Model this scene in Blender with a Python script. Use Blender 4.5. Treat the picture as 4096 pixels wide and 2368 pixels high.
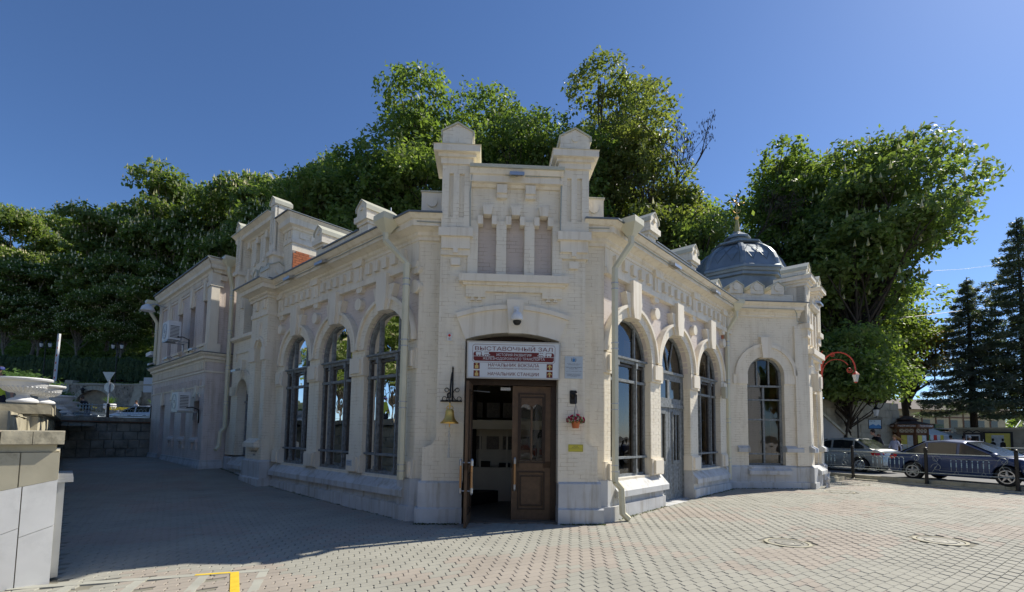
import bpy, bmesh, math, random
import numpy as np
from math import sin, cos, pi, radians, atan2, sqrt, tan
from mathutils import Vector, Matrix
random.seed(7); rng = np.random.default_rng(7)
for o in list(bpy.data.objects): bpy.data.objects.remove(o, do_unlink=True)
S = bpy.context.scene
COL = S.collection
# ---------------------------------------------------------------- camera
cd = bpy.data.cameras.new('camera'); cam = bpy.data.objects.new('camera', cd); COL.objects.link(cam)
PITCH, ROLL, HF = 0.0709146, 0.0142358, 1915.518
fw = Vector((0, cos(PITCH), sin(PITCH))); rt0 = Vector((1, 0, 0)); up0 = rt0.cross(fw)
rt = rt0*cos(ROLL)+up0*sin(ROLL); up = up0*cos(ROLL)-rt0*sin(ROLL)
cam.matrix_world = Matrix(((rt.x, up.x, -fw.x, 0), (rt.y, up.y, -fw.y, 0), (rt.z, up.z, -fw.z, 1.7), (0, 0, 0, 1)))
cd.sensor_fit = 'HORIZONTAL'; cd.sensor_width = 36; cd.lens = HF/4096*36
cd.shift_y = (1597.65-1184)/4096; cd.clip_start = .05; cd.clip_end = 3000
S.camera = cam
# ---------------------------------------------------------------- sky, sun, exposure
SUN_AZ, SUN_EL = radians(61.5), radians(44)
w = bpy.data.worlds.new('World'); S.world = w; w.use_nodes = True
nt = w.node_tree; bg = nt.nodes['Background']
sky = nt.nodes.new('ShaderNodeTexSky'); sky.sky_type = 'NISHITA'; sky.sun_disc = False
sky.sun_elevation = SUN_EL; sky.sun_rotation = SUN_AZ
sky.altitude = 1600; sky.air_density = .95; sky.dust_density = .9; sky.ozone_density = 9.0
nt.links.new(sky.outputs[0], bg.inputs[0]); bg.inputs[1].default_value = .075
sl = bpy.data.lights.new('sun', 'SUN'); sl.energy = 3.3; sl.angle = radians(.5); sl.color = (1, .94, .83)
so = bpy.data.objects.new('sun', sl); COL.objects.link(so)
sd = Vector((sin(SUN_AZ)*cos(SUN_EL), cos(SUN_AZ)*cos(SUN_EL), sin(SUN_EL)))
so.rotation_euler = sd.to_track_quat('Z', 'Y').to_euler(); so.location = (20, 10, 40)
S.view_settings.view_transform = 'Standard'; S.view_settings.look = 'None'
S.view_settings.exposure = 1.0; S.view_settings.gamma = 1; S.view_settings.use_curve_mapping = False
S.render.engine = 'CYCLES'
S.cycles.max_bounces = 7; S.cycles.transparent_max_bounces = 12

# ---------------------------------------------------------------- material helpers
def nm(name):
    m = bpy.data.materials.new(name); m.use_nodes = True
    return m, m.node_tree.nodes, m.node_tree.links, m.node_tree.nodes['Principled BSDF']
def mat(name, col, rough=.6, metal=0, var=.12, vs=3.0, bump=0, bs=60, spec=.4, streak=0, brick=0, stain=None, coat=0):
    m, N, L, B = nm(name)
    B.inputs['Roughness'].default_value = rough; B.inputs['Metallic'].default_value = metal
    B.inputs['Specular IOR Level'].default_value = spec
    if coat: B.inputs['Coat Weight'].default_value = coat; B.inputs['Coat Roughness'].default_value = .03
    geo = N.new('ShaderNodeNewGeometry')
    n1 = N.new('ShaderNodeTexNoise'); n1.inputs['Scale'].default_value = vs; n1.inputs['Detail'].default_value = 6
    L.new(geo.outputs['Position'], n1.inputs['Vector'])
    mr = N.new('ShaderNodeMapRange'); mr.inputs[1].default_value = .3; mr.inputs[2].default_value = .7
    mr.inputs[3].default_value = 1-var; mr.inputs[4].default_value = 1+var
    L.new(n1.outputs['Fac'], mr.inputs[0])
    mx = N.new('ShaderNodeMix'); mx.data_type = 'RGBA'; mx.blend_type = 'MULTIPLY'; mx.inputs[0].default_value = 1
    mx.inputs[6].default_value = (*col, 1); L.new(mr.outputs[0], mx.inputs[7]); cur = mx.outputs[2]
    if stain:
        sc, amt, sv, lo = stain
        n3 = N.new('ShaderNodeTexNoise'); n3.inputs['Scale'].default_value = sv; n3.inputs['Detail'].default_value = 10; n3.inputs['Roughness'].default_value = .7
        L.new(geo.outputs['Position'], n3.inputs['Vector'])
        r3 = N.new('ShaderNodeMapRange'); r3.inputs[1].default_value = lo; r3.inputs[2].default_value = lo+.18; r3.inputs[4].default_value = amt
        L.new(n3.outputs['Fac'], r3.inputs[0])
        m3 = N.new('ShaderNodeMix'); m3.data_type = 'RGBA'; m3.inputs[7].default_value = (*sc, 1)
        L.new(r3.outputs[0], m3.inputs[0]); L.new(cur, m3.inputs[6]); cur = m3.outputs[2]
    if streak:
        mp = N.new('ShaderNodeMapping'); mp.inputs['Scale'].default_value = (7, 7, .55); L.new(geo.outputs['Position'], mp.inputs[0])
        n6 = N.new('ShaderNodeTexNoise'); n6.inputs['Scale'].default_value = 1; n6.inputs['Detail'].default_value = 7; n6.inputs['Roughness'].default_value = .65; L.new(mp.outputs[0], n6.inputs['Vector'])
        r6 = N.new('ShaderNodeMapRange'); r6.inputs[1].default_value = .50; r6.inputs[2].default_value = .72; r6.inputs[4].default_value = streak; L.new(n6.outputs['Fac'], r6.inputs[0])
        m6 = N.new('ShaderNodeMix'); m6.data_type = 'RGBA'; m6.blend_type = 'MULTIPLY'; m6.inputs[7].default_value = (.62, .55, .43, 1); L.new(r6.outputs[0], m6.inputs[0]); L.new(cur, m6.inputs[6]); cur = m6.outputs[2]
    hs = []
    if brick:
        cr = N.new('ShaderNodeVectorMath'); cr.operation = 'CROSS_PRODUCT'; cr.inputs[1].default_value = (0, 0, 1)
        L.new(geo.outputs['True Normal'], cr.inputs[0])
        no = N.new('ShaderNodeVectorMath'); no.operation = 'NORMALIZE'; L.new(cr.outputs[0], no.inputs[0])
        dt = N.new('ShaderNodeVectorMath'); dt.operation = 'DOT_PRODUCT'; L.new(geo.outputs['Position'], dt.inputs[0]); L.new(no.outputs[0], dt.inputs[1])
        sp = N.new('ShaderNodeSeparateXYZ'); L.new(geo.outputs['Position'], sp.inputs[0])
        cb = N.new('ShaderNodeCombineXYZ'); L.new(dt.outputs['Value'], cb.inputs[0]); L.new(sp.outputs[2], cb.inputs[1])
        bt = N.new('ShaderNodeTexBrick'); bt.inputs['Scale'].default_value = 1; bt.inputs['Mortar Size'].default_value = .005
        bt.inputs['Mortar Smooth'].default_value = .6; bt.inputs['Brick Width'].default_value = .26; bt.inputs['Row Height'].default_value = .077
        bt.inputs['Color1'].default_value = (1, 1, 1, 1); bt.inputs['Color2'].default_value = (.8, .8, .8, 1); bt.inputs['Mortar'].default_value = (0, 0, 0, 1)
        L.new(cb.outputs[0], bt.inputs['Vector'])
        n4 = N.new('ShaderNodeTexNoise'); n4.inputs['Scale'].default_value = 5; L.new(geo.outputs['Position'], n4.inputs['Vector'])
        r4 = N.new('ShaderNodeMapRange'); r4.inputs[1].default_value = .45; r4.inputs[2].default_value = .65; L.new(n4.outputs['Fac'], r4.inputs[0])
        ml = N.new('ShaderNodeMath'); ml.operation = 'MULTIPLY'; L.new(bt.outputs['Fac'], ml.inputs[0]); L.new(r4.outputs[0], ml.inputs[1])
        m5 = N.new('ShaderNodeMix'); m5.data_type = 'RGBA'; m5.blend_type = 'MULTIPLY'; m5.inputs[7].default_value = (.62, .55, .45, 1)
        L.new(ml.outputs[0], m5.inputs[0]); L.new(cur, m5.inputs[6]); cur = m5.outputs[2]
        hs.append((bt.outputs['Color'], brick))
    L.new(cur, B.inputs['Base Color'])
    if bump:
        n2 = N.new('ShaderNodeTexNoise'); n2.inputs['Scale'].default_value = bs; n2.inputs['Detail'].default_value = 5
        L.new(geo.outputs['Position'], n2.inputs['Vector']); hs.append((n2.outputs['Fac'], bump))
    prev = None
    for h, k in hs:
        b = N.new('ShaderNodeBump'); b.inputs['Strength'].default_value = min(1, k*30); b.inputs['Distance'].default_value = k
        L.new(h, b.inputs['Height'])
        if prev: L.new(prev, b.inputs['Normal'])
        prev = b.outputs[0]
    if prev: L.new(prev, B.inputs['Normal'])
    return m
def leafmat(name, c1, c2, trans=.5, scale=1.2):
    m, N, L, B = nm(name)
    geo = N.new('ShaderNodeNewGeometry')
    n1 = N.new('ShaderNodeTexNoise'); n1.inputs['Scale'].default_value = scale; n1.inputs['Detail'].default_value = 5
    L.new(geo.outputs['Position'], n1.inputs['Vector'])
    rp = N.new('ShaderNodeMix'); rp.data_type = 'RGBA'; rp.inputs[6].default_value = (*c1, 1); rp.inputs[7].default_value = (*c2, 1)
    mr = N.new('ShaderNodeMapRange'); mr.inputs[1].default_value = .35; mr.inputs[2].default_value = .65; L.new(n1.outputs['Fac'], mr.inputs[0]); L.new(mr.outputs[0], rp.inputs[0])
    L.new(rp.outputs[2], B.inputs['Base Color']); B.inputs['Roughness'].default_value = .5; B.inputs['Specular IOR Level'].default_value = .35
    tr = N.new('ShaderNodeBsdfTranslucent')
    br = N.new('ShaderNodeMix'); br.data_type = 'RGBA'; br.blend_type = 'MULTIPLY'; br.inputs[0].default_value = 1
    br.inputs[7].default_value = (1.35, 1.5, .6, 1); L.new(rp.outputs[2], br.inputs[6]); L.new(br.outputs[2], tr.inputs['Color'])
    ms = N.new('ShaderNodeMixShader'); ms.inputs[0].default_value = trans
    L.new(B.outputs[0], ms.inputs[1]); L.new(tr.outputs[0], ms.inputs[2]); L.new(ms.outputs[0], N['Material Output'].inputs[0])
    return m
def glassmat(name, tint=(.75, .7, .6), refl=1.45):
    m, N, L, B = nm(name); N.remove(B)
    t = N.new('ShaderNodeBsdfTransparent'); t.inputs[0].default_value = (*tint, 1)
    g = N.new('ShaderNodeBsdfGlossy'); g.inputs['Roughness'].default_value = .01
    f = N.new('ShaderNodeFresnel'); f.inputs[0].default_value = refl
    geo = N.new('ShaderNodeNewGeometry'); n2 = N.new('ShaderNodeTexNoise'); n2.inputs['Scale'].default_value = 2.5; n2.inputs['Detail'].default_value = 1
    L.new(geo.outputs['Position'], n2.inputs['Vector']); b = N.new('ShaderNodeBump'); b.inputs['Strength'].default_value = .3; b.inputs['Distance'].default_value = .01
    L.new(n2.outputs['Fac'], b.inputs['Height']); L.new(b.outputs[0], g.inputs['Normal'])
    ms = N.new('ShaderNodeMixShader'); L.new(f.outputs[0], ms.inputs[0]); L.new(t.outputs[0], ms.inputs[1]); L.new(g.outputs[0], ms.inputs[2])
    L.new(ms.outputs[0], N['Material Output'].inputs[0]); return m
M = {}
CRM = (.80, .73, .59); LIL = (.64, .56, .50)
M['wall'] = mat('cream_painted_brick', CRM, .75, streak=.40, var=.05, vs=1.5, bump=.002, bs=90, brick=.004, stain=((.42, .37, .29), .45, 2.2, .60))
M['trim'] = mat('cream_painted_plaster', (.80, .73, .60), .75, streak=.5, var=.06, vs=1.2, bump=.0015, bs=70, stain=((.42, .35, .25), .5, 3.1, .62))
M['lilac'] = mat('lilac_painted_brick', LIL, .8, var=.06, vs=2, bump=.002, bs=90, brick=.004, stain=((.36, .33, .30), .4, 2, .6))
M['plinth'] = mat('grey_white_plinth_paint', (.54, .545, .535), .7, streak=.9, var=.12, vs=2.2, bump=.006, bs=25, stain=((.36, .35, .33), .6, 4, .6))
M['annexwall'] = mat('pale_lilac_brick', (.66, .58, .53), .8, streak=.7, var=.07, vs=2, bump=.002, bs=90, brick=.004, stain=((.35, .31, .27), .6, 1.6, .58))
M['metalcap'] = mat('cream_sheet_metal', (.52, .50, .38), .4, var=.05, vs=4, spec=.5)
M['pipe'] = mat('cream_tin_pipe', (.64, .60, .43), .4, var=.06, vs=3, spec=.6)
M['roof'] = mat('grey_roof_sheet', (.16, .18, .19), .45, .3, var=.15, vs=3)
M['dome'] = mat('blue_grey_zinc', (.23, .26, .27), .42, .5, var=.15, vs=2.5, bump=.003, bs=8)
M['gold'] = mat('gilded_metal', (.80, .50, .16), .3, .9, var=.1)
M['brass'] = mat('bell_brass', (.78, .50, .13), .38, .75, var=.2, vs=9)
M['iron'] = mat('black_iron', (.02, .018, .016), .5, .3, var=.2)
M['frame'] = mat('weathered_blue_grey_wood', (.20, .215, .215), .65, var=.35, vs=14, bump=.002, bs=60, stain=((.07, .06, .05), .8, 12, .56))
M['framedark'] = mat('dark_brown_window_wood', (.075, .065, .055), .6, var=.3, vs=14, bump=.002, bs=60)
M['door'] = mat('brown_door_wood', (.11, .065, .035), .5, var=.2, vs=10, bump=.0015, bs=50, stain=((.035, .02, .012), .8, 14, .6))
M['doordark'] = mat('dark_door_moulding', (.035, .020, .012), .5, var=.2, vs=10)
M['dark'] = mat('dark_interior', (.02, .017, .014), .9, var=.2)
M['curtain'] = mat('ochre_curtain', (.26, .17, .07), .85, var=.2, vs=6)
M['glass'] = glassmat('window_glass', refl=1.9)
M['redbrick'] = mat('exposed_red_brick', (.42, .14, .06), .85, var=.25, vs=12, bump=.003, bs=80)
M['mortar'] = mat('old_mortar', (.36, .30, .25), .9, var=.15, vs=10, bump=.003, bs=60)
M['cable'] = mat('grey_cable', (.35, .37, .33), .5, var=.05)
M['steel'] = mat('galvanised_steel', (.45, .46, .47), .35, .7, var=.1)
M['white'] = mat('white_plastic', (.72, .72, .70), .4, var=.04)
M['black'] = mat('black_plastic', (.015, .015, .015), .3, var=.1)
M['red'] = mat('red_lens', (.6, .02, .015), .2, var=.05)

# ---------------------------------------------------------------- mesh helpers
class Fr:
    def __init__(s, o, u, n): s.o = Vector(o); s.u = Vector(u); s.n = Vector(n)
    def __call__(s, a, d, z): return s.o+s.u*a+s.n*d+Vector((0, 0, z))
class MB:
    def __init__(s): s.v = []; s.f = []
    def add(s, vs, fs):
        b = len(s.v); s.v.extend(vs); s.f.extend([tuple(i+b for i in f) for f in fs]); return s
    def hexa(s, p): return s.add(p, [(0, 1, 2, 3), (7, 6, 5, 4), (0, 4, 5, 1), (1, 5, 6, 2), (2, 6, 7, 3), (3, 7, 4, 0)])
    def box(s, F, u0, u1, d0, d1, z0, z1):
        return s.hexa([F(u0, d0, z0), F(u1, d0, z0), F(u1, d1, z0), F(u0, d1, z0), F(u0, d0, z1), F(u1, d0, z1), F(u1, d1, z1), F(u0, d1, z1)])
    def prism(s, F, pts, d0, d1):
        n = len(pts)
        return s.add([F(u, d0, z) for u, z in pts]+[F(u, d1, z) for u, z in pts],
                     [tuple(range(n)), tuple(range(2*n-1, n-1, -1))]+[(i, (i+1) % n, n+(i+1) % n, n+i) for i in range(n)])
    def sweep(s, F, u0, u1, prof, m0=0, m1=0, dref=0):
        n = len(prof)
        return s.add([F(u0+m0*(d-dref), d, z) for d, z in prof]+[F(u1+m1*(d-dref), d, z) for d, z in prof],
                     [tuple(range(n)), tuple(range(2*n-1, n-1, -1))]+[(i, (i+1) % n, n+(i+1) % n, n+i) for i in range(n)])
    def ring(s, F, uc, zc, r0, r1, d0, d1, a0=0, a1=pi, n=20):
        for i in range(n):
            a, b = a0+(a1-a0)*i/n, a0+(a1-a0)*(i+1)/n
            q = [(uc+r*cos(t), zc+r*sin(t)) for r, t in ((r0, a), (r1, a), (r1, b), (r0, b))]
            s.hexa([F(u, d0, z) for u, z in q]+[F(u, d1, z) for u, z in q])
        return s
    def archpanel(s, F, uc, r, zs, uL, uR, z0, z1, d0, d1, n=18, seg=None):
        s.box(F, uL, uc-r, d0, d1, z0, zs); s.box(F, uc+r, uR, d0, d1, z0, zs)
        s.archtop(F, uc, r, zs, uL, uR, z1, d0, d1, n)
        return s
    def archtop(s, F, uc, r, zs, uL, uR, z1, d0, d1, n=18):
        P = [(uc-r*cos(pi*i/n), zs+r*sin(pi*i/n)) for i in range(n+1)]
        if uL < uc-r-1e-6: s.box(F, uL, uc-r, d0, d1, zs, z1)
        if uR > uc+r+1e-6: s.box(F, uc+r, uR, d0, d1, zs, z1)
        for i in range(n):
            (a, za), (b, zb) = P[i], P[i+1]
            q = [(a, za), (b, zb), (b, z1), (a, z1)]
            s.hexa([F(u, d0, z) for u, z in q]+[F(u, d1, z) for u, z in q])
        return s
    def disc(s, F, uc, zc, r, d0, d1, n=20):
        return s.prism(F, [(uc+r*cos(2*pi*i/n), zc+r*sin(2*pi*i/n)) for i in range(n)], d0, d1)
    def tube(s, pts, r, n=8, cap=True):
        pts = [Vector(p) for p in pts]; rs = r if isinstance(r, (list, tuple)) else [r]*len(pts)
        b = len(s.v); N = len(pts); ref = None
        for i, p in enumerate(pts):
            t = (pts[min(i+1, N-1)]-pts[max(i-1, 0)]).normalized()
            if ref is None: ref = t.orthogonal().normalized()
            ref = (ref-t*ref.dot(t)).normalized() if (ref-t*ref.dot(t)).length > 1e-4 else t.orthogonal().normalized()
            q = t.cross(ref)
            for k in range(n):
                a = 2*pi*(k+.5)/n; s.v.append(p+(ref*cos(a)+q*sin(a))*rs[i])
        for i in range(N-1):
            for k in range(n):
                s.f.append((b+i*n+k, b+i*n+(k+1) % n, b+(i+1)*n+(k+1) % n, b+(i+1)*n+k))
        if cap: s.f.append(tuple(b+k for k in range(n))[::-1]); s.f.append(tuple(b+(N-1)*n+k for k in range(n)))
        return s
    def lathe(s, c, prof, n=24, sy=1):
        c = Vector(c); b = len(s.v); m = len(prof)
        for r, z in prof:
            for k in range(n): a = 2*pi*k/n; s.v.append(c+Vector((r*cos(a), r*sin(a)*sy, z)))
        for i in range(m-1):
            for k in range(n): s.f.append((b+i*n+k, b+i*n+(k+1) % n, b+(i+1)*n+(k+1) % n, b+(i+1)*n+k))
        s.f.append(tuple(b+k for k in range(n))[::-1]); s.f.append(tuple(b+(m-1)*n+k for k in range(n)))
        return s
WL = {}
def link(o, parent=None, wl=None):
    COL.objects.link(o)
    if parent: o.parent = parent
    WL[o] = wl
    return o
def obj(name, mb, m, parent=None, label=None, smooth=False, recalc=True, mats=None, mi=None, base=None):
    """mesh from world coordinates; base = world position of its origin"""
    wl = WL[parent] if parent else Vector(base if base is not None else (0, 0, 0))
    me = bpy.data.meshes.new(name)
    me.from_pydata([Vector(v)-wl for v in mb.v], [], mb.f)
    for k in (mats or [m]): me.materials.append(M[k] if isinstance(k, str) else k)
    if mi is not None: me.polygons.foreach_set('material_index', mi)
    if recalc:
        bm = bmesh.new(); bm.from_mesh(me); bmesh.ops.recalc_face_normals(bm, faces=bm.faces); bm.to_mesh(me); bm.free()
    if smooth:
        me.polygons.foreach_set('use_smooth', [True]*len(me.polygons))
        try: me.set_sharp_from_angle(angle=radians(smooth if smooth is not True else 40))
        except Exception: pass
    o = bpy.data.objects.new(name, me)
    if parent: link(o, parent, wl)
    else: link(o, None, wl); o.location = wl
    if label: o['label'] = label
    return o
def thing(name, label, cat, loc, group=None):
    o = bpy.data.objects.new(name, None); o.location = loc; o.empty_display_size = .2
    link(o, None, Vector(loc)); o['label'] = label; o['category'] = cat
    if group: o['group'] = group
    return o
def tag(o, label, cat, group=None):
    o['label'] = label; o['category'] = cat
    if group: o['group'] = group
    return o
def struct(o): o['kind'] = 'structure'; return o
def stuff(o): o['kind'] = 'stuff'; return o
def copy_tree(o, loc=None, rz=None, label=None, parent=None, scale=None):
    c = o.copy(); COL.objects.link(c)
    if parent: c.parent = parent
    if loc is not None: c.location = loc
    if rz is not None: c.rotation_euler[2] = rz
    if scale is not None: c.scale = scale if hasattr(scale, '__len__') else (scale,)*3
    if label: c['label'] = label
    for ch in [x for x in bpy.data.objects if x.parent == o]: copy_tree(ch, parent=c)
    return c
Z0 = Vector((0, 0, 1))
W0 = Fr((0, 0, 0), (1, 0, 0), (0, -1, 0))
# ---------------------------------------------------------------- frames of the building
AA = .7332069
DL = Vector((-cos(AA), sin(AA), 0)); DR = Vector((sin(AA), cos(AA), 0)); DC = (DR-DL).normalized()
NC = Vector((DC.y, -DC.x, 0)); NL = -DR; NR = -DL
OC = Vector((-.0195, 9.11547, 0))+DC*.015
OF = OC-DC*2-NC*.35; OR_ = OC+DC*2-NC*.35
FC = Fr(OC, DC, NC); FL = Fr(OF, DL, NL); FR = Fr(OR_, DR, NR)
def interp(x, xs, ys):
    return float(np.interp(x, xs, ys))
def gz(x, y):
    p = Vector((x, y, 0)); uL = (p-OF).dot(DL); uR = (p-OR_).dot(DR)
    return interp(uL, [0, 2, 6.5, 9, 10.65, 17, 30], [0, .01, .12, .27, .38, .5, .52])+interp(uR, [0, 3, 8, 30], [0, .05, .08, .08])
# ================================================================ STATION BUILDING
B = thing('station_building', 'cream brick station hall with corner entrance between two pylons and arched windows', 'building', OC+Vector((0, 0, 0)))
def part(name, mb, m, parent=None, **k): return obj(name, mb, m, parent or B, **k)
# cornice profile (d, z) relative to the wall plane d=0, top z = 5.95
def corn(dw, zt=5.95, k=1.0, back=-.3):
    z = lambda h: zt-h*k
    return [(dw+back, z(.42)), (dw+.05, z(.42)), (dw+.05, z(.36)), (dw+.10, z(.33)), (dw+.10, z(.27)), (dw+.14, z(.25)), (dw+.22, z(.22)), (dw+.29, z(.22)), (dw+.29, z(.10)), (dw+.33, z(.09)), (dw+.41, z(.015)), (dw+.41, z(0)), (dw+back, z(-.10))]
def edge_metal(dw, zt=5.95):
    return [(dw+.30, zt-.004), (dw+.445, zt-.02), (dw+.445, zt+.01), (dw+.1, zt+.07), (dw-.3, zt+.13), (dw-.3, zt+.105), (dw+.1, zt+.03)]
t22 = tan(radians(22.5))
def gable_cap(mb, metal, F, uc, hw, d0, d1, z0, zs, za, over=.03):
    mb.prism(F, [(uc-hw, z0), (uc+hw, z0), (uc+hw, zs), (uc, za), (uc-hw, zs)], d0, d1)
    e = over; q = [(uc-hw-e, zs-.10), (uc-hw-e, zs+.01), (uc, za+e*1.2), (uc+hw+e, zs+.01), (uc+hw+e, zs-.10), (uc+hw+.004, zs-.10), (uc+hw+.004, zs), (uc, za+.006), (uc-hw-.004, zs), (uc-hw-.004, zs-.10)]
    for k in range(4):
        a, b = q[k], q[k+1]; c, d = q[9-k-1], q[9-k]
        metal.hexa([F(u, d0-.03 if d0 < d1 else d0+.03, z) for u, z in (a, b, c, d)]+[F(u, d1+.03 if d0 < d1 else d1-.03, z) for u, z in (a, b, c, d)])
# ---------------- windows
def window(F, uc, r, zs, z0, dg, name_lbl=None, style='hall', trans=3.36):
    """arched window seen from outside; dg = glass plane"""
    fr = MB(); D0, D1 = dg-.03, dg+.05
    fr.ring(F, uc, zs, r-.075, r+.02, D0, D1, n=20)
    for s in (-1, 1): fr.box(F, uc+s*(r-.075) if s > 0 else uc-r-.02, uc+r+.02 if s > 0 else uc-(r-.075), D0, D1, z0, zs)
    fr.box(F, uc-r-.02, uc+r+.02, D0, D1, z0, z0+.06)
    wf = part('window', fr, 'frame')
    tr = MB()
    if style == 'hall':
        ms = (-.46*r, .46*r)
        tr.prism(Fr(F(uc-r-.01, 0, 0), F.n, F.u), [(dg-.02, trans-.07), (dg+.07, trans-.07), (dg+.07, trans), (dg+.12, trans), (dg+.12, trans+.045), (dg-.02, trans+.045)], 0, 2*r+.02)
        part('transom', tr, 'frame', wf)
        for q in ((.07, 2.86, 2.92), (.10, 1.19, 1.235)): tr = MB(); tr.box(F, uc-r, uc+r, dg-.02, dg+q[0], q[1], q[2]); part('transom', tr, 'frame', wf)
        for m in ms:
            a = MB(); h = sqrt(r*r-m*m)+zs
            a.box(F, uc+m-.03, uc+m+.03, dg-.02, dg+.045, trans+.04, h-.04)
            a.box(F, uc+m-.05, uc+m+.05, dg-.02, dg+.055, z0+.05, trans-.02)
            a.box(F, uc+m-.022, uc+m+.022, dg+.05, dg+.09, z0+.05, trans-.02)
            a.box(F, uc+m-.045, uc+m+.045, dg+.05, dg+.105, trans-.16, trans-.03); a.box(F, uc+m-.045, uc+m+.045, dg+.05, dg+.10, z0+.06, z0+.15)
            part('mullion', a, 'frame', wf)
        # dark inner sash members
        a = MB()
        for q in (-r+.10, ms[0]-.09, ms[0]+.075, ms[1]-.09, ms[1]+.075, r-.115):
            a.box(F, uc+q, uc+q+.018, dg-.025, dg+.03, z0+.08, trans-.05)
        a.box(F, uc-r+.08, uc+r-.08, dg-.025, dg+.03, trans-.15, trans-.10)
        part('sash', a, 'framedark', wf)
    elif style == 'tower':
        tr.box(F, uc-r-.01, uc+r+.01, dg-.02, dg+.08, trans-.03, trans+.03)
        part('transom', tr, 'frame', wf)
        for z in (2.90, 2.26, 1.16): tr = MB(); tr.box(F, uc-r, uc+r, dg-.02, dg+.045, z-.025, z+.025); part('transom', tr, 'frame', wf)
        a = MB(); a.box(F, uc-.03, uc+.03, dg-.02, dg+.05, z0+.05, trans-.02); part('mullion', a, 'frame', wf)
        for m in (-.2, .2):
            a = MB(); a.box(F, uc+m-.02, uc+m+.02, dg-.02, dg+.045, trans+.02, zs+sqrt(r*r-m*m)-.04); part('mullion', a, 'frame', wf)
    elif style == 'narrow':
        tr.box(F, uc-r, uc+r, dg-.02, dg+.09, trans-.03, trans+.03); part('transom', tr, 'frame', wf)
        tr = MB(); tr.box(F, uc-r, uc+r, dg-.02, dg+.08, 1.2, 1.24); part('transom', tr, 'frame', wf)
        a = MB(); a.box(F, uc-.02, uc+.03, dg-.02, dg+.05, z0+.05, zs+r-.05); part('mullion', a, 'frame', wf)
    g = MB(); n = 16
    g.add([F(uc-r, dg, z0), F(uc+r, dg, z0)]+[F(uc+r*cos(pi*i/n), dg, zs+r*sin(pi*i/n)) for i in range(n+1)], [tuple(range(n+3))])
    part('pane', g, 'glass', wf, recalc=False)
    c = MB()                                   # folded curtains behind the glass
    zt = zs+r*.7
    for s in (-1, 1):
        nn = 14; wdt = r*(.55 if style == 'hall' else .4)
        vs = []
        for i in range(nn+1):
            q = uc+s*(r-wdt*i/nn)
            vs += [F(q, dg-.22+.035*(i % 2), z0), F(q, dg-.22+.035*(i % 2), zt)]
        c.add(vs, [(2*i, 2*i+2, 2*i+3, 2*i+1) for i in range(nn)])
    part('curtain', c, 'curtain', wf, recalc=False)
    return wf
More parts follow.
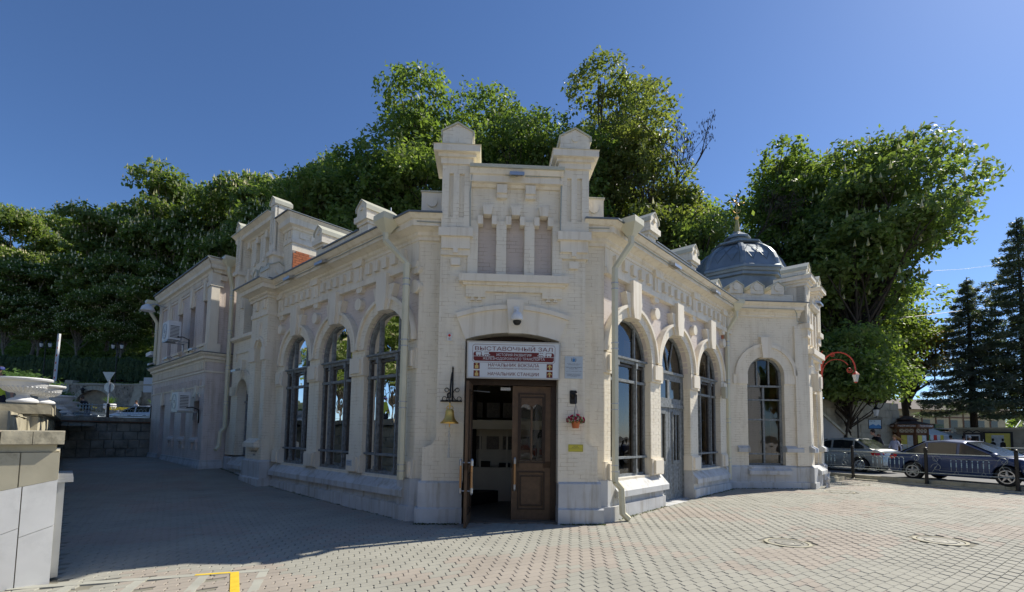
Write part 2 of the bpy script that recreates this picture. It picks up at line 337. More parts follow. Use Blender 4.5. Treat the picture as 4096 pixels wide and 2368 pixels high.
# ---------------- one long arcaded facade
def facade(F, cs, r, zs, half, u_end, kinds, RZ=0, u_beg=0.0):
    w = MB(); sp = MB(); dwall = -.10
    edges = [u_beg]+[(cs[i]+cs[i+1])/2 for i in range(len(cs)-1)]+[u_end]
    for i, c in enumerate(cs):
        z0 = .78 if kinds[i] == 'window' else -.1
        w.box(F, edges[i], c-r, -.55, dwall, z0 if kinds[i] == 'window' else .78, zs)
        w.box(F, c+r, edges[i+1], -.55, dwall, .78, zs)
        if kinds[i] == 'window': w.box(F, c-r, c+r, -.55, dwall-.02, .3, .80)
        sp.archtop(F, c, r, zs, edges[i], edges[i+1], 5.05, -.55, -.15)
    part('wall', w, 'wall'); part('spandrel_wall', sp, 'lilac')
    fz = MB(); fz.box(F, u_beg, u_end, -.55, -.07, 5.125, 5.60); fz.box(F, u_beg, u_end, -.4, -.03, 4.99, 5.12)
    part('frieze', fz, 'trim')
    for i, c in enumerate(cs):
        a = MB(); a.ring(F, c, zs, r, r+(half-r)*.78, -.35, -.055, n=24); part('archivolt', a, 'wall')
        a = MB(); a.ring(F, c, zs, r+(half-r)*.74, half-.003, -.2, .0, a0=.02 if True else 0, a1=pi-.02, n=26)
        part('arch_moulding', a, 'trim')
        k = MB(); zt = zs+r
        k.prism(F, [(c-.22, zt-.03), (c+.22, zt-.03), (c+.40, zt+.50), (c-.40, zt+.50)], -.3, -.01)
        k.prism(F, [(c-.13, zt-.045), (c+.13, zt-.045), (c+.19, zt+.2), (c+.19, 5.06), (c-.19, 5.06), (c-.19, zt+.2)], -.3, .055)
        part('keystone', k, 'trim')
    ps = [p for p in edges[1:-1]]
    pil = [(cs[i]+cs[i+1])/2 for i in range(len(cs)-1)]
    per = half*2
    pil = [pil[0]-per]+pil+[pil[-1]+per] if len(pil) > 1 else pil
    for p in [x for x in pil if u_beg+.1 < x < u_end-.1]:
        a = MB(); a.box(F, p-.15, p+.15, -.2, -.02, 5.122, 5.46)
        a.box(F, p-.06, p+.06, -.2, -.0, 5.14, 5.44)
        a.prism(F, [(p-.17, 5.46), (p+.17, 5.46), (p+.21, 5.54), (p+.21, 5.60), (p-.21, 5.60), (p-.21, 5.54)], -.2, .03)
        part('frieze_pilaster', a, 'trim')
    for i in range(len(pil)-1):
        for k in range(5):
            u = pil[i]+per/2+(k-2)*(per-.72)/4.0*.93
            if u_beg+.1 < u < u_end-.1:
                a = MB(); a.box(F, u-.085, u+.085, -.15, -.0, 5.21, 5.44); part('dentil', a, 'trim')
    for p in pil:
        if u_beg+.05 < p < u_end-.05:
            a = MB(); a.disc(F, p, 4.60, .135, -.3, -.03); part('roundel', a, 'trim', smooth=30)
            a = MB(); a.prism(F, [(p-.13, 4.99), (p-.13, 4.93), (p-.08, 4.87), (p+.08, 4.87), (p+.13, 4.93), (p+.13, 4.99)], -.3, -.05); part('corbel', a, 'trim')
    for i, p in enumerate(edges):
        if i == 0: a0, a1 = u_beg, cs[0]-r
        elif i == len(edges)-1: a0, a1 = cs[-1]+r, u_end
        else: a0, a1 = cs[i-1]+r, cs[i]-r
        if i == len(edges)-1: a1 = min(a1, a0+.42)
        if i == 0: a0 = max(a0, a1-.42)
        a = MB(); a.box(F, a0-.02, a1+.02, -.45, -.05, 2.95, 3.365); a.box(F, a0+.07, a1-.07, -.4, -.0, 3.0, 3.32); part('impost_block', a, 'trim')
        zb = .79
        a = MB(); a.box(F, a0-.02, a1+.02, -.45, -.05, zb, 1.17); a.box(F, a0+.07, a1-.07, -.4, -.0, zb+.03, 1.13); part('base_block', a, 'trim')
# plinth below a facade
def plinth(F, u0, u1, sills, e0=0, e1=0, d=0):
    a = MB()
    a.box(F, u0, u1, -.5, d, -.6, .29 + (0)); a.sweep(F, u0, u1, [(d-.5, .285), (d-.035, .285), (d-.06, .31), (d-.06, .47), (d-.5, .47)])
    for s0, s1 in sills:
        a.sweep(F, s0, s1, [(d-.5, .40), (d+.05, .44), (d+.05, .56), (d-.18, .80), (d-.5, .82)])
    rest = [];  x = u0
    for s0, s1 in sorted(sills): 
        if s0 > x+.01: rest.append((x, s0))
        x = s1
    if x < u1-.01: rest.append((x, u1))
    for r0, r1 in rest: a.sweep(F, r0, r1, [(d-.5, .46), (d-.06, .46), (d-.06, .74), (d-.10, .79), (d-.5, .79)])
    part('plinth', a, 'plinth')
CL = [1.045, 3.175, 5.305]; CR = [1.07, 3.415, 5.76]
U0 = .19  # start of the straight facades behind the pavilion flank corner
facade(FL, CL, .79, 3.52, 1.065, 6.62, ['window']*3, u_beg=-.09)
facade(FR, CR, .90, 3.38, 1.172, 7.66, ['window', 'door', 'window'], u_beg=-.09)
for c in CL: window(FL, c, .79, 3.52, .80, -.25)
for c in (CR[0], CR[2]): window(FR, c, .90, 3.38, .80, -.29)
plinth(FL, 0, 6.62, [(.12, 6.5)])
plinth(FR, .05, 2.51, [(.2, 2.60)], d=.01); plinth(FR, 4.32, 7.25, [(4.38, 7.0)], d=.01)
a = MB(); a.sweep(FR, 4.315, 4.33, [(-.5, -.6), (-.02, -.6), (-.02, .66), (-.1, .79), (-.5, .79)]); part('plinth', a, 'plinth')
# cornices (mitred at the 45 degree corners)
for F, u1 in ((FL, 6.62), (FR, 7.7)):
    a = MB(); a.sweep(F, -.092, u1, corn(-.1), m0=-t22, dref=-.10)
    part('cornice', a, 'trim')
    a = MB(); a.sweep(F, -.092, u1, edge_metal(-.1), m0=-t22, dref=-.1); part('eaves_sheet', a, 'roof')
# shift: facade corner (wall plane) lies at C(u=-1.865,d=-.355)
# ---------------- R facade double door
def rdoor():
    F = FR; c = 3.415; r = .90; dg = -.33
    f = MB(); f.ring(F, c, 3.38, r-.07, r+.02, dg-.04, dg+.05)
    for s in (-1, 1): f.box(F, c+s*r-.04, c+s*r+.04, dg-.04, dg+.05, .0, 3.38)
    f.box(F, c-r, c+r, dg-.03, dg+.08, 3.28, 3.35); f.box(F, c-r, c+r, dg-.03, dg+.06, 2.42, 2.52)
    f.box(F, c-r, c+r, dg-.03, dg+.03, 2.52, 2.66); f.box(F, c-r, c+r, dg-.03, dg+.03, 3.12, 3.28)
    for x in (-r, -.06, r-.12): f.box(F, c+x, c+x+.12, dg-.03, dg+.03, 2.66, 3.12)
    d = part('door', f, 'frame', label='blue grey double door under an arched fanlight')
    g = MB(); g.add([F(c-r, dg, 2.6), F(c+r, dg, 2.6)]+[F(c+r*cos(pi*i/16), dg, 3.38+r*sin(pi*i/16)) for i in range(17)], [tuple(range(19))]); part('pane', g, 'glass', d, recalc=False)
    for x in (-.28, .28):
        a = MB(); p0 = F(c+x*1.3, dg+.02, 3.4+.78); p1 = F(c, dg+.02, 3.36); a.tube([p1, F(c+x, dg+.02, 4.12)], .022, 6); part('glazing_bar', a, 'frame', d)
    for s in (-1, 1):
        u0, u1 = (c-r+.04, c-.01) if s < 0 else (c+.01, c+r-.04); m = (u0+u1)/2
        l = MB(); l.box(F, u0, u1, dg-.02, dg+.02, .02, .98); l.box(F, u0, u1, dg-.02, dg+.02, 2.28, 2.42)
        l.box(F, u0, m-.22, dg-.02, dg+.02, .98, 2.28); l.box(F, m+.22, u1, dg-.02, dg+.02, .98, 2.28)
        for z0, z1, uu in ((.98, 1.06, .23), (2.25, 2.33, .23)): l.box(F, m-uu, m+uu, dg, dg+.05, z0, z1)
        l.box(F, m-.25, m-.19, dg, dg+.05, 1.0, 2.3); l.box(F, m+.19, m+.25, dg, dg+.05, 1.0, 2.3); l.box(F, m-.025, m+.025, dg, dg+.035, 1.0, 2.28)
        lf = part('door_leaf', l, 'frame', d)
        q = MB(); q.box(F, m-.2, m+.2, dg, dg+.035, .22, .28); q.box(F, m-.2, m+.2, dg, dg+.035, .82, .88); q.box(F, m-.2, m-.15, dg, dg+.035, .28, .82); q.box(F, m+.15, m+.2, dg, dg+.035, .28, .82)
        q.box(F, m-.13, m+.13, dg, dg+.03, .32, .78); part('door_panel', q, 'frame', d)
        g = MB(); g.add([F(m-.2, dg+.005, 1.04), F(m+.2, dg+.005, 1.04), F(m+.2, dg+.005, 2.27), F(m-.2, dg+.005, 2.27)], [(0, 1, 2, 3)]); part('pane', g, 'glass', d, recalc=False)
    a = MB(); a.box(F, c-r-.05, c+r+.05, -.6, .06, -.3, .055); part('door_step', a, 'plinth')
rdoor()
# ---------------- corner pavilion
F = FC
def pavilion():
    w = MB(); D = -.10; Z3 = 3.50; crown = 3.645; hw = .908
    for s in (-1, 1):
        w.box(F, *(sorted((s*hw, s*1.43))), -.9, D, .76, Z3)
        pts = [(1.43, .78), (1.68, .78), (1.68, 1.42)]
        for i in range(1, 9):
            t = i/8*pi/2; pts.append((1.68-.25*sin(t), 1.42+.20*(1-cos(t))))
        pts.append((1.43, .78)); pts = pts[:-1]
        w.prism(F, [(s*u, z) for u, z in pts], D, -.40)
        w.box(F, *(sorted((s*1.43, s*1.865))), -.75, -.355, .76, 5.60)
    # arch top by strips
    R = (hw*hw+(crown-Z3)**2)/(2*(crown-Z3)); n = 14
    def arc(u): return crown-R+sqrt(R*R-u*u)
    for i in range(n):
        a, b = -hw+2*hw*i/n, -hw+2*hw*(i+1)/n
        q = [(a, arc(a)), (b, arc(b)), (b, 4.70), (a, 4.70)]
        w.hexa([F(u, -.9, z) for u, z in q]+[F(u, D, z) for u, z in q])
    for s in (-1, 1): w.box(F, *sorted((s*hw, s*1.43)), -.9, D, Z3, 4.70)
    # upper wall: side strips and niche strips
    w.box(F, -1.43, 1.43, -.9, -.30, 4.70, 6.60)
    N = [-.525, .03, .585]; nh = .178
    xs = [-1.43]+[v for c in N for v in (c-nh, c+nh)]+[1.43]
    for i in range(0, len(xs), 2): w.box(F, xs[i], xs[i+1], -.35, D, 4.70, 6.02)
    w.box(F, -1.43, 1.43, -.35, D, 6.02, 6.60)
    for c in N:
        for s in (-1, 1): w.box(F, *sorted((c+s*.09, c+s*nh)), -.35, D-.005, 5.86, 6.02)
    part('wall', w, 'wall')
    l = MB()
    for c in N: l.box(F, c-nh-.01, c+nh+.01, -.32, -.24, 4.72, 6.03)
    part('niche_wall', l, 'lilac')
    fr = MB()   # raised frame round the niches
    for a0, a1 in ((-.90, N[0]-nh), (N[0]+nh, N[1]-nh), (N[1]+nh, N[2]-nh), (N[2]+nh, .955)): fr.box(F, a0, a1, -.15, -.055, 4.76, 5.87)
    part('niche_frame', fr, 'wall')
    for c in N:
        for s in (-1, 1):
            a = MB(); a.box(F, *sorted((c+s*.085, c+s*(nh+.012))), -.2, -.03, 5.79, 5.96); part('niche_corbel', a, 'trim')
        a = MB(); a.prism(F, [(c-.075, 5.98), (c+.075, 5.98), (c+.10, 6.165), (c-.10, 6.165)], -.2, -.01); part('keystone', a, 'trim')
    # door surround
    a = MB(); Ro = 1.0
    for i in range(20):
        t0, t1 = -1+i/10, -1+(i+1)/10
        def pt(t, k): u = t*(hw+(1.10-hw)*k); return (u, arc(t*hw)*(1-k)+(4.175-.195*t*t)*k)
        q = [pt(t0, 0), pt(t1, 0), pt(t1, 1), pt(t0, 1)]
        a.hexa([F(u, -.2, z) for u, z in q]+[F(u, -.045, z) for u, z in q])
        q = [pt(t0, .86), pt(t1, .86), pt(t1, 1.02), pt(t0, 1.02)]
        a.hexa([F(u, -.2, z) for u, z in q]+[F(u, -.0, z) for u, z in q])
    part('archivolt', a, 'trim')
    a = MB(); a.prism(F, [(-.075, 3.62), (.165, 3.62), (.215, 4.285), (-.125, 4.285)], -.2, .04); part('keystone', a, 'trim')
    # ledge, apron
    a = MB(); a.box(F, -1.055, 1.085, -.3, .06, 4.62, 4.765); a.box(F, -.98, 1.01, -.3, .0, 4.565, 4.62); part('ledge', a, 'trim')
    a = MB(); a.box(F, -.92, .955, -.3, -.045, 4.45, 4.565)
    a.box(F, -.92, -.54, -.3, -.045, 4.335, 4.45); a.box(F, .57, .955, -.3, -.045, 4.335, 4.45)
    for c in (-.79, -.655, .69, .83): a.prism(F, [(c-.02, 4.335), (c+.02, 4.335), (c+.045, 4.27), (c-.045, 4.27)], -.3, -.05)
    part('apron', a, 'wall')
    # top cornice between pylons
    a = MB(); a.sweep(F, -.88, .95, [(-.6, 6.55), (-.06, 6.55), (-.03, 6.60), (.05, 6.61), (.05, 6.74), (.09, 6.75), (.13, 6.84), (-.6, 6.84)]); part('cornice', a, 'trim')
    a = MB(); a.sweep(F, -.88, .97, [(-.6, 6.84), (.17, 6.84), (.17, 6.905), (-.6, 6.96)]); part('parapet_sheet', a, 'metalcap')
    for c in (-.25, .315):
        a = MB(); a.box(F, c-.10, c+.10, -.2, -.02, 6.33, 6.56); a.box(F, c-.10, c+.10, -.2, .02, 6.41, 6.58); part('corbel', a, 'trim')
    # pylons
    for s, c in ((-1, -1.135), (1, 1.19)):
        p = MB(); h = .285
        p.box(F, c-h, c+h, -.72, -.045, 5.15, 7.0)
        for a0, a1 in ((-h, -.15), (-.065, .05), (.145, h)): p.box(F, c+a0, c+a1, -.06, .0, 5.66, 6.98)
        p.box(F, c-.16, c+.15, -.06, 0-.001, 5.66, 5.885); p.box(F, c-.16, c+.15, -.06, -.001, 6.77, 6.98)
        py = part('pylon', p, 'wall')
        p = MB(); p.box(F, c-h-.045, c+h+.045, -.5, .055, 5.50, 5.665); p.box(F, c-h+.01, c+h-.01, -.4, .0, 5.27, 5.50)
        p.box(F, c-.045, c+.045, -.4, .0, 5.185, 5.27); p.box(F, c-h+.0, c+h-.0, -.4, -.05, 5.20, 5.27); part('pylon_base', p, 'trim', py)
        p = MB(); p.box(F, c-.09, c+.09, -.3, -.04, 4.955, 5.09); part('accent_block', p, 'trim', py)
        p = MB(); e = -.74
        for z0, z1, g in ((6.95, 7.07, .035), (7.07, 7.14, .085), (7.14, 7.275, .165)): p.box(F, c-h-g, c+h+g, e-g, g, z0, z1)
        part('pylon_cap', p, 'trim', py)
        p = MB(); mt = MB(); gable_cap(p, mt, F, c, h+.01, e+.05, .035, 7.29, 7.60, 7.76)
        if s > 0: p.disc(F, c, 7.56, .065, .0, .06, 14)
        g = h+.18
        mt.hexa([F(c-g, e-.18, 7.275), F(c+g, e-.18, 7.275), F(c+g, .18, 7.275), F(c-g, .18, 7.275), F(c-h, e, 7.33), F(c+h, e, 7.33), F(c+h, .04, 7.33), F(c-h, .04, 7.33)])
        part('pylon_gable', p, 'wall', py); part('sheet_cap', mt, 'metalcap', py)
    # flank cornice and block with boss
    for s in (-1, 1):
        a = MB(); u0, u1 = sorted((s*1.40, s*1.865))
        a.sweep(F, u0, u1, corn(-.355), m0=(-t22 if s < 0 else 0), m1=(t22 if s > 0 else 0), dref=-.355); part('cornice', a, 'trim')
        a = MB(); a.sweep(F, u0, u1, edge_metal(-.355), m0=(-t22 if s < 0 else 0), m1=(t22 if s > 0 else 0), dref=-.355); part('eaves_sheet', a, 'roof')
        a = MB(); u0, u1 = sorted((s*1.40, s*1.87)); a.box(F, u0, u1, -.9, -.40, 5.9, 6.57); a.disc(F, s*1.655, 6.36, .105, -.45, -.36, 16)
        part('parapet_block', a, 'trim'); a = MB(); a.box(F, u0-.02, u1+.02, -.92, -.37, 6.57, 6.595); part('sheet_cap', a, 'metalcap')
        # plinths
        a = MB(); u0, u1 = sorted((s*.908, s*1.785)); a.box(F, u0, u1, -.5, 0, -.5, .27); a.sweep(F, u0, u1, [(-.5, .27), (-.01, .27), (-.045, .295), (-.5, .295)])
        u0, u1 = sorted((s*.918, s*1.74)); a.sweep(F, u0, u1, [(-.5, .28), (-.05, .28), (-.05, .75), (-.10, .79), (-.5, .79)]); part('plinth', a, 'plinth')
        a = MB(); u0, u1 = sorted((s*1.6, s*2.0))
        a.prism(Fr(F(0, 0, 0), F.u, F.n), [(0, 0), (0, 0), (0, 0)], 0, 0) if False else None
        def pl(h0, h1, uo, d):   # flank plinth polygon with 45 deg return
            q = [(s*1.5, d), (s*uo, d), (s*(uo+.30), d-.30), (s*1.5, d-.30)]
            a.add([F(u, dd, h0) for u, dd in q]+[F(u, dd, h1) for u, dd in q], [(0, 1, 2, 3), (7, 6, 5, 4), (0, 1, 5, 4), (1, 2, 6, 5), (2, 3, 7, 6), (3, 0, 4, 7)])
        pl(-.5, .285, 1.985, -.25); pl(.28, .80, 1.93, -.295); part('plinth', a, 'plinth')
pavilion()
# ---------------- painted bricks: single pieces on the entrance pavilion, the rest joined
def bricks(F, rects, d, m, limit, r=random.Random(17), L_=.262, H_=.077, proud=.004):
    left = MB(); n = 0; pl_ = B
    for u0, u1, z0, z1 in rects:
        row = 0; z = z0
        while z+H_ <= z1+.02:
            u = u0-(L_/2 if row % 2 else 0)
            while u < u1-.01:
                a0, a1 = max(u0, u)+.0035, min(u1, u+L_)-.0035
                if a1-a0 > .05:
                    p = d+proud*r.uniform(.5, 1.0); t = z+H_-.0045; b = .003; q = MB()
                    q.add([F(a0, d-.002, z), F(a1, d-.002, z), F(a1, d-.002, t), F(a0, d-.002, t), F(a0+b, p, z+b), F(a1-b, p, z+b), F(a1-b, p, t-b), F(a0+b, p, t-b)], [(4, 5, 6, 7), (0, 1, 5, 4), (1, 2, 6, 5), (2, 3, 7, 6), (3, 0, 4, 7)])
                    if n < limit: part('brick', q, m, recalc=False); n += 1
                    else: left.add(q.v, q.f)
                u += L_
            row += 1; z += H_
    if left.v: o = part('brickwork', left, m, recalc=False); stuff(o)
    return n
n_ = bricks(FC, [(-1.665, -.915, .80, 1.40), (.915, 1.665, .80, 1.40), (-1.40, -.915, 1.41, 3.40), (.915, 1.40, 1.41, 3.40)], -.10, 'wall', 170)
n_ += bricks(FC, [(-1.86, -1.435, 1.65, 5.45), (1.435, 1.86, 1.65, 5.45)], -.355, 'wall', 70)
n_ += bricks(FC, [(-.70, -.35, 4.77, 5.84), (-.145, .205, 4.77, 5.84), (.41, .76, 4.77, 5.84)], -.24, 'lilac', 60)
bricks(FC, [(-1.40, -.92, 3.42, 5.12), (.92, 1.40, 3.42, 5.12), (-.9, .92, 6.2, 6.54)], -.10, 'wall', 0)
bricks(FL, [(1.84, 2.38, 1.18, 2.94), (3.97, 4.51, 1.18, 2.94), (6.10, 6.58, 1.18, 2.94), (-.08, .25, 1.18, 2.94)], -.10, 'wall', 0)
bricks(FR, [(1.98, 2.51, 1.18, 2.94), (4.32, 4.86, 1.18, 2.94), (6.67, 7.6, 1.18, 2.94), (-.08, .16, 1.18, 2.94)], -.10, 'wall', 0)
# ---------------- entrance: frame, leaves, room
def entrance():
    F = FC; dg = -.42
    f = MB()
    for s in (-1, 1): f.box(F, *sorted((s*.80, s*.91)), dg-.08, dg+.08, 0, 2.76)
    f.box(F, -.91, .91, dg-.08, dg+.10, 2.65, 2.77); f.box(F, -.91, .91, dg-.03, dg+.03, 3.35, 3.7)
    f.box(F, -.30, -.25, dg-.02, dg+.03, 2.77, 3.62); f.box(F, .30, .35, dg-.02, dg+.03, 2.77, 3.62)
    f.box(F, -.91, -.86, dg-.03, dg+.05, 2.77, 3.5); f.box(F, .86, .91, dg-.03, dg+.05, 2.77, 3.5)
    d = part('entrance_door', f, 'doordark', label='dark brown entrance frame with segmental fanlight')
    g = MB(); g.box(F, -.88, .88, dg-.01, dg, 2.77, 3.62); part('fanlight_pane', g, 'glass', d)
    def leaf(P, W, name):      # P(a, t, z): a along the leaf 0..W, t thickness
        G = P; l = MB(); zt = 2.64; T = .025
        l.box(G, 0, W, -T, T, .015, .26); l.box(G, 0, W, -T, T, 1.03, 1.16); l.box(G, 0, W, -T, T, 2.42, zt)
        l.box(G, 0, .15, -T, T, .26, 2.42); l.box(G, W-.15, W, -T, T, .26, 2.42)
        l.box(G, .14, W-.14, -T*.4, T*.4, .25, 1.04)
        # spandrel over the two round-headed panes
        m = W/2; hw = (W-.30)/4-.012
        for s in (-1, 1):
            c = m+s*(hw+.012)
            l.archtop(G, c, hw, 2.18, c-hw-.012, c+hw+.012, 2.44, -T, T, 10)
        l.box(G, m-.018, m+.018, -T, T, 1.14, 2.25); l.box(G, .14, .16, -T, T, 1.16, 2.2); l.box(G, W-.16, W-.14, -T, T, 1.16, 2.2)
        o = part(name, l, 'door', d)
        q = MB()
        for tt in (1, -1):
            for e, z0, z1, dd in ((.0, 1.12, 2.50, .018), (.035, 1.17, 2.43, .012), (.0, .22, .96, .018), (.05, .29, .88, .012)):
                x0, x1 = .115+e, W-.115-e; t0, t1 = sorted((tt*T, tt*(T+dd)))
                q.box(G, x0, x1, t0, t1, z0, z0+.025); q.box(G, x0, x1, t0, t1, z1-.025, z1)
                q.box(G, x0, x0+.025, t0, t1, z0+.025, z1-.025); q.box(G, x1-.025, x1, t0, t1, z0+.025, z1-.025)
        part('door_moulding', q, 'doordark', d)
        g = MB(); g.add([G(.15, 0, 1.15), G(W-.15, 0, 1.15), G(W-.15, 0, 2.40), G(.15, 0, 2.40)], [(0, 1, 2, 3)]); part('pane', g, 'glass', d, recalc=False)
        return o
    def handle(G, a, sgn):
        h = MB(); h2 = MB(); z0, z1 = .62, 1.20; t = sgn*.10
        h.tube([G(a, t, z0+.09), G(a, t, z1-.09)], .021, 8)
        for z in (z0, z1):
            dz = .09 if z == z0 else -.09
            h2.tube([G(a, t, z-.035*(1 if z == z0 else -1)), G(a, t, z), G(a, t, z+dz)], [.012, .03, .028], 8); h2.tube([G(a, sgn*.02, z+dz*.4), G(a, t, z+dz*.4)], .014, 6)
        part('handle', h, M['handlewood'], d); part('handle_mount', h2, 'steel', d)
    M['handlewood'] = mat('light_handle_wood', (.50, .26, .10), .35, var=.15)
    # closed right leaf
    GR = Fr(FC(.035, dg+.03, 0), FC.u, FC.n); leaf(GR, .77, 'door_leaf'); handle(GR, .055, 1)
    # open left leaf, hinged at u=-.79, swung outwards
    ang = radians(94); du = (FC.u*cos(ang)+FC.n*sin(ang)); dn = (FC.u*(-sin(ang))+FC.n*cos(ang))
    GL = Fr(FC(-.775, dg+.10, 0), du, dn); leaf(GL, .77, 'door_leaf'); handle(GL, .70, 1); handle(GL, .70, -1)
    # door closer
    a = MB(); a.tube([FC(-.74, dg-.12, 2.55), FC(-.42, dg-.05, 2.52)], .012, 6); a.box(FC, -.2, .0, dg-.12, dg-.06, 2.56, 2.62); part('door_closer', a, 'steel', d)
entrance()
def room():
    F = FC; M['plaster'] = mat('beige_plaster', (.60, .54, .43), .9, var=.05); M['picture'] = mat('dark_pictures', (.09, .075, .06), .4, var=.6, vs=25)
    M['tile'] = mat('brown_floor_tile', (.16, .13, .10), .5, var=.2, vs=9)
    a = MB(); a.box(F, -3.2, 3.2, -6.2, -6.1, -.1, 4.2); part('room_wall', a, 'plaster')
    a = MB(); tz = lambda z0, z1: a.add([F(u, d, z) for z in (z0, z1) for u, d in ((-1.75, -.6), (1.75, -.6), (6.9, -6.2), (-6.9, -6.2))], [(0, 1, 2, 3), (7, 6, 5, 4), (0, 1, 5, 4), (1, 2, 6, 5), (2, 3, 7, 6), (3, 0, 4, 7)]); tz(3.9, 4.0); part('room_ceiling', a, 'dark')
    a = MB(); a.box(F, -.9, .9, -.60, -.1, -.3, .02); a.add([F(u, d, z) for z in (-.3, .02) for u, d in ((-1.75, -.6), (1.75, -.6), (6.9, -6.2), (-6.9, -6.2))], [(0, 1, 2, 3), (7, 6, 5, 4), (0, 1, 5, 4), (1, 2, 6, 5), (2, 3, 7, 6), (3, 0, 4, 7)]); part('room_floor', a, 'tile')
    a = MB(); a.box(F, -2.4, 2.4, -3.6, -2.9, .02, .85); a.box(F, -2.4, 2.4, -3.6, -3.5, .85, 2.05); a.box(F, -2.4, 2.4, -3.6, -2.8, 1.80, 2.02); part('display_counter', a, 'plaster')
    for i, x in enumerate((-.75, -.30, .12, .5)):
        a = MB(); a.box(F, x-.16, x+.16, -3.5, -3.47, 1.28, 1.62); part('picture', a, 'picture')
        a = MB(); a.box(F, x-.17, x+.17, -3.55, -3.45, 2.10, 2.5); part('picture', a, 'picture')
    for x in (-.62, .05): 
        a = MB(); a.box(F, x-.02, x+.02, -2.95, -2.92, .85, 1.80); part('display_post', a, 'plaster')
    a = MB()
    for x in (-.5, .0, .35): a.box(F, x-.14, x+.14, -3.2, -3.0, .85, .95+.04*sin(x*9)); 
    part('model_railway', a, 'dark')
room()
# dark inner shells behind the long facades so that no light leaks
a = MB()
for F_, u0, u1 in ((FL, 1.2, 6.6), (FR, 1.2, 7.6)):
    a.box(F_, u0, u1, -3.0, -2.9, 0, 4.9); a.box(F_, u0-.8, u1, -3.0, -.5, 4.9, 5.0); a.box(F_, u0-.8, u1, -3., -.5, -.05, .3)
part('light_block_shell', a, 'dark')
# ---------------- left pier (L frame u 6.55..7.75, wall d=.22)
def left_pier():
    F = FL; D = .22; w = MB(); nc = 7.12; r = .24; zs = 4.06
    w.box(F, 6.60, 7.80, -.5, .04, .8, 5.6)
    w.box(F, 6.60, nc-r, .04, D, .8, zs); w.box(F, nc+r, 7.80, .04, D, .8, zs); w.box(F, nc-r, nc+r, .04, D, .8, 1.43)
    w.archtop(F, nc, r, zs, 6.60, 7.80, 5.60, .04, D, 12)
    part('pier', w, 'wall')
    a = MB(); a.ring(F, nc, zs, r+.07, r+.15, D-.02, D+.05, n=16); a.prism(F, [(nc-.05, zs+r+.02), (nc+.05, zs+r+.02), (nc+.07, zs+r+.55), (nc-.07, zs+r+.55)], D-.02, D+.06); part('arch_moulding', a, 'trim')
    for u0, u1 in ((6.585, nc-r+.01), (nc+r-.01, 7.815)):
        a = MB(); a.box(F, u0, u1, .05, D+.05, 3.72, 4.10); part('impost_block', a, 'trim')
    a = MB(); a.sweep(F, 6.72, 7.56, [(.1, 1.20), (D+.17, 1.20), (D+.17, 1.33), (D, 1.45), (.1, 1.45)]); a.box(F, 6.85, 7.45, .1, D+.08, 1.13, 1.20); part('ledge', a, 'wall')
    a = MB(); a.box(F, 6.595-.02, 7.82, -.3, D+.03, 5.03, 5.15); part('band', a, 'trim')
    for u in (6.83, 7.38):
        a = MB(); a.box(F, u-.09, u+.09, .1, D+.06, 5.24, 5.5); part('dentil', a, 'trim')
    a = MB(); a.box(F, 6.50, 7.95, -.5, D+.10, -.3, .30+.02); a.sweep(F, 6.50, 7.95, [(-.5, .31), (D+.09, .31), (D+.05, .35), (-.5, .35)]); 
    a.box(F, 6.54, 7.91, -.5, D+.05, .34, .80); a.hexa([F(6.54, -.5, .80), F(7.91, -.5, .80), F(7.91, D+.05, .80), F(6.54, D+.05, .80), F(6.60, -.5, .85), F(7.8, -.5, .85), F(7.8, D, .85), F(6.60, D, .85)])
    part('plinth', a, 'plinth')
    # cornice round the pier: front run and side return
    pr = corn(D); a = MB(); a.sweep(F, 6.60, 7.80, pr, m0=-1, m1=1, dref=D)
    Fs = Fr(F(6.60, 0, 0), NL, -DL)   # side facing -DL; u = d coordinate
    a.sweep(Fs, -.12, D, [(x-D, z) for x, z in pr], m0=1, m1=1, dref=0); part('cornice', a, 'trim')
    pr = edge_metal(D); a = MB(); a.sweep(F, 6.60, 7.80, pr, m0=-1, m1=1, dref=D)
    a.sweep(Fs, -.12, D, [(x-D, z) for x, z in pr], m0=1, m1=1, dref=0); a.box(F, 6.4, 8, -.5, D+.1, 6.05, 6.07); part('eaves_sheet', a, 'roof')
    # three little gabled merlons on top
    for u, dd in ((6.75, 0), (7.22, 0), (7.66, 0)):
        b = MB(); mt = MB(); gable_cap(b, mt, F, u, .15, -.25, D+.02, 6.05, 6.42, 6.55); b.disc(F, u, 6.32, .07, D, D+.05, 12)
        m_ = part('merlon', b, 'wall'); part('sheet_cap', mt, 'metalcap', m_)
    b = MB(); mt = MB(); G = Fr(F(6.52, 0, 0), -NL, -DL); gable_cap(b, mt, G, -.02, .26, -.6, .0, 6.0, 6.44, 6.60); b.disc(G, -.02, 6.34, .10, 0, .05, 14)
    m_ = part('merlon', b, 'wall'); part('sheet_cap', mt, 'metalcap', m_)
left_pier()
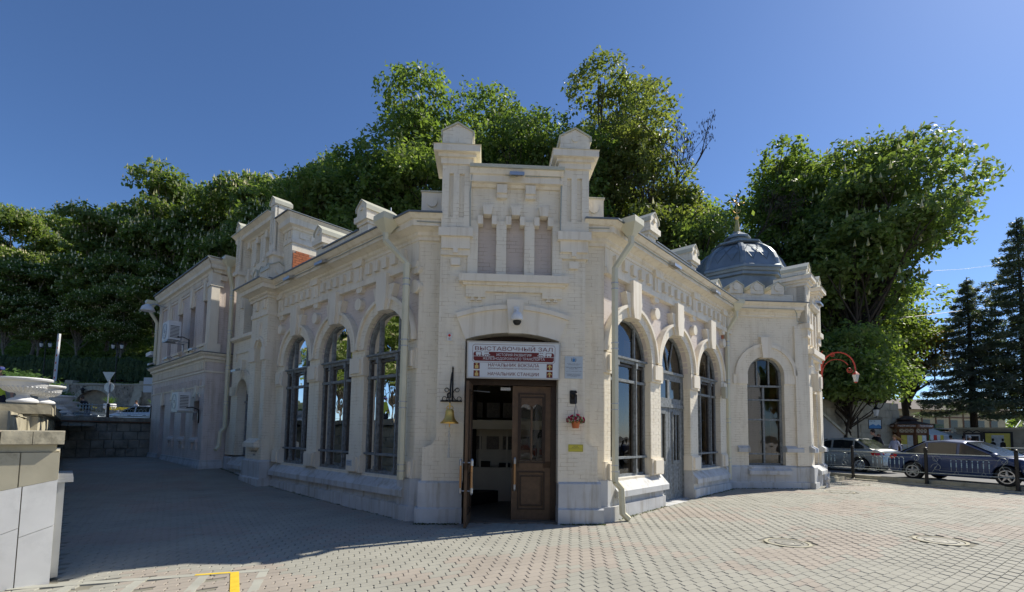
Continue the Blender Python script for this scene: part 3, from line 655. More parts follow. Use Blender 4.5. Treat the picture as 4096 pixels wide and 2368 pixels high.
# ---------------- tall bay at the far left of the hall
def left_bay():
    F = FL; D = -.10; w = MB(); c = 9.2; r = .50; zs = 2.85
    w.box(F, 7.80, c-r, -.6, D, .85, zs+.1); w.box(F, c+r, 10.30, -.6, D, .85, zs+.1)
    w.prism(F, [(10.30, .85), (10.62, .85), (10.62, 1.55), (10.5, 1.75), (10.36, 1.85), (10.30, 2.0)], D, -.6)
    w.archtop(F, c, r, zs, 7.80, 10.30, 4.80, -.6, D, 12)
    c2 = 9.05; h2 = .42
    w.box(F, 7.80, c2-h2, -.6, D, 4.80, 7.05); w.box(F, c2+h2, 10.30, -.6, D, 4.80, 7.05); w.box(F, c2-h2, c2+h2, -.6, D, 6.45, 7.05)
    N = [7.78, 8.52, 9.25]; nh = .16
    xs = [6.9]+[v for q in N for v in (q-nh, q+nh)]+[10.0]
    for i in range(0, len(xs), 2): w.box(F, xs[i], xs[i+1], -.6, D, 7.05, 7.85)
    w.box(F, 6.9, 10.0, -.6, D, 7.85, 8.1); w.box(F, 6.66, 10.0, -6.5, -.26, 5.9, 8.1)  # rear block deepened out of view to keep sun off the annex
    part('wall', w, 'wall')
    for q in N:
        a = MB(); a.box(F, q-.10, q+.10, -.2, D+.06, 7.72, 7.92); a.box(F, q+nh-.02, q+nh+.12, -.2, D+.05, 7.0, 7.12); part('keystone', a, 'trim')
    # lower window hood
    a = MB(); a.ring(F, c, zs, r, r+.32, -.35, D+.05, n=16); a.box(F, c-.11, c+.11, -.3, D+.12, zs+r, zs+r+.62); a.box(F, c-r-.6, c-r, -.3, D+.05, zs-.02, zs+.28); a.box(F, c+r, c+r+.62, -.3, D+.05, zs-.02, zs+.28)
    part('window_hood', a, 'wall')
    wf = window(F, c, r, zs, .85, -.42, style='narrow', trans=2.62)
    # upper window
    fr = MB(); fr.box(F, c2-h2, c2-h2+.06, -.45, -.35, 4.85, 6.4); fr.box(F, c2+h2-.06, c2+h2, -.45, -.35, 4.85, 6.4); fr.box(F, c2-.03, c2+.03, -.45, -.35, 4.85, 6.4); fr.box(F, c2-h2, c2+h2, -.45, -.33, 5.9, 5.96)
    x = part('window', fr, 'frame'); g = MB(); g.box(F, c2-h2, c2+h2, -.43, -.42, 4.8, 6.45); part('pane', g, 'glass', x); g = MB(); g.box(F, c2-h2, c2+h2, -.62, -.6, 4.8, 6.45); part('curtain', g, 'curtain', x)
    a = MB(); a.box(F, c2-.08, c2+.08, -.2, D+.10, 6.45, 6.95); 
    for s in (-1, 1): a.box(F, *sorted((c2+s*.45, c2+s*.62)), -.2, D+.07, 5.75, 6.25)
    a.ring(F, c2, 6.25, h2+.1, h2+.2, -.2, D+.06, n=14); part('window_hood', a, 'trim')
    a = MB(); a.sweep(F, 7.86, 10.25, [(-.3, 4.62), (D+.05, 4.66), (D+.13, 4.70), (D+.13, 4.80), (-.3, 4.84)]); part('ledge', a, 'trim')
    a = MB(); a.box(F, 8.3, 9.95, -.2, D+.04, 4.22, 4.32); a.box(F, 9.85, 9.97, -.2, D+.05, 4.0, 4.25); part('moulding', a, 'trim')
    a = MB(); a.sweep(F, 6.95, 10.0, [(-.6, 7.93), (D+.04, 7.93), (D+.08, 7.98), (D+.22, 8.02), (D+.22, 8.14), (D+.34, 8.22), (-.6, 8.3)]); part('cornice', a, 'trim')
    a = MB(); a.sweep(F, 6.95, 10.0, [(-.6, 8.3), (D+.37, 8.215), (D+.37, 8.24), (-.6, 8.335)]); part('parapet_sheet', a, 'metalcap')
    for q0, q1, zt in ((6.64, 6.97, 8.36), (9.42, 9.76, 8.36)):
        q = (q0+q1)/2; h = (q1-q0)/2
        p = MB(); p.box(F, q0, q1, -.30, .10, 6.78, zt)
        for a0, a1 in ((-h, -.09), (-.03, .03), (.09, h)): p.box(F, q+a0, q+a1, .05, .15, 6.95, zt-.02)
        p.box(F, q-.1, q+.1, .05, .149, 6.95, 7.17); p.box(F, q-.1, q+.1, .05, .149, 8.17, zt-.02)
        py = part('pylon', p, 'wall'); p = MB(); p.box(F, q0-.05, q1+.05, -.3, .21, 6.82, 6.95); p.box(F, q0+.02, q1-.02, -.3, .14, 6.42, 6.82); part('pylon_base', p, 'trim', py)
        p = MB(); mt = MB(); gable_cap(p, mt, F, q, h+.01, -.31, .16, zt, zt+.12, zt+.25); part('pylon_gable', p, 'wall', py); part('sheet_cap', mt, 'metalcap', py)
    plinth(F, 7.9, 10.62, [(8.6, 9.9)], d=.0)
    # raised block behind with the bare brick patch
    a = MB(); a.box(F, 6.03, 6.66, -2.6, -.13, 5.9, 7.65); part('wall', a, 'wall')
    pr = [(-.3, 7.52), (.03, 7.52), (.06, 7.58), (.16, 7.62), (.16, 7.78), (.26, 7.9), (-.3, 7.98)]
    a = MB(); a.sweep(F, 6.03, 6.64, [(x-.13, z) for x, z in pr], m0=-1, dref=-.13); G = Fr(F(6.03, 0, 0), NL, -DL); a.sweep(G, -2.8, -.13, pr, m1=1, dref=0)
    a.box(F, 6.0, 6.6, -2.7, -.10, 7.13, 7.24); part('cornice', a, 'trim')
    a = MB(); G2 = pr[-2:]; a.sweep(G, -2.9, -.13, [(-.3, 8.0), (.30, 7.905), (.30, 7.93), (-.3, 8.03)], m1=1, dref=0); a.sweep(F, 6.03, 6.64, [(-.43, 8.0), (.17, 7.905), (.17, 7.93), (-.43, 8.03)], m0=-1, dref=-.13); part('eaves_sheet', a, 'roof')
    for dd in (-.42, -.75, -1.1): 
        a = MB(); a.box(F, 6.0, 6.1, dd-.085, dd+.085, 7.3, 7.47); part('accent_block', a, 'trim')
    for q in (6.2, 6.42): a = MB(); a.box(F, q-.05, q+.05, -.2, -.10, 7.3, 7.5); part('accent_block', a, 'trim')
    a = MB(); a.box(F, 6.02, 6.1, -.95, -.15, 6.3, 6.90); part('render_gap', a, 'mortar')
    k = 0
    for j in range(8):
        z = 6.33+j*.071
        for i in range(4):
            d0 = -.93+i*.2+(j % 2)*.1
            if j == 7 and i in (0, 3): continue
            b = MB(); b.box(F, 6.008-random.random()*.006, 6.05, d0, min(d0+.19, -.16), z, z+.062); part('brick', b, 'redbrick'); k += 1
left_bay()
# ---------------- annex (two storeys) beyond the tall bay
A_ = thing('annex_building', 'two-storey pale lilac annex with narrow windows at the left end of the station', 'building', FL(13.5, 0, .4))
def apart(name, mb, m, parent=None, **k): return obj(name, mb, m, parent or A_, **k)
def annex():
    F = FL; D = .60; U0, U1 = 10.66, 17.9; Fs = Fr(F(U0, 0, 0), NL, -DL)
    wins = [(11.46, .30), (12.98, .30), (14.46, .30)]; door = (16.05, .34)
    w = MB(); xs = [U0]
    lows = [(c-h, c+h, 1.42, 2.62) for c, h in wins]+[(door[0]-door[1], door[0]+door[1], .4, 2.58)]
    x = U0
    for a, b, z0, z1 in lows:
        w.box(F, x, a, -.1, D, .3, 4.0); w.box(F, a, b, -.1, D, .3, z0); w.box(F, a, b, -.1, D, z1+.06, 4.0); x = b
    w.box(F, x, U1, -.1, D, .3, 4.0); w.box(F, U0+.01, U1, -3, -.1, .3, 7.1)
    D2 = .50; ups = [11.35, 12.95, 14.55, 16.1]; x = U0+.08
    for c in ups:
        w.box(F, x, c-.28, -.1, D2, 4.3, 7.1); w.box(F, c-.28, c+.28, -.1, D2, 4.3, 4.72); w.box(F, c-.28, c+.28, -.1, D2, 6.2, 7.1); x = c+.28
    w.box(F, x, U1-.1, -.1, D2, 4.3, 7.1); apart('wall', w, 'annexwall')
    for c, h in wins:
        f = MB(); f.box(F, c-h, c-h+.05, .22, .32, 1.42, 2.66); f.box(F, c+h-.05, c+h, .22, .32, 1.42, 2.66); f.box(F, c-.02, c+.02, .22, .30, 1.42, 2.66)
        for z in (1.45, 1.9, 2.25): f.box(F, c-h, c+h, .22, .31, z-.02, z+.02)
        wf = apart('window', f, 'framedark'); g = MB(); g.box(F, c-h, c+h, .23, .24, 1.42, 2.68); apart('pane', g, 'glass', wf); g = MB(); g.box(F, c-h, c+h, .08, .1, 1.3, 2.7); apart('curtain', g, 'dark', wf)  # the dark sheet paints the unlit room behind the glass
        k = MB(); k.prism(F, [(c-.08, 2.66), (c+.08, 2.66), (c+.12, 3.2), (c-.12, 3.2)], .4, D+.07); k.prism(F, [(c-h-.08, 2.78), (c-.1, 2.90), (c-.1, 3.02), (c-h-.08, 2.90)], .4, D+.04); k.prism(F, [(c+h+.08, 2.90), (c+.1, 3.02), (c+.1, 2.90), (c+h+.08, 2.78)], .4, D+.04); apart('window_hood', k, 'trim')
        k = MB(); k.sweep(F, c-h-.1, c+h+.1, [(.3, 1.24), (D+.08, 1.24), (D+.08, 1.32), (D, 1.40), (.3, 1.42)])
        for s in (-1, 1): k.box(F, c+s*.26-.07, c+s*.26+.07, .3, D+.05, 1.0, 1.24)
        apart('window_sill', k, 'annexwall')
    f = MB(); c, h = door; f.box(F, c-h, c+h, .2, .26, .45, 2.6); f.box(F, c-h+.06, c+h-.06, .26, .28, .6, 1.4); f.box(F, c-h+.06, c+h-.06, .26, .28, 1.5, 2.4); dd = apart('door', f, 'framedark')
    k = MB(); k.prism(F, [(c-.08, 2.64), (c+.08, 2.64), (c+.12, 3.15), (c-.12, 3.15)], .4, D+.07); apart('window_hood', k, 'trim')
    for c in ups:
        f = MB(); h = .28; f.box(F, c-h, c-h+.05, .12, .22, 4.72, 6.2); f.box(F, c+h-.05, c+h, .12, .22, 4.72, 6.2); f.box(F, c-h, c+h, .12, .21, 5.5, 5.55); f.box(F, c-.02, c+.02, .12, .20, 4.72, 6.2)
        wf = apart('window', f, 'frame'); g = MB(); g.box(F, c-h, c+h, .13, .14, 4.72, 6.2); apart('pane', g, 'glass', wf); g = MB(); g.box(F, c-h, c+h, -.02, .0, 4.7, 6.2); apart('curtain', g, 'curtain', wf)
        k = MB(); k.prism(F, [(c-.24, 6.20), (c+.24, 6.20), (c+.33, 6.62), (c-.33, 6.62)], .3, D2+.04); k.prism(F, [(c-.10, 6.18), (c+.10, 6.18), (c+.13, 6.85), (c-.13, 6.85)], .3, D2+.10); apart('window_hood', k, 'trim')
        k = MB(); k.sweep(F, c-.42, c+.42, [(.3, 4.55), (D2+.13, 4.55), (D2+.13, 4.64), (D2, 4.70), (.3, 4.72)]); k.box(F, c-.33, c+.33, .3, D2+.07, 4.38, 4.55); apart('window_sill', k, 'trim')
    def run(pr, m, name, D_, a0=U0, side=True, s_end=-.9):
        a = MB(); a.sweep(F, a0, U1+.1, [(x+D_, z) for x, z in pr], m0=-1, dref=D_)
        if side: a.sweep(Fs, s_end, D_, pr, m1=1, dref=0)
        apart(name, a, m)
    run([(-.3, 3.98), (.03, 3.98), (.05, 4.05), (.12, 4.08), (.12, 4.16), (.22, 4.22), (.22, 4.27), (-.3, 4.33)], 'trim', 'cornice', D)
    run([(-.35, 4.33), (.26, 4.275), (.26, 4.295), (-.35, 4.36)], 'roof', 'eaves_sheet', D)
    run([(-.3, 3.62), (.03, 3.62), (.03, 3.68), (-.3, 3.68)], 'trim', 'band', D)
    run([(-.3, 3.13), (.03, 3.13), (.03, 3.17), (-.3, 3.17)], 'trim', 'band', D, side=False)
    for i in range(40):
        u = U0+.12+i*.178; a = MB(); a.box(F, u, u+.09, .4, D+.06, 3.72, 3.96); apart('dentil', a, 'trim')
    for i in range(36):
        u = U0+.38+i*.178; a = MB(); a.prism(F, [(u, 3.17), (u+.095, 3.17), (u+.095, 3.36), (u+.0475, 3.42), (u, 3.36)], .4, D+.045); apart('arcade_block', a, 'annexwall')
    run([(-.3, 6.78), (.04, 6.78), (.04, 6.84), (-.3, 6.84)], 'trim', 'band', D2, a0=U0+.1, side=False)
    run([(-.3, 7.08), (.05, 7.08), (.07, 7.16), (.16, 7.20), (.16, 7.32), (.24, 7.42), (.24, 7.5), (-.3, 7.58)], 'trim', 'cornice', D2, a0=U0+.08)
    run([(-.5, 7.6), (.3, 7.505), (.3, 7.535), (-.5, 7.68)], 'roof', 'eaves_sheet', D2, a0=U0+.08)
    for i in range(38):
        u = U0+.45+i*.175; a = MB(); a.box(F, u, u+.08, .4, D2+.05, 6.9, 7.06); apart('dentil', a, 'trim')
    a = MB(); a.box(F, U0+.02, U0+.42, .3, D2+.06, 4.33, 7.08); a.box(Fs, .1, D2+.04, -.2, .05, 4.33, 7.08) if False else None; a.box(F, U0+.0, U0+.45, .2, D2+.1, 6.62, 6.75); a.box(F, U0+.0, U0+.45, .2, D2+.1, 4.33, 4.62); apart('corner_pilaster', a, 'trim')
    a = MB(); a.box(F, U1-.5, U1-.08, .3, D2+.06, 4.33, 7.08); apart('corner_pilaster', a, 'trim')
    a = MB(); a.box(Fs, -.05, .42, -.1, .02, 1.35, 2.55); apart('side_panel', a, 'annexwall')
    a = MB(); a.box(Fs, .1, .3, -.1, .03, 6.85, 7.02); apart('accent_block', a, 'trim')
    pr = [(-.4, 0), (.08, 0), (.08, .47), (.04, .60), (.04, .66), (-.4, .70)]
    a = MB(); a.sweep(F, U0, door[0]-door[1], [(x+D, z) for x, z in pr], m0=-1, dref=D); a.sweep(F, door[0]+door[1], U1, [(x+D, z+.0) for x, z in pr]); a.sweep(Fs, -.5, D, pr, m1=1, dref=0); apart('plinth', a, 'plinth')
    a = MB(); a.hexa([F(U0-.2, -6, 7.5), F(U1+.3, -6, 7.5), F(U1+.3, D2+.2, 7.52), F(U0-.2, D2+.2, 7.52), F(U0+1.5, -5, 8.3), F(U1-1.5, -5, 8.3), F(U1-1.5, -2, 8.3), F(U0+1.5, -2, 8.3)]); apart('roof', a, 'roof')
annex()
# ---------------- octagonal tower at the right end
T = Fr(FR(7.6, -.10, 0), DC, NC)
def tower():
    w = MB(); SW = 2.55; c = 1.18; r = .61; zs = 3.68
    w.box(T, -.3, c-r, -.5, 0, .8, zs); w.box(T, c+r, SW, -.5, 0, .8, zs); w.archtop(T, c, r, zs, -.3, SW, 5.62, -.5, 0, 16)
    w.box(T, 2.14, SW+.03, -.3, .07, .8, 5.3)
    part('tower_wall', w, 'wall')
    a = MB(); a.ring(T, c, zs, r, r+.33, -.3, .03, n=22); part('archivolt', a, 'wall'); a = MB(); a.ring(T, c, zs, r+.31, r+.42, -.3, .07, n=22); part('arch_moulding', a, 'trim')
    a = MB(); a.prism(T, [(c-.12, 4.24), (c+.12, 4.24), (c+.20, 4.92), (c-.20, 4.92)], -.2, .11); part('keystone', a, 'trim')
    for s in (-1, 1):
        a = MB(); a.box(T, *sorted((c+s*(r-.005), c+s*(r+.47))), -.4, .04, 3.40, 3.72); part('impost_block', a, 'trim')
        a = MB(); u0, u1 = sorted((c+s*(r-.01), c+s*(r+(.36 if s < 0 else .55)))); a.sweep(T, u0, u1, [(-.3, 1.22), (.10, 1.22), (.10, 1.34), (.02, 1.42), (-.3, 1.42)]); part('ledge', a, 'plinth')
    window(T, c, r, zs, .80, -.20, style='tower', trans=3.34)
    a = MB(); a.box(T, -.1, SW+.1, -.5, .10, -.4, .27); a.sweep(T, -.1, SW+.08, [(-.5, .26), (.09, .26), (.06, .30), (.06, .74), (.0, .80), (-.5, .8)]); a.sweep(T, .5, 1.9, [(-.3, .50), (.16, .52), (.16, .64), (-.05, .80), (-.3, .8)]); part('plinth', a, 'plinth')
    a = MB(); a.sweep(T, -.1, 2.35, [(x, z-.0) for x, z in corn(0, 6.0)]); part('cornice', a, 'trim'); a = MB(); a.sweep(T, -.1, 2.42, edge_metal(0, 6.0)); part('eaves_sheet', a, 'roof')
    w = MB(); w.box(T, -.5, 2.2, -.45, -.05, 6.0, 6.37); part('parapet', w, 'wall')
    for i, q in enumerate((.27, .96, 1.66)):
        b = MB(); mt = MB(); gable_cap(b, mt, T, q, .22, -.4, 0, 6.36, 6.62, 6.76); b.disc(T, q, 6.57, .12, 0, .035, 16)
        m_ = part('merlon', b, 'wall'); part('sheet_cap', mt, 'metalcap', m_)
    b = MB(); mt = MB(); G = Fr(FR(7.35, -.35, 0), DR, NR); gable_cap(b, mt, G, .0, .24, -.8, .02, 6.0, 6.62, 6.78); b.disc(G, 0, 6.5, .11, 0, .06, 14); m_ = part('merlon', b, 'wall'); part('sheet_cap', mt, 'metalcap', m_)
    # portal face (faces the tracks)
    F = FR; D = 1.70; w = MB(); pc = 10.48; hw = .46
    w.box(F, 9.40, pc-hw, .9, D, .8, 3.2); w.box(F, pc+hw, 11.56, .9, D, .8, 3.2); w.box(F, 9.40, 11.56, .9, D, 3.2, 6.35)
    w.box(F, 9.40, 9.85, 1.2, D+.08, .8, 3.35); w.box(F, 11.1, 11.56, 1.2, D+.08, .8, 3.35)
    part('tower_wall', w, 'wall')
    for q in (9.95, 10.48, 11.0): a = MB(); a.box(F, q-.14, q+.14, D-.1, D+.002+.005, 4.8, 5.85); part('niche_wall', a, 'lilac')
    for q in (9.78, 10.21, 10.74, 11.17): a = MB(); a.box(F, q-.07, q+.07, D-.1, D+.08, 4.75, 5.9); part('niche_frame', a, 'trim')
    wf = MB(); wf.box(F, pc-hw, pc+hw, 1.25, 1.35, .8, .9); wf.box(F, pc-.03, pc+.03, 1.25, 1.35, .8, 3.2); 
    for z in (1.2, 2.1, 2.75, 3.15): wf.box(F, pc-hw, pc+hw, 1.25, 1.36, z-.03, z+.03)
    wf.box(F, pc-hw, pc-hw+.06, 1.25, 1.36, .8, 3.2); x = part('window', wf, 'framedark'); g = MB(); g.box(F, pc-hw, pc+hw, 1.27, 1.28, .8, 3.2); part('pane', g, 'glass', x); g = MB(); g.box(F, pc-hw, pc+hw, 1.0, 1.02, .8, 3.2); part('curtain', g, 'dark', x)  # dark sheet behind the pane stands in for interior shade
    a = MB(); a.prism(F, [(pc-.2, 3.25), (pc+.2, 3.25), (pc+.28, 3.85), (pc-.28, 3.85)], 1.5, D+.2); a.box(F, pc-.14, pc+.14, 1.5, D+.25, 3.35, 3.75); part('keystone', a, 'trim')
    a = MB(); a.box(F, 9.55, 11.4, 1.5, D+.22, 4.42, 4.6); a.box(F, 9.62, 11.33, 1.5, D+.14, 4.3, 4.42); a.box(F, 9.68, 10.0, 1.5, D+.1, 4.05, 4.3); a.box(F, 10.95, 11.27, 1.5, D+.1, 4.05, 4.3); part('ledge', a, 'trim')
    a = MB(); a.sweep(F, 9.75, 11.1, [(1.2, 6.05), (D+.08, 6.05), (D+.16, 6.12), (D+.16, 6.24), (D+.22, 6.32), (1.2, 6.4)]); part('cornice', a, 'trim')
    for k0, k1 in ((9.33, 9.90), (11.05, 11.62)):
        a = MB(); a.sweep(F, k0, k1, [(1.3, 1.22), (D+.20, 1.22), (D+.20, 1.34), (D+.08, 1.42), (1.3, 1.42)]); part('ledge', a, 'plinth')
        a = MB(); a.box(F, k0-.04, k1+.03, .9, D+.20, -.4, .27); a.box(F, k0, k1, .9, D+.16, .27, .74); a.hexa([F(k0, .9, .74), F(k1, .9, .74), F(k1, D+.16, .74), F(k0, D+.16, .74), F(k0+.07, .9, .82), F(k1-.07, .9, .82), F(k1-.07, D+.08, .82), F(k0+.07, D+.08, .82)]); part('plinth', a, 'plinth')
    a = MB(); a.box(F, 9.9, 11.1, .9, D+.12, -.4, .5); a.sweep(F, 9.95, 11.0, [(1.2, .5), (D+.26, .5), (D+.26, .62), (D+.05, .78), (1.2, .78)]); part('plinth', a, 'plinth')
    for c0 in (9.50, 11.28):
        p = MB(); h = .25; p.box(F, c0-h, c0+h, 1.06, D+.05, 5.2, 6.68)
        for a0, a1 in ((-h, -.12), (-.05, .05), (.12, h)): p.box(F, c0+a0, c0+a1, 1.5, D+.10, 5.38, 6.68)
        py = part('pylon', p, 'wall')
        p = MB(); p.box(F, c0-h-.05, c0+h+.05, 1.05, D+.17, 5.22, 5.38); p.box(F, c0-h+.01, c0+h-.01, 1.1, D+.10, 4.95, 5.22); part('pylon_base', p, 'trim', py)
        p = MB()
        for z0, z1, g in ((6.64, 6.74, .03), (6.74, 6.82, .09), (6.82, 6.95, .17)): p.box(F, c0-h-g, c0+h+g, 1.04-g, D+.10+g, z0, z1)
        part('pylon_cap', p, 'trim', py); p = MB(); mt = MB(); gable_cap(p, mt, F, c0, h, 1.08, D+.12, 6.95, 7.26, 7.42); p.disc(F, c0, 7.2, .06, D+.1, D+.16, 12)
        g = h+.19; e = 1.06
        mt.hexa([F(c0-g, e-.17, 6.95), F(c0+g, e-.17, 6.95), F(c0+g, D+.29, 6.95), F(c0-g, D+.29, 6.95), F(c0-h, e, 7.03), F(c0+h, e, 7.03), F(c0+h, D+.13, 7.03), F(c0-h, D+.13, 7.03)])
        part('pylon_gable', p, 'wall', py); part('sheet_cap', mt, 'metalcap', py)
    # far chamfer closes the octagon
    a = MB(); p = [FR(11.56, 1.6, 0), FR(13.3, -.1, 0), FR(13.3, -4, 0), FR(7.8, -4, 0), FR(7.8, -.3, 0), FR(9.5, 1.4, 0)]
    a.add([q+Vector((0, 0, .2)) for q in p]+[q+Vector((0, 0, 6.05)) for q in p], [(0, 1, 2, 3, 4, 5), (11, 10, 9, 8, 7, 6)]+[(i, (i+1) % 6, 6+(i+1) % 6, 6+i) for i in (0, 1, 2)])
    part('tower_wall', a, 'wall')
    # dome
    c = FR(10.52, -.66, 0); rot = atan2(DC.y, DC.x)+radians(22.5)
    def octo(rings, mb, n=8, off=0):
        b = len(mb.v)
        for r, z in rings:
            for k in range(n):
                t = rot+off+2*pi*k/n; mb.v.append(c+Vector((r*cos(t), r*sin(t), z)))
        for i in range(len(rings)-1):
            for k in range(n): mb.f.append((b+i*n+k, b+i*n+(k+1) % n, b+(i+1)*n+(k+1) % n, b+(i+1)*n+k))
        mb.f.append(tuple(b+k for k in range(n))[::-1]); mb.f.append(tuple(b+(len(rings)-1)*n+k for k in range(n)))
    a = MB(); octo([(1.5, 6.0), (1.5, 7.35), (1.62, 7.38), (1.62, 7.48), (1.68, 7.50), (1.70, 7.62)], a); dm = part('dome', a, 'dome')
    RD = 1.66
    prof = [(RD*cos(t)*.985, 7.72+1.22*sin(t)) for t in [radians(x) for x in (0, 12, 24, 36, 48, 58, 66)]]
    a = MB(); octo([(1.75, 7.60), (1.75, 7.68), (1.69, 7.74)]+[(r-.02, z) for r, z in prof[1:]], a); part('dome_shell', a, 'dome', dm)
    for k in range(8):
        t = rot+2*pi*k/8; a = MB(); side = Vector((-sin(t), cos(t), 0))
        pts = [c+Vector((r*cos(t), r*sin(t), z)) for r, z in prof]; 
        vs = []
        for p in pts: 
            o = (p-c-Vector((0, 0, 7.4))).normalized()*.035
            vs += [p+side*.10-o*1.5, p+side*.085+o*.5, p+o, p-side*.085+o*.5, p-side*.10-o*1.5]
        fs = [(i*5+j, i*5+j+1, i*5+5+j+1, i*5+5+j) for i in range(len(pts)-1) for j in range(4)]
        a.add(vs, fs); part('dome_rib', a, 'dome', dm)
    # diagonal seams
    a = MB()
    for k in range(8):
        t0, t1 = rot+2*pi*k/8, rot+2*pi*(k+1)/8
        def sp(x, y):   # x 0..1 across the facet, y 0..1 up
            yy = y*(len(prof)-1); i = min(int(yy), len(prof)-2); f = yy-i
            r = (prof[i][0]*(1-f)+prof[i+1][0]*f)-.002; z = prof[i][1]*(1-f)+prof[i+1][1]*f
            return c+Vector((r*(cos(t0)*(1-x)+cos(t1)*x), r*(sin(t0)*(1-x)+sin(t1)*x), z+.006))
        for s0 in (-.6, -.2, .2, .6):
            for sg in (1, -1):
                pts = []
                for j in range(13):
                    y = .06+.88*j/12; x = s0+.75*y; x = x if sg > 0 else 1-x
                    if .09 < x < .91: pts.append(sp(x, y))
                if len(pts) > 1: a.tube(pts, .009, 4)
    part('dome_seams', a, 'roof', dm)
    a = MB(); octo([(.86, 8.80), (.92, 8.84), (.92, 8.90), (.60, 8.96), (.42, 9.05), (.36, 9.12), (.36, 9.17), (.47, 9.19), (.47, 9.26), (.22, 9.42), (.12, 9.50)], a); part('lantern', a, 'dome', dm)
    sp_ = MB(); sp_.lathe(c, [(.125, 9.47), (.05, 9.98), (.05, 10.0), (.09, 10.05), (.09, 10.10), (.03, 10.15), (.01, 10.16)], 16); s_ = part('spire', sp_, 'gold', dm, smooth=40)
    a = MB(); e = DC; q = c
    a.box(Fr(q, e, NC), -.016, .016, -.012, .012, 10.15, 10.93); a.box(Fr(q, e, NC), -.26, .26, -.012, .012, 10.66, 10.69)
    for x, z in ((0, 10.95), (-.27, 10.675), (.27, 10.675), (0, 10.675)): a.lathe(q+e*x, [(.005, z-.035), (.035, z), (.005, z+.035)], 8)
    for k in range(4): t = pi/4+k*pi/2; a.tube([q+Vector((0, 0, 10.675)), q+e*(.14*cos(t))+Vector((0, 0, 10.675+.14*sin(t)))], .007, 4)
    a.tube([q+e*(.15*cos(t))+Vector((0, 0, 10.42+.16*sin(t))) for t in [pi+pi*i/10 for i in range(11)]], .010, 5); a.box(Fr(q, e, NC), -.07, .07, -.01, .01, 10.38, 10.40)
    part('cross', a, 'gold', dm)
tower()
bricks(T, [(0, .55, 1.45, 3.38), (1.80, 2.12, 1.45, 3.38), (0, 2.1, 5.0, 5.55), (.05, .7, 4.2, 5.0), (1.65, 2.1, 4.2, 5.0)], 0, 'wall', 0)
bricks(FL, [(6.62, 6.86, .9, 3.7), (7.38, 7.78, .9, 3.7), (6.62, 7.78, 4.75, 5.0)], .22, 'wall', 0)
# ---------------- roofs and parapets
a = MB(); e = .2
P0_ = FC(-1.9, -.2, 5.97); 
def rp(a_, b_, z): return OF+DL*a_+DR*b_+Vector((0, 0, z))
a.add([FL(0, .1, 6.0), FL(6.7, .1, 6.0), FL(6.7, -2.6, 6.55), FL(1.6, -2.6, 6.55)], [(0, 1, 2, 3)])
a.add([FR(0, .1, 6.0), FR(7.8, .1, 6.0), FR(7.8, -2.6, 6.55), FR(1.6, -2.6, 6.55)], [(0, 1, 2, 3)])
a.add([FC(-1.95, -.3, 6.0), FC(1.95, -.3, 6.0), FR(1.6, -2.6, 6.55), FL(1.6, -2.6, 6.55)], [(0, 1, 2, 3)])
part('roof', a, 'roof', recalc=False)
a = MB(); a.add([FL(1.6, -2.6, 6.55), FL(12, -2.6, 6.55), FL(12, -14, 6.7), FR(14, -14, 6.7), FR(14, -2.6, 6.55), FR(1.6, -2.6, 6.55)], [tuple(range(6))]); part('roof', a, 'roof', recalc=False)
for F, blocks in ((FL, (2.55, 4.78)), (FR, (2.65, 5.32))):
    a = MB(); a.box(F, blocks[0]+.2, blocks[1]-.2, -.65, -.35, 5.9, 6.62); part('parapet', a, 'wall'); a = MB(); a.box(F, blocks[0]+.2, blocks[1]-.2, -.68, -.31, 6.62, 6.65); part('parapet_sheet', a, 'roof')
    for u in blocks:
        a = MB(); a.box(F, u-.21, u+.21, -1.1, -.36, 5.9, 6.72); a.box(F, u-.24, u+.24, -1.13, -.32, 6.70, 6.78); a.box(F, u-.29, u+.29, -1.2, -.26, 6.78, 6.92)
        mt = MB(); gable_cap(a, mt, F, u, .22, -1.15, -.30, 6.92, 7.14, 7.30); a.disc(F, u, 7.10, .06, -.32, -.25, 12)
        m_ = part('parapet_block', a, 'wall'); part('sheet_cap', mt, 'metalcap', m_)
# ---------------- downpipes
def sq(mb, pts, s):
    mb.tube(pts, s, 4)
def downpipe(F, uf, up, zf, zb, dpi, dfu, shoe=0, parent=None):
    a = MB(); f = lambda u, d, z: F(u, d, z)
    w0, w1 = .19, .06; z0, z1, z2 = zf-.34, zf-.12, zf
    q = [(w1, z0), (w0, z1), (w0, z2)]
    for (ra, za), (rb, zb_) in zip(q[:-1], q[1:]):
        a.hexa([F(uf+x*ra, dfu+y*ra, za) for x, y in ((-1, -1), (1, -1), (1, 1), (-1, 1))]+[F(uf+x*rb, dfu+y*rb, zb_) for x, y in ((-1, -1), (1, -1), (1, 1), (-1, 1))])
    pts = [F(uf, dfu, zf-.33), F(uf, dfu, zf-.50), F(up, dpi, zf-.98), F(up, dpi, zb)]
    a.tube(pts, .072, 6)
    if shoe: a.tube([F(up, dpi, zb+.01), F(up+.14*shoe, dpi+.06, zb-.14), F(up+.17*shoe, dpi+.07, zb-.62), F(up+.28*shoe, dpi+.14, zb-.74)], .068, 6)
    o = obj('downpipe', a, 'pipe', parent or B)
    z = zf-1.3
    c = MB()
    while z > zb+.1: c.tube([F(up, dpi, z), F(up, dpi, z+.02)], .082, 6); c.tube([F(up, dpi, z-.12), F(up, dpi, z-.10)], .080, 6); z -= 1.22
    obj('pipe_bracket', c, 'steel', o)
downpipe(FL, .42, .06, 6.02, .78, .10, .36)
downpipe(FR, .16, .0, 6.05, .78, .10, .38, shoe=1)
downpipe(T, .02, -.22+.0, 5.98, .38, .28, .42)
Gp = Fr(FL(10.5, 0, 0), NL, -DL)
downpipe(Gp, .18, .02, 7.60, 1.75, .12, .22, shoe=1)
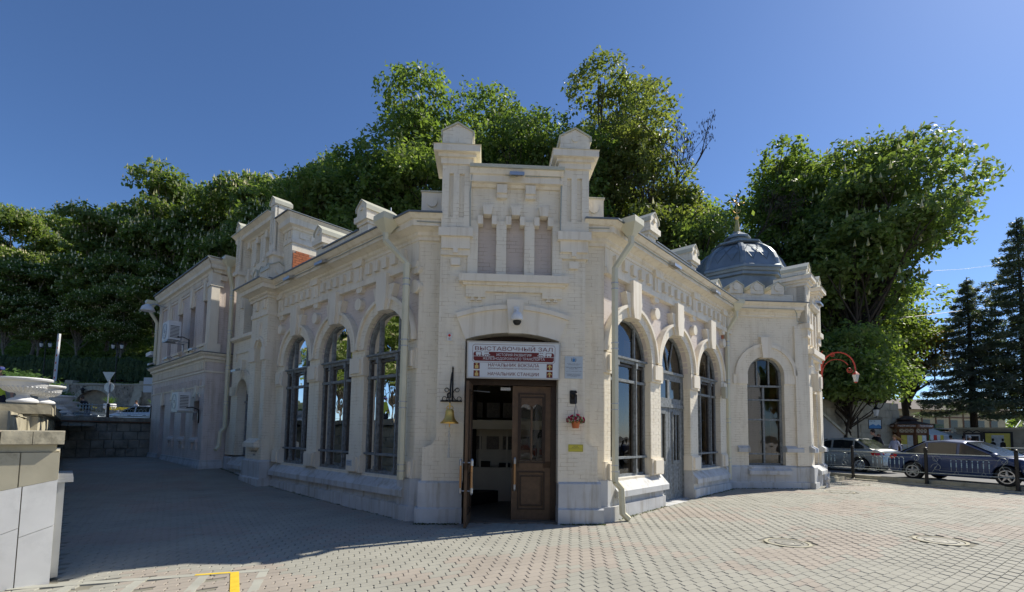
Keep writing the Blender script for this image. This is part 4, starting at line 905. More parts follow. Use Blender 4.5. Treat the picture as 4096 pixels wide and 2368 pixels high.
downpipe(FL, 18.0, 17.9, 7.3, 4.5, .6, .85, parent=A_)
# ---------------- cables along the cornice
def cable(pts, r=.012, parent=None):
    a = MB(); a.tube(pts, r, 5); obj('cable', a, 'cable', parent or B)
cable([FL(u, .21+.004*sin(u*9), 5.795+.008*sin(u*7)) for u in np.arange(.2, 6.3, .3)])
cable([FR(u, .21+.004*sin(u*9), 5.795+.008*sin(u*7)) for u in np.arange(.2, 7.7, .3)])
for s in (-1, 1): cable([FC(s*1.42, -.05, 5.79), FC(s*1.9, -.05, 5.80)])
cable([FC(-.86, .0, 5.72), FC(-.875, .01, 6.4), FC(-.84, .06, 6.76), FC(-.3, .07, 6.77), FC(-.1, .07, 6.74)]); cable([FC(.2, .07, 6.74), FC(.9, .07, 6.75), FC(.925, .01, 6.6), FC(.91, .0, 5.7)])
cable([T(.1, .30, 5.80), T(2.0, .30, 5.80), T(2.2, .12, 5.70), T(2.22, .1, 5.45), T(2.4, .12, 5.42)])
# ================================================================ things fixed to the station
def floodlight(F, u, z, d, label, s=1.0, cat='floodlight'):
    L_ = F(u, d, z); t = thing('floodlight', label, cat, L_, 'grey floodlights along the cornice')
    a = MB(); a.hexa([F(u-.14*s, d+.02, z-.03), F(u+.14*s, d+.02, z-.03), F(u+.14*s, d+.16, z-.08), F(u-.14*s, d+.16, z-.08), F(u-.14*s, d+.02, z+.03), F(u+.14*s, d+.02, z+.03), F(u+.14*s, d+.16, z-.01), F(u-.14*s, d+.16, z-.01)])
    obj('housing', a, 'steel', t); a = MB(); a.hexa([F(u-.11*s, d+.04, z-.043), F(u+.11*s, d+.04, z-.043), F(u+.11*s, d+.15, z-.083), F(u-.11*s, d+.15, z-.083), F(u-.11*s, d+.04, z-.036), F(u+.11*s, d+.04, z-.036), F(u+.11*s, d+.15, z-.076), F(u-.11*s, d+.15, z-.076)]); obj('lens', a, 'glass', t)
    a = MB(); a.box(F, u-.02, u+.02, d-.05, d+.04, z-.02, z+.02); obj('bracket', a, 'steel', t); return t
floodlight(FC, .03, 6.74, .08, 'grey floodlight under the parapet between the two entrance pylons')
for u, l in ((3.35, 'floodlight on the shaded left cornice nearer the entrance corner'), (5.15, 'floodlight on the shaded left cornice nearer the merlons')): floodlight(FL, u, 5.80, .20, l, 1.4)
for u, l in ((2.55, 'floodlight on the sunlit right cornice nearest the entrance corner'), (5.3, 'floodlight on the sunlit right cornice nearest the dome')): floodlight(FR, u, 5.80, .20, l, 1.4)
floodlight(FL, 9.05, 3.62, .12, 'floodlight above the narrow window between hall and annex', 1.5)
for u, l in ((11.2, 'right end of the annex ledge'), (14.4, 'middle of the annex ledge'), (17.2, 'far left end of the annex ledge')): floodlight(FL, u, 4.45, .80, 'floodlight standing on the '+l, 1.3)
floodlight(FR, 9.9, 6.15, 1.95, 'floodlight jutting from the tower beside the red lamp', 2.0)
a = MB(); F = FC; a.box(F, -.10, .0, .04, .10, 6.70, 6.80); tag(obj('junction_box', a, 'metalcap', base=F(-.05, .05, 6.7)), 'small pale junction box left of the entrance floodlight', 'junction box')
# sign board
M['sign_w'] = mat('sign_white', (.60, .65, .70), .35, var=.02); M['sign_r'] = mat('sign_maroon', (.13, .012, .018), .4, var=.05); M['sign_y'] = mat('sign_ochre', (.55, .42, .16), .4, var=.02)
def text(name, s, F, uc, z, d, h, m, parent, wmax=None, bold=False, align='CENTER', track=1.0, vert=None):
    c = bpy.data.curves.new(name, 'FONT'); c.body = s; c.align_x = align; c.size = h/.70; c.space_character = track; c.offset = .004*h if bold else 0; c.fill_mode = 'FRONT'; c.resolution_u = 3
    o = bpy.data.objects.new(name, c); COL.objects.link(o); bpy.context.view_layer.update()
    dg = bpy.context.evaluated_depsgraph_get(); me = bpy.data.meshes.new_from_object(o.evaluated_get(dg)); bpy.data.objects.remove(o)
    xs = [v.co.x for v in me.vertices]; k = 1
    if wmax and xs: k = wmax/(max(xs)-min(xs))
    mb = MB(); x0 = (min(xs)+max(xs))/2 if (xs and align == 'CENTER') else 0
    tl = vert or (lambda u, zz: F(u, d, zz))
    mb.v = [tl(uc+(v.co.x-x0)*k, z+v.co.y) for v in me.vertices]; mb.f = [tuple(p.vertices) for p in me.polygons]
    bpy.data.meshes.remove(me)
    return obj(name, mb, m, parent, recalc=False)
def sign():
    # tilted board: bottom at d=-.02, top leaning forward
    c = .028; zb, zt = 2.755, 3.435; hw = .885; F = FC
    def P(u, z, e=0): t = (z-zb)/(zt-zb); return F(u, -.03+.10*t+e, z)
    t = thing('station_sign', 'white framed direction sign with maroon lettering above the open entrance door', 'sign', P(c, zb))
    def slab(u0, u1, z0, z1, e0, e1, mb): return mb.hexa([P(u0, z0, e0), P(u1, z0, e0), P(u1, z0, e1), P(u0, z0, e1), P(u0, z1, e0), P(u1, z1, e0), P(u1, z1, e1), P(u0, z1, e1)])
    a = MB(); slab(c-hw, c+hw, zb, zt, -.04, 0, a); obj('panel', a, 'sign_w', t)
    a = MB()
    for q in ((c-hw-.012, c+hw+.012, zb-.012, zb+.012), (c-hw-.012, c+hw+.012, zt-.012, zt+.012), (c-hw-.012, c-hw+.012, zb+.012, zt-.012), (c+hw-.012, c+hw+.012, zb+.012, zt-.012)): slab(*q, -.05, .012, a)
    obj('frame', a, 'steel', t)
    V = lambda e: (lambda u, z: P(u, z, e))
    def U(px): return c-hw+(px-225)/(2260-225)*2*hw
    def Zt(py): return zt-(py)/745*(zt-zb)   # py below top edge measured square to the board
    # border with notched corners
    bl = [(U(375), Zt(55)), (U(2115), Zt(55)), (U(2150), Zt(92)), (U(2150), Zt(385)), (U(2115), Zt(420)), (U(375), Zt(420)), (U(335), Zt(385)), (U(335), Zt(92))]
    a = MB()
    for i in range(8):
        (u0, z0), (u1, z1) = bl[i], bl[(i+1) % 8]; dx, dz = u1-u0, z1-z0; l = sqrt(dx*dx+dz*dz); nx, nz = -dz/l*.003, dx/l*.003
        a.add([P(u0+nx, z0+nz, .003), P(u1+nx, z1+nz, .003), P(u1-nx, z1-nz, .003), P(u0-nx, z0-nz, .003)], [(0, 1, 2, 3)])
    obj('border', a, 'sign_r', t, recalc=False)
    a = MB(); a.add([P(u, z, .002) for u, z in [(U(385), Zt(205)), (U(2095), Zt(205)), (U(2128), Zt(235)), (U(2128), Zt(365)), (U(2095), Zt(395)), (U(385), Zt(395)), (U(355), Zt(365)), (U(355), Zt(235))]], [tuple(range(8))]); obj('maroon_band', a, 'sign_r', t, recalc=False)
    cc = U(1242)
    text('lettering', 'ВЫСТАВОЧНЫЙ ЗАЛ', F, cc, Zt(178), 0, .072, 'sign_r', t, wmax=U(2095)-U(390), vert=V(.004))
    text('lettering', 'ИСТОРИЯ РАЗВИТИЯ', F, cc, Zt(288), 0, .047, 'sign_w', t, wmax=U(1625)-U(860), vert=V(.005), bold=True)
    text('lettering', 'ЖЕЛЕЗНОДОРОЖНОГО ТРАНСПОРТА', F, cc, Zt(367), 0, .047, 'sign_w', t, wmax=U(1920)-U(555), vert=V(.005), bold=True)
    text('lettering', 'НАЧАЛЬНИК ВОКЗАЛА', F, cc, Zt(508), 0, .060, 'sign_r', t, wmax=U(1800)-U(675), vert=V(.004), bold=True)
    text('lettering', 'ДЕЖУРНЫЙ ПОМОЩНИК НАЧАЛЬНИКА ВОКЗАЛА', F, cc, Zt(560), 0, .026, 'sign_r', t, wmax=U(1800)-U(668), vert=V(.004), bold=True)
    text('lettering', 'НАЧАЛЬНИК СТАНЦИИ', F, cc-.003, Zt(690), 0, .060, 'sign_r', t, wmax=U(1795)-U(670), vert=V(.004), bold=True)
    for px, kind in ((428, 'man'), (2040, 'arrow')):
        for py in (500, 655):
            u0, z0 = U(px), Zt(py); h = .058
            a = MB(); a.add([P(u, z, .003) for u, z in [(u0-h, z0-h), (u0+h, z0-h), (u0+h, z0+h), (u0-h, z0+h)]], [(0, 1, 2, 3)]); o = obj('pictogram', a, 'sign_r', t, recalc=False)
            a = MB()
            if kind == 'arrow':
                a.add([P(u0+x*h, z0+y*h, .006) for x, y in ((-.2, -.8), (.2, -.8), (.2, .25), (.7, -.25), (.7, .2), (0, .85), (-.7, .2), (-.7, -.25), (-.2, .25))], [tuple(range(9))])
            else:
                a.add([P(u0+x*h, z0+y*h, .006) for x, y in ((-.55, -.8), (.55, -.8), (.6, .1), (.3, .3), (-.3, .3), (-.6, .1))], [tuple(range(6))])
                a.add([P(u0+.23*h*cos(k*pi/5), z0+.5*h+.23*h*sin(k*pi/5), .006) for k in range(10)], [tuple(range(10))])
                a.add([P(u0+x*h, z0+y*h, .007) for x, y in ((-.42, .66), (.42, .66), (.34, .92), (-.34, .92))], [(0, 1, 2, 3)])
            obj('symbol', a, 'sign_y', o, recalc=False)
    for px, s in ((560, 1), (1920, -1)):      # small locomotives
        u0, z0 = U(px), Zt(284)
        a = MB()
        def R_(x0, y0, x1, y1): a.add([P(u0+s*x0*.115, z0+y0*.075, .006), P(u0+s*x1*.115, z0+y0*.075, .006), P(u0+s*x1*.115, z0+y1*.075, .006), P(u0+s*x0*.115, z0+y1*.075, .006)], [(0, 1, 2, 3)])
        R_(-1.15, .18, -.3, .85); R_(-.2, .2, .25, .9); R_(-.28, .88, .32, .98); R_(.25, .35, 1.0, .78); R_(.45, .78, .55, .95); R_(.78, .78, .9, 1.05); R_(1.0, .1, 1.2, .3); R_(-.2, .1, 1.05, .2)
        for x in (-.95, -.5, .05, .45, .8): a.add([P(u0+s*x*.115+.013*cos(k*pi/4), z0+.005+.013*sin(k*pi/4), .0062) for k in range(8)], [tuple(range(8))])
        R_(-1.75, -.22, 1.9, -.12)
        obj('locomotive_emblem', a, 'sign_w', t, recalc=False)
sign()
# bell with bracket
def bell():
    F = FC; u = -1.155; t = thing('station_bell', 'brass bell with knotted rope hanging from a black wrought iron bracket', 'bell', F(u, .2, 1.87))
    a = MB(); d = .22; a.lathe(F(u, d, 0), [(.165, 1.865), (.170, 1.885), (.13, 1.915), (.095, 1.97), (.080, 2.05), (.077, 2.10), (.060, 2.125), (.02, 2.13)], 28); bo = obj('bell_body', a, 'brass', t, smooth=35)
    a = MB()
    for s in (-1, 1): a.tube([F(u+s*.02, d, 2.12), F(u+s*.065, d, 2.15), F(u+s*.04, d, 2.185), F(u+s*.01, d, 2.19)], .010, 6)
    a.tube([F(u, d, 2.12), F(u, d, 2.25)], .012, 6); a.tube([F(u, d, 1.87), F(u, d, 1.80)], .010, 6); obj('crown', a, 'brass', bo)
    a = MB(); a.box(F, u-.205, u+.205, -.10, -.075, 2.285, 2.315); a.box(F, u+.005, u+.035, -.10, -.07, 2.31, 2.93)
    a.prism(F, [(u-.0, 2.93), (u+.04, 2.93), (u+.02, 2.975)], -.1, -.07)
    a.tube([F(u+.01, -.08, 2.85), F(u+.0, .06, 2.70), F(u, .18, 2.50), F(u, .24, 2.33)], .016, 5); a.tube([F(u, -.08, 2.30), F(u, .26, 2.30)], .014, 5); a.tube([F(u-.03, .0, 2.45), F(u-.05, .12, 2.42), F(u-.04, .2, 2.34)], .02, 5)
    a.tube([F(u, d, 2.30), F(u, d, 2.24)], .012, 5)
    obj('bracket', a, 'iron', t)
    sc = MB()
    for s in (-1, 1):
        for zc, uc, r in ((2.345, .14, .040), (2.515, .10, .038)):
            q = [F(u+.01+s*(uc+r*cos(k)), -.085, zc+r*sin(k)) for k in [pi*i/8 for i in range(17)]]; sc.tube(q, .006, 5)
        q = [F(u+.01+s*(.02+.10*(1-sin(k))), -.085, 2.43+.12*cos(k)*1.0) for k in [pi*i/8 for i in range(9)]]; sc.tube(q, .006, 5)
    obj('scroll', sc, 'iron', t)
    r = MB(); pts = [F(u+.004*sin(i*1.7), d, 1.80-i*.03) for i in range(16)]; r.tube(pts, [.011+.004*(i % 2) for i in range(16)], 6)
    r.lathe(F(u, d, 0), [(.006, 1.60), (.028, 1.63), (.022, 1.67), (.006, 1.69)], 8); r.lathe(F(u, d, 0), [(.006, 1.35), (.024, 1.37), (.024, 1.40), (.006, 1.42)], 8); r.lathe(F(u, d, 0), [(.010, 1.24), (.026, 1.24), (.018, 1.36)], 8)
    M['rope'] = mat('pale_rope', (.5, .48, .43), .9, var=.15, vs=60); obj('rope', r, 'rope', t)
bell()
def fixtures():
    F = FC
    # dome camera
    t = thing('dome_camera', 'white dome security camera on the keystone over the entrance', 'security camera', F(.075, .05, 3.95))
    a = MB(); a.box(F, .01, .12, .04, .075, 4.0, 4.13); a.tube([F(.065, .06, 4.06), F(.065, .16, 4.05), F(.07, .18, 3.99)], .028, 8); obj('mount', a, 'white', t)
    c = F(.07, .18, 0); a = MB(); a.lathe(c, [(.04, 4.00), (.07, 3.985), (.105, 3.93), (.112, 3.88), (.112, 3.845), (.085, 3.83)], 22); obj('hood', a, 'white', t, smooth=35)
    a = MB(); a.lathe(c, [(.082, 3.835), (.075, 3.79), (.05, 3.755), (.005, 3.742)], 20); obj('lens_dome', a, 'black', t, smooth=True)
    # alarm
    t = thing('alarm_sounder', 'small white alarm box with red lamp left of the entrance arch', 'alarm', F(-1.215, -.09, 3.53))
    a = MB(); a.box(F, -1.258, -1.172, -.12, -.06, 3.465, 3.60); obj('case', a, 'white', t); a = MB(); a.disc(F, -1.215, 3.565, .024, -.065, -.04, 14); obj('lamp', a, 'red', t)
    a = MB()
    for k in range(3): a.box(F, -1.235, -1.195, -.06, -.057, 3.485+k*.016, 3.490+k*.016)
    obj('grille', a, 'black', t)
    # plaques
    M['plq'] = mat('pale_blue_plaque', (.46, .52, .56), .35, var=.03); M['ink'] = mat('dark_ink', (.03, .04, .07), .5); M['yel'] = mat('yellow_plate', (.60, .52, .06), .4, var=.03); M['blue'] = mat('crest_blue', (.05, .2, .42), .5)
    t = thing('memorial_plaque', 'pale blue plaque with a crest and small print right of the entrance', 'plaque', F(1.205, -.09, 2.78))
    a = MB(); a.box(F, 1.03, 1.38, -.12, -.085, 2.78, 3.215); obj('plate', a, 'plq', t)
    y = 3.0
    for s, z, w_, h in (('Памятник истории и культуры', 3.065, .26, .012), ('регионального значения', 3.045, .21, .012), ('Здание железнодорожного', 2.995, .32, .017), ('вокзала, 1895 г.', 2.965, .18, .017), ('Подлежит государственной охране', 2.92, .31, .012), ('Лица, причинившие вред объекту культурного', 2.87, .31, .008), ('наследия, несут в соответствии с', 2.857, .25, .008), ('законодательством Российской Федерации', 2.844, .28, .008), ('уголовную, административную и иную', 2.831, .25, .008), ('ответственность', 2.818, .12, .008)):
        text('lettering', s, F, 1.205, z, -.083, h, 'ink', t, wmax=w_, bold=h > .015)
    a = MB(); a.add([F(u, -.082, z) for u, z in ((1.18, 3.17), (1.23, 3.17), (1.23, 3.12), (1.205, 3.105), (1.18, 3.12))], [tuple(range(5))]); a.add([F(1.205+.012*cos(k), -.082, 3.185+.01*sin(k)) for k in range(6)], [tuple(range(6))]); obj('crest', a, 'blue', t, recalc=False)
    a = MB()
    for s in (-1, 1): a.tube([F(1.205+s*.03, -.082, 3.11), F(1.205+s*.045, -.082, 3.14), F(1.205+s*.038, -.082, 3.18)], .004, 4)
    obj('wreath', a, 'ink', t)
    t = thing('yellow_plate', 'small yellow plate with black lettering right of the entrance', 'sign', F(1.25, -.09, 1.37))
    a = MB(); a.box(F, 1.108, 1.395, -.12, -.088, 1.365, 1.505); obj('plate', a, 'yel', t)
    a = MB(); 
    for z in (1.373, 1.418, 1.492): a.box(F, 1.118, 1.385, -.09, -.0865, z, z+.004)
    for u in (1.118, 1.381): a.box(F, u, u+.004, -.09, -.0865, 1.377, 1.492)
    obj('border', a, 'ink', t); text('lettering', 'ЗДАНИЕ', F, 1.25, 1.462, -.086, .016, 'ink', t, wmax=.085, bold=True); text('lettering', 'ВОКЗАЛА №1', F, 1.25, 1.436, -.086, .016, 'ink', t, wmax=.14, bold=True)
    # flag holder and flower pot
    t = thing('flag_holder', 'black two-socket flag holder plate right of the entrance', 'flag holder', F(1.2, -.09, 2.28))
    a = MB(); a.prism(F, [(1.145, 2.285), (1.255, 2.285), (1.272, 2.31), (1.272, 2.525), (1.255, 2.55), (1.145, 2.55), (1.13, 2.525), (1.13, 2.31)], -.11, -.085); obj('plate', a, 'iron', t)
    for s in (-1, 1): a = MB(); a.tube([F(1.2, -.09, 2.40), F(1.2+s*.045, .02, 2.48)], .02, 8); obj('socket', a, 'iron', t)
    t = thing('hanging_flower_pot', 'orange pot of magenta petunias hanging from the flag holder', 'flower pot', F(1.225, .03, 1.82))
    c = F(1.225, .03, 0); M['pot'] = mat('orange_plastic_pot', (.50, .13, .035), .4, var=.05)
    a = MB(); a.lathe(c, [(.055, 1.815), (.062, 1.82), (.085, 1.93), (.088, 1.945), (.080, 1.945), (.075, 1.93)], 12); obj('pot', a, 'pot', t, smooth=30)
    a = MB()
    for k in range(3): a.tube([c+Vector((.08*cos(k*2.1), .08*sin(k*2.1), 1.94)), c+Vector((0, 0, 2.28)), c+Vector((-.01, 0, 2.44))], .003, 4)
    obj('hanger', a, 'ink', t)
    M['petal'] = leafmat('magenta_petals', (.50, .01, .10), (.30, .005, .07), .3, 30); M['potleaf'] = leafmat('petunia_leaves', (.05, .10, .02), (.09, .14, .04), .3, 30)
    for nm_, n, m_, s, zz in (('leaves', 150, 'potleaf', .022, 1.985), ('blossoms', 46, 'petal', .026, 2.01)):
        a = MB()
        for i in range(n):
            v = Vector((random.gauss(0, 1), random.gauss(0, 1), random.gauss(0, 1))).normalized(); q = c+Vector((v.x*.175, v.y*.15, zz+v.z*.075-(abs(v.x)**2)*.035)); x = v.orthogonal().normalized(); y = v.cross(x)
            if nm_ == 'blossoms':
                b = len(a.v); a.v.append(q-v*.012); 
                for k in range(6): a.v.append(q+(x*cos(k*pi/3)+y*sin(k*pi/3))*s+v*.004)
                a.f += [(b, b+1+k, b+1+(k+1) % 6) for k in range(6)]
            else: a.add([q-x*s, q-y*s*.5, q+x*s, q+y*s*.5+v*.01], [(0, 1, 2, 3)])
        stuff(obj(nm_, a, m_, t, recalc=False))
    # small plate on pier + carved date on left pier
    F = FL; t = thing('small_wall_plate', 'small grey lettered plate at the foot of the pier between shaded windows', 'plate', F(2.15, .0, .95))
    a = MB(); a.box(F, 2.05, 2.27, 0, .012, .93, 1.06); obj('plate', a, 'plq', t); G = Fr(F(0, 0, 0), -F.u, F.n)
    text('lettering', 'МЕСТО СТОЯНКИ', G, -2.16, 1.01, .016, .02, 'ink', t, wmax=.17); text('lettering', 'ГОРОД', G, -2.18, .965, .016, .02, 'ink', t, wmax=.1)
    t = text('lettering', 'КИСЛОВОДСКЪ', G, -7.12, 1.06, .224, .045, 'ink', B, wmax=.42, bold=True); text('lettering', '1893', G, -7.1, .955, .224, .06, 'ink', B, wmax=.16, bold=True)
    # yellow box on the right facade pier
    F = FR; a = MB(); a.box(F, 6.55, 6.75, -.02, .10, 2.85, 3.2); tag(obj('meter_box', a, 'metalcap', base=F(6.65, 0, 2.85)), 'faded yellow meter box on the pier beside the right arched window', 'meter box')
    a = MB(); a.box(F, 7.0, 7.16, -.15, -.145+.02, 4.62, 4.9); part('bare_brick_patch', a, 'redbrick')
fixtures()
# ---------------- air conditioners on the annex
def aircon(name_lbl, u, d, z, s=1.0):
    F = FL; t = thing('air_conditioner', name_lbl, 'air conditioner', F(u, d, z), 'outdoor units on the annex wall')
    w_, h, dp = .80*s, .62*s, .34*s
    a = MB(); a.box(F, u-w_/2, u+w_/2, d, d+dp, z, z+h); obj('casing', a, 'white', t)
    a = MB(); a.ring(F, u+.08*s, z+h/2, .23*s, .26*s, d+dp, d+dp+.015, 0, 2*pi, 28); a.disc(F, u+.08*s, z+h/2, .06*s, d+dp, d+dp+.02, 14)
    for k in range(8): a.box(F, u+.08*s-.23*s, u+.08*s+.23*s, d+dp+.001, d+dp+.01, z+h/2-.21*s+k*.06*s, z+h/2-.2*s+k*.06*s)
    obj('fan_grille', a, 'steel', t); a = MB()
    for k in range(9): a.box(Fr(F(u-w_/2, 0, 0), NL, -DL), d+.05, d+dp-.05, 0, .006, z+.08+k*.05, z+.10+k*.05)
    obj('side_louvre', a, 'black', t)
    a = MB()
    for q in (-.3, .3): a.box(F, u+q-.02, u+q+.02, d-.3, d+dp, z-.05, z-.01); a.box(F, u+q-.02, u+q+.02, d-.3, d-.26, z-.3, z-.01)
    a.box(F, u-.36, u+.36, d+dp-.06, d+dp, z-.05, z-.01); obj('bracket', a, 'steel', t)
    a = MB(); a.tube([F(u-w_/2-.02, d+.1, z+.1), F(u-w_/2-.08, d-.05, z+.12), F(u-w_/2-.05, d-.25, z+.05), F(u-w_/2+.1, d-.3, z-.4)], .02, 6); obj('hose', a, 'black', t)
aircon('large white air conditioner on the upper storey of the annex', 13.15, .9, 4.9, 1.1)
aircon('small white air conditioner with round fan low on the annex wall', 11.35, .92, 2.30, 1.0)
t = thing('annex_lamp', 'white conical lamp on a bent arm at the far top corner of the annex', 'lamp', FL(17.2, .8, 6.9)); a = MB(); a.tube([FL(17.0, .5, 6.9), FL(17.1, .9, 7.0), FL(17.3, 1.05, 6.95)], .025, 6); obj('arm', a, 'steel', t)
a = MB(); a.lathe(FL(17.35, 1.08, 0), [(.06, 7.0), (.20, 6.90), (.27, 6.72), (.25, 6.70), (.05, 6.70)], 18); obj('shade', a, 'white', t, smooth=40)
t = thing('tube_camera', 'long white tube camera on the far corner of the annex', 'security camera', FL(17.9, .6, 4.95)); a = MB(); a.box(FL, 18.0, 18.9, .55, .75, 4.92, 5.08); obj('housing', a, 'white', t); a = MB(); a.tube([FL(18.1, .6, 4.93), FL(17.9, .55, 4.7), FL(17.8, .4, 4.7)], .03, 6); obj('arm', a, 'white', t)
# ================================================================ GROUND
M['joint'] = mat('sandy_joint', (.22, .205, .16), .95, var=.2, vs=8); M['pav_g'] = mat('grey_green_paver', (.315, .305, .255), .85, var=.10, vs=1.3, bump=.002, bs=120, stain=((.22, .21, .16), .35, 3, .60))
M['pav_r'] = mat('faded_red_paver', (.33, .29, .24), .85, var=.10, vs=1.3, bump=.002, bs=120, stain=((.24, .20, .16), .35, 3, .60))
M['earth'] = mat('dark_earth', (.06, .055, .035), .95, var=.3, vs=.4); M['asph'] = mat('asphalt', (.16, .16, .155), .85, var=.15, vs=2, bump=.003, bs=80)
M['kerb'] = mat('yellowish_kerb_stone', (.40, .37, .27), .8, var=.15, vs=5, bump=.004, bs=30, stain=((.12, .11, .05), .7, 4, .55))
def grid(name, x0, x1, y0, y1, nx, ny, f, m, skip=None):
    a = MB(); X = np.linspace(x0, x1, nx+1); Y = np.linspace(y0, y1, ny+1)
    a.v = [Vector((x, y, f(x, y))) for y in Y for x in X]
    a.f = [(j*(nx+1)+i, j*(nx+1)+i+1, (j+1)*(nx+1)+i+1, (j+1)*(nx+1)+i) for j in range(ny) for i in range(nx) if not (skip and skip((X[i]+X[i+1])/2, (Y[j]+Y[j+1])/2))]
    return obj(name, a, m, recalc=False, smooth=False)
KD = Vector((.505, -.863, 0)); KN = Vector((.863, .505, 0)); KP = Vector((13.54, 19.10, 0))     # kerb line (posts) and normal towards the road
def kn(x, y): return (Vector((x, y, 0))-KP).dot(KN)
WD = Vector((-.68, .733, 0)).normalized(); WN = Vector((.733, .68, 0)).normalized(); WP = Vector((-5.2, 5.6, 0))
FW = Fr(WP, WD, WN)
def gbase(x, y): return gz(x, y)-.014
struct(grid('plaza_ground', -20, 22, -14, 3.3, 20, 10, gbase, 'pav_g'))
struct(grid('plaza_ground', -20, 22, 3.3, 30, 84, 54, gbase, 'joint', skip=lambda x, y: kn(x, y) > .9 or (Vector((x, y, 0))-WP).dot(WN) < -1.2 or (Vector((x, y, 0))-OF).dot(DL) > 19))
struct(grid('outer_ground', -400, 400, -300, 500, 20, 20, lambda x, y: -.25, 'earth'))
P_ = struct(obj('plaza_paving', MB().box(W0, 3.0, 3.1, -3.1, -3.0, -.3, -.28), 'joint'))
pv = Vector((.8196, .573, 0)).normalized(); pb = Vector((-pv.y, pv.x, 0))
PL, PW = .22, .12
def outline(g1, g2, ins=0):
    e = PL/2-g1-ins; h = PW/2-g2-ins; j = .011
    return [(-e-j, -h), (e-j, -h), (e-j, -.018), (e+j, .018), (e+j, h), (-e+j, h), (-e+j, .018), (-e-j, -.018)]
def paver_mesh(bev):
    o0 = outline(.004, .0025); o1 = outline(.004, .0025, .006)
    v = [Vector((a, b, 0)) for a, b in o1]+[Vector((a, b, -.006)) for a, b in o0]+[Vector((a, b, -.03)) for a, b in o0] if bev else [Vector((a, b, 0)) for a, b in o0]+[Vector((a, b, -.02)) for a, b in o0]
    f = [(0, 1, 2, 3, 4, 5, 6, 7)]
    for r in range(2 if bev else 1):
        for i in range(8): f.append((r*8+i, (r+1)*8+i, (r+1)*8+(i+1) % 8, r*8+(i+1) % 8))
    return v, f
def inside_building(p):
    dl, dr, dc = (p-OF).dot(NL), (p-OR_).dot(NR), (p-OC).dot(NC)
    if dl < -.12 and dr < -.12 and dc < -.1: return True
    t = T.o; 
    if (p-t).dot(NC) < .0 and dr < 1.6 and (p-OR_).dot(DR) > 7.0: return True
    return False
YB = [Vector((-3.24, 5.87)), Vector((-2.79, 5.15))]
def paving():
    cand = []
    for i in range(-160, 200):
        for j in range(-120, 210):
            p = pv*(i*PL+(j % 2)*PL/2-.02*0)+pb*(j*PW)
            if not (3.2 < p.y < 29): continue
            if p.y > 21 and p.x > -8: continue
            if abs(p.x) > 1.15*p.y+1.5: continue
            if kn(p.x, p.y) > -.28: continue
            if (p-WP).dot(WN) < .04 and (p-Vector((-5.01, 5.35, 0))).dot(Vector((-.449, .893, 0))) > -.02: continue
            if (p-OF).dot(DL) > 18: continue
            q = p-Vector((-5.01, 5.35, 0))
            # band of separate slabs at the lower left
            s = p-Vector((-5.25, 5.21, 0)); 
            if p.x < -2.6 and s.dot(Vector((-.33, .944, 0))) < .02 and p.y < 5.9: 
                if (p-Vector((-3.24, 5.87, 0))).dot(Vector((.866, .5, 0))) < .0: 
                    rel = s.dot(Vector((-.33, .944, 0)))
                    if rel > -.12: continue
                    al = s.dot(Vector((.944, .33, 0)))
                    if (al % .62) < .10: continue
            if inside_building(p): continue
            if any((p.x-mx)**2+(p.y-my)**2 < (r+.03)**2 for mx, my, r, _ in MH): continue
            cand.append((p.length, p))
    cand.sort(key=lambda c: c[0])
    def colr(p):
        n = sin(p.x*1.7+sin(p.y*1.3)*1.5)+sin(p.y*2.1-p.x*.6+1.0)+.6*sin(p.x*4.1+p.y*3.3)+random.uniform(-.7, .7)
        return 1 if n > .6 else 0
    rz = atan2(pv.y, pv.x); v, f = paver_mesh(True); ms = []
    for k in ('pav_g', 'pav_r'):
        me = bpy.data.meshes.new('paver'); me.from_pydata(v, [], f); me.materials.append(M[k]); ms.append(me)
    for _, p in cand[:300]:
        o = bpy.data.objects.new('paver', ms[colr(p)]); o.location = (p.x, p.y, gz(p.x, p.y)+random.uniform(-.0015, .0025)); o.rotation_euler = (random.uniform(-.012, .012), random.uniform(-.008, .008), rz); o.parent = P_; COL.objects.link(o)
    V = []; Fc = []; MI = []; vf, ff = paver_mesh(False)
    va = np.array([tuple(x) for x in v]); vb = np.array([tuple(x) for x in vf]); R = np.array([[pv.x, pb.x, 0], [pv.y, pb.y, 0], [0, 0, 1]])
    va = va@R.T; vb = vb@R.T; base = 0
    for dist, p in cand[300:]:
        near = dist < 13; a_ = va if near else vb
        q = a_+np.array([p.x, p.y, gz(p.x, p.y)+random.uniform(-.0015, .0025)])
        tx, ty = random.uniform(-.012, .012), random.uniform(-.012, .012)
        q[:, 2] += a_[:, 0]*tx+a_[:, 1]*ty
        V.append(q); fs = f if near else ff
        Fc += [tuple(i+base for i in t) for t in fs]; c = colr(p); MI += [c]*len(fs); base += len(q)
    me = bpy.data.meshes.new('pavers'); me.from_pydata(np.concatenate(V).tolist(), [], Fc); me.materials.append(M['pav_g']); me.materials.append(M['pav_r']); me.polygons.foreach_set('material_index', MI)
    o = bpy.data.objects.new('paver_field', me); o.parent = P_; COL.objects.link(o); o['kind'] = 'stuff'
MH = [(4.48, 7.86, .34, 'round iron manhole cover in the sunlit paving nearer the entrance'), (7.1, 8.04, .36, 'round iron manhole cover in the sunlit paving nearer the right edge'), (12.15, 17.05, .40, 'manhole cover in the paving closest to the railing'), (9.92, 14.6, .40, 'grass-rimmed manhole cover at the tower foot')]
paving()
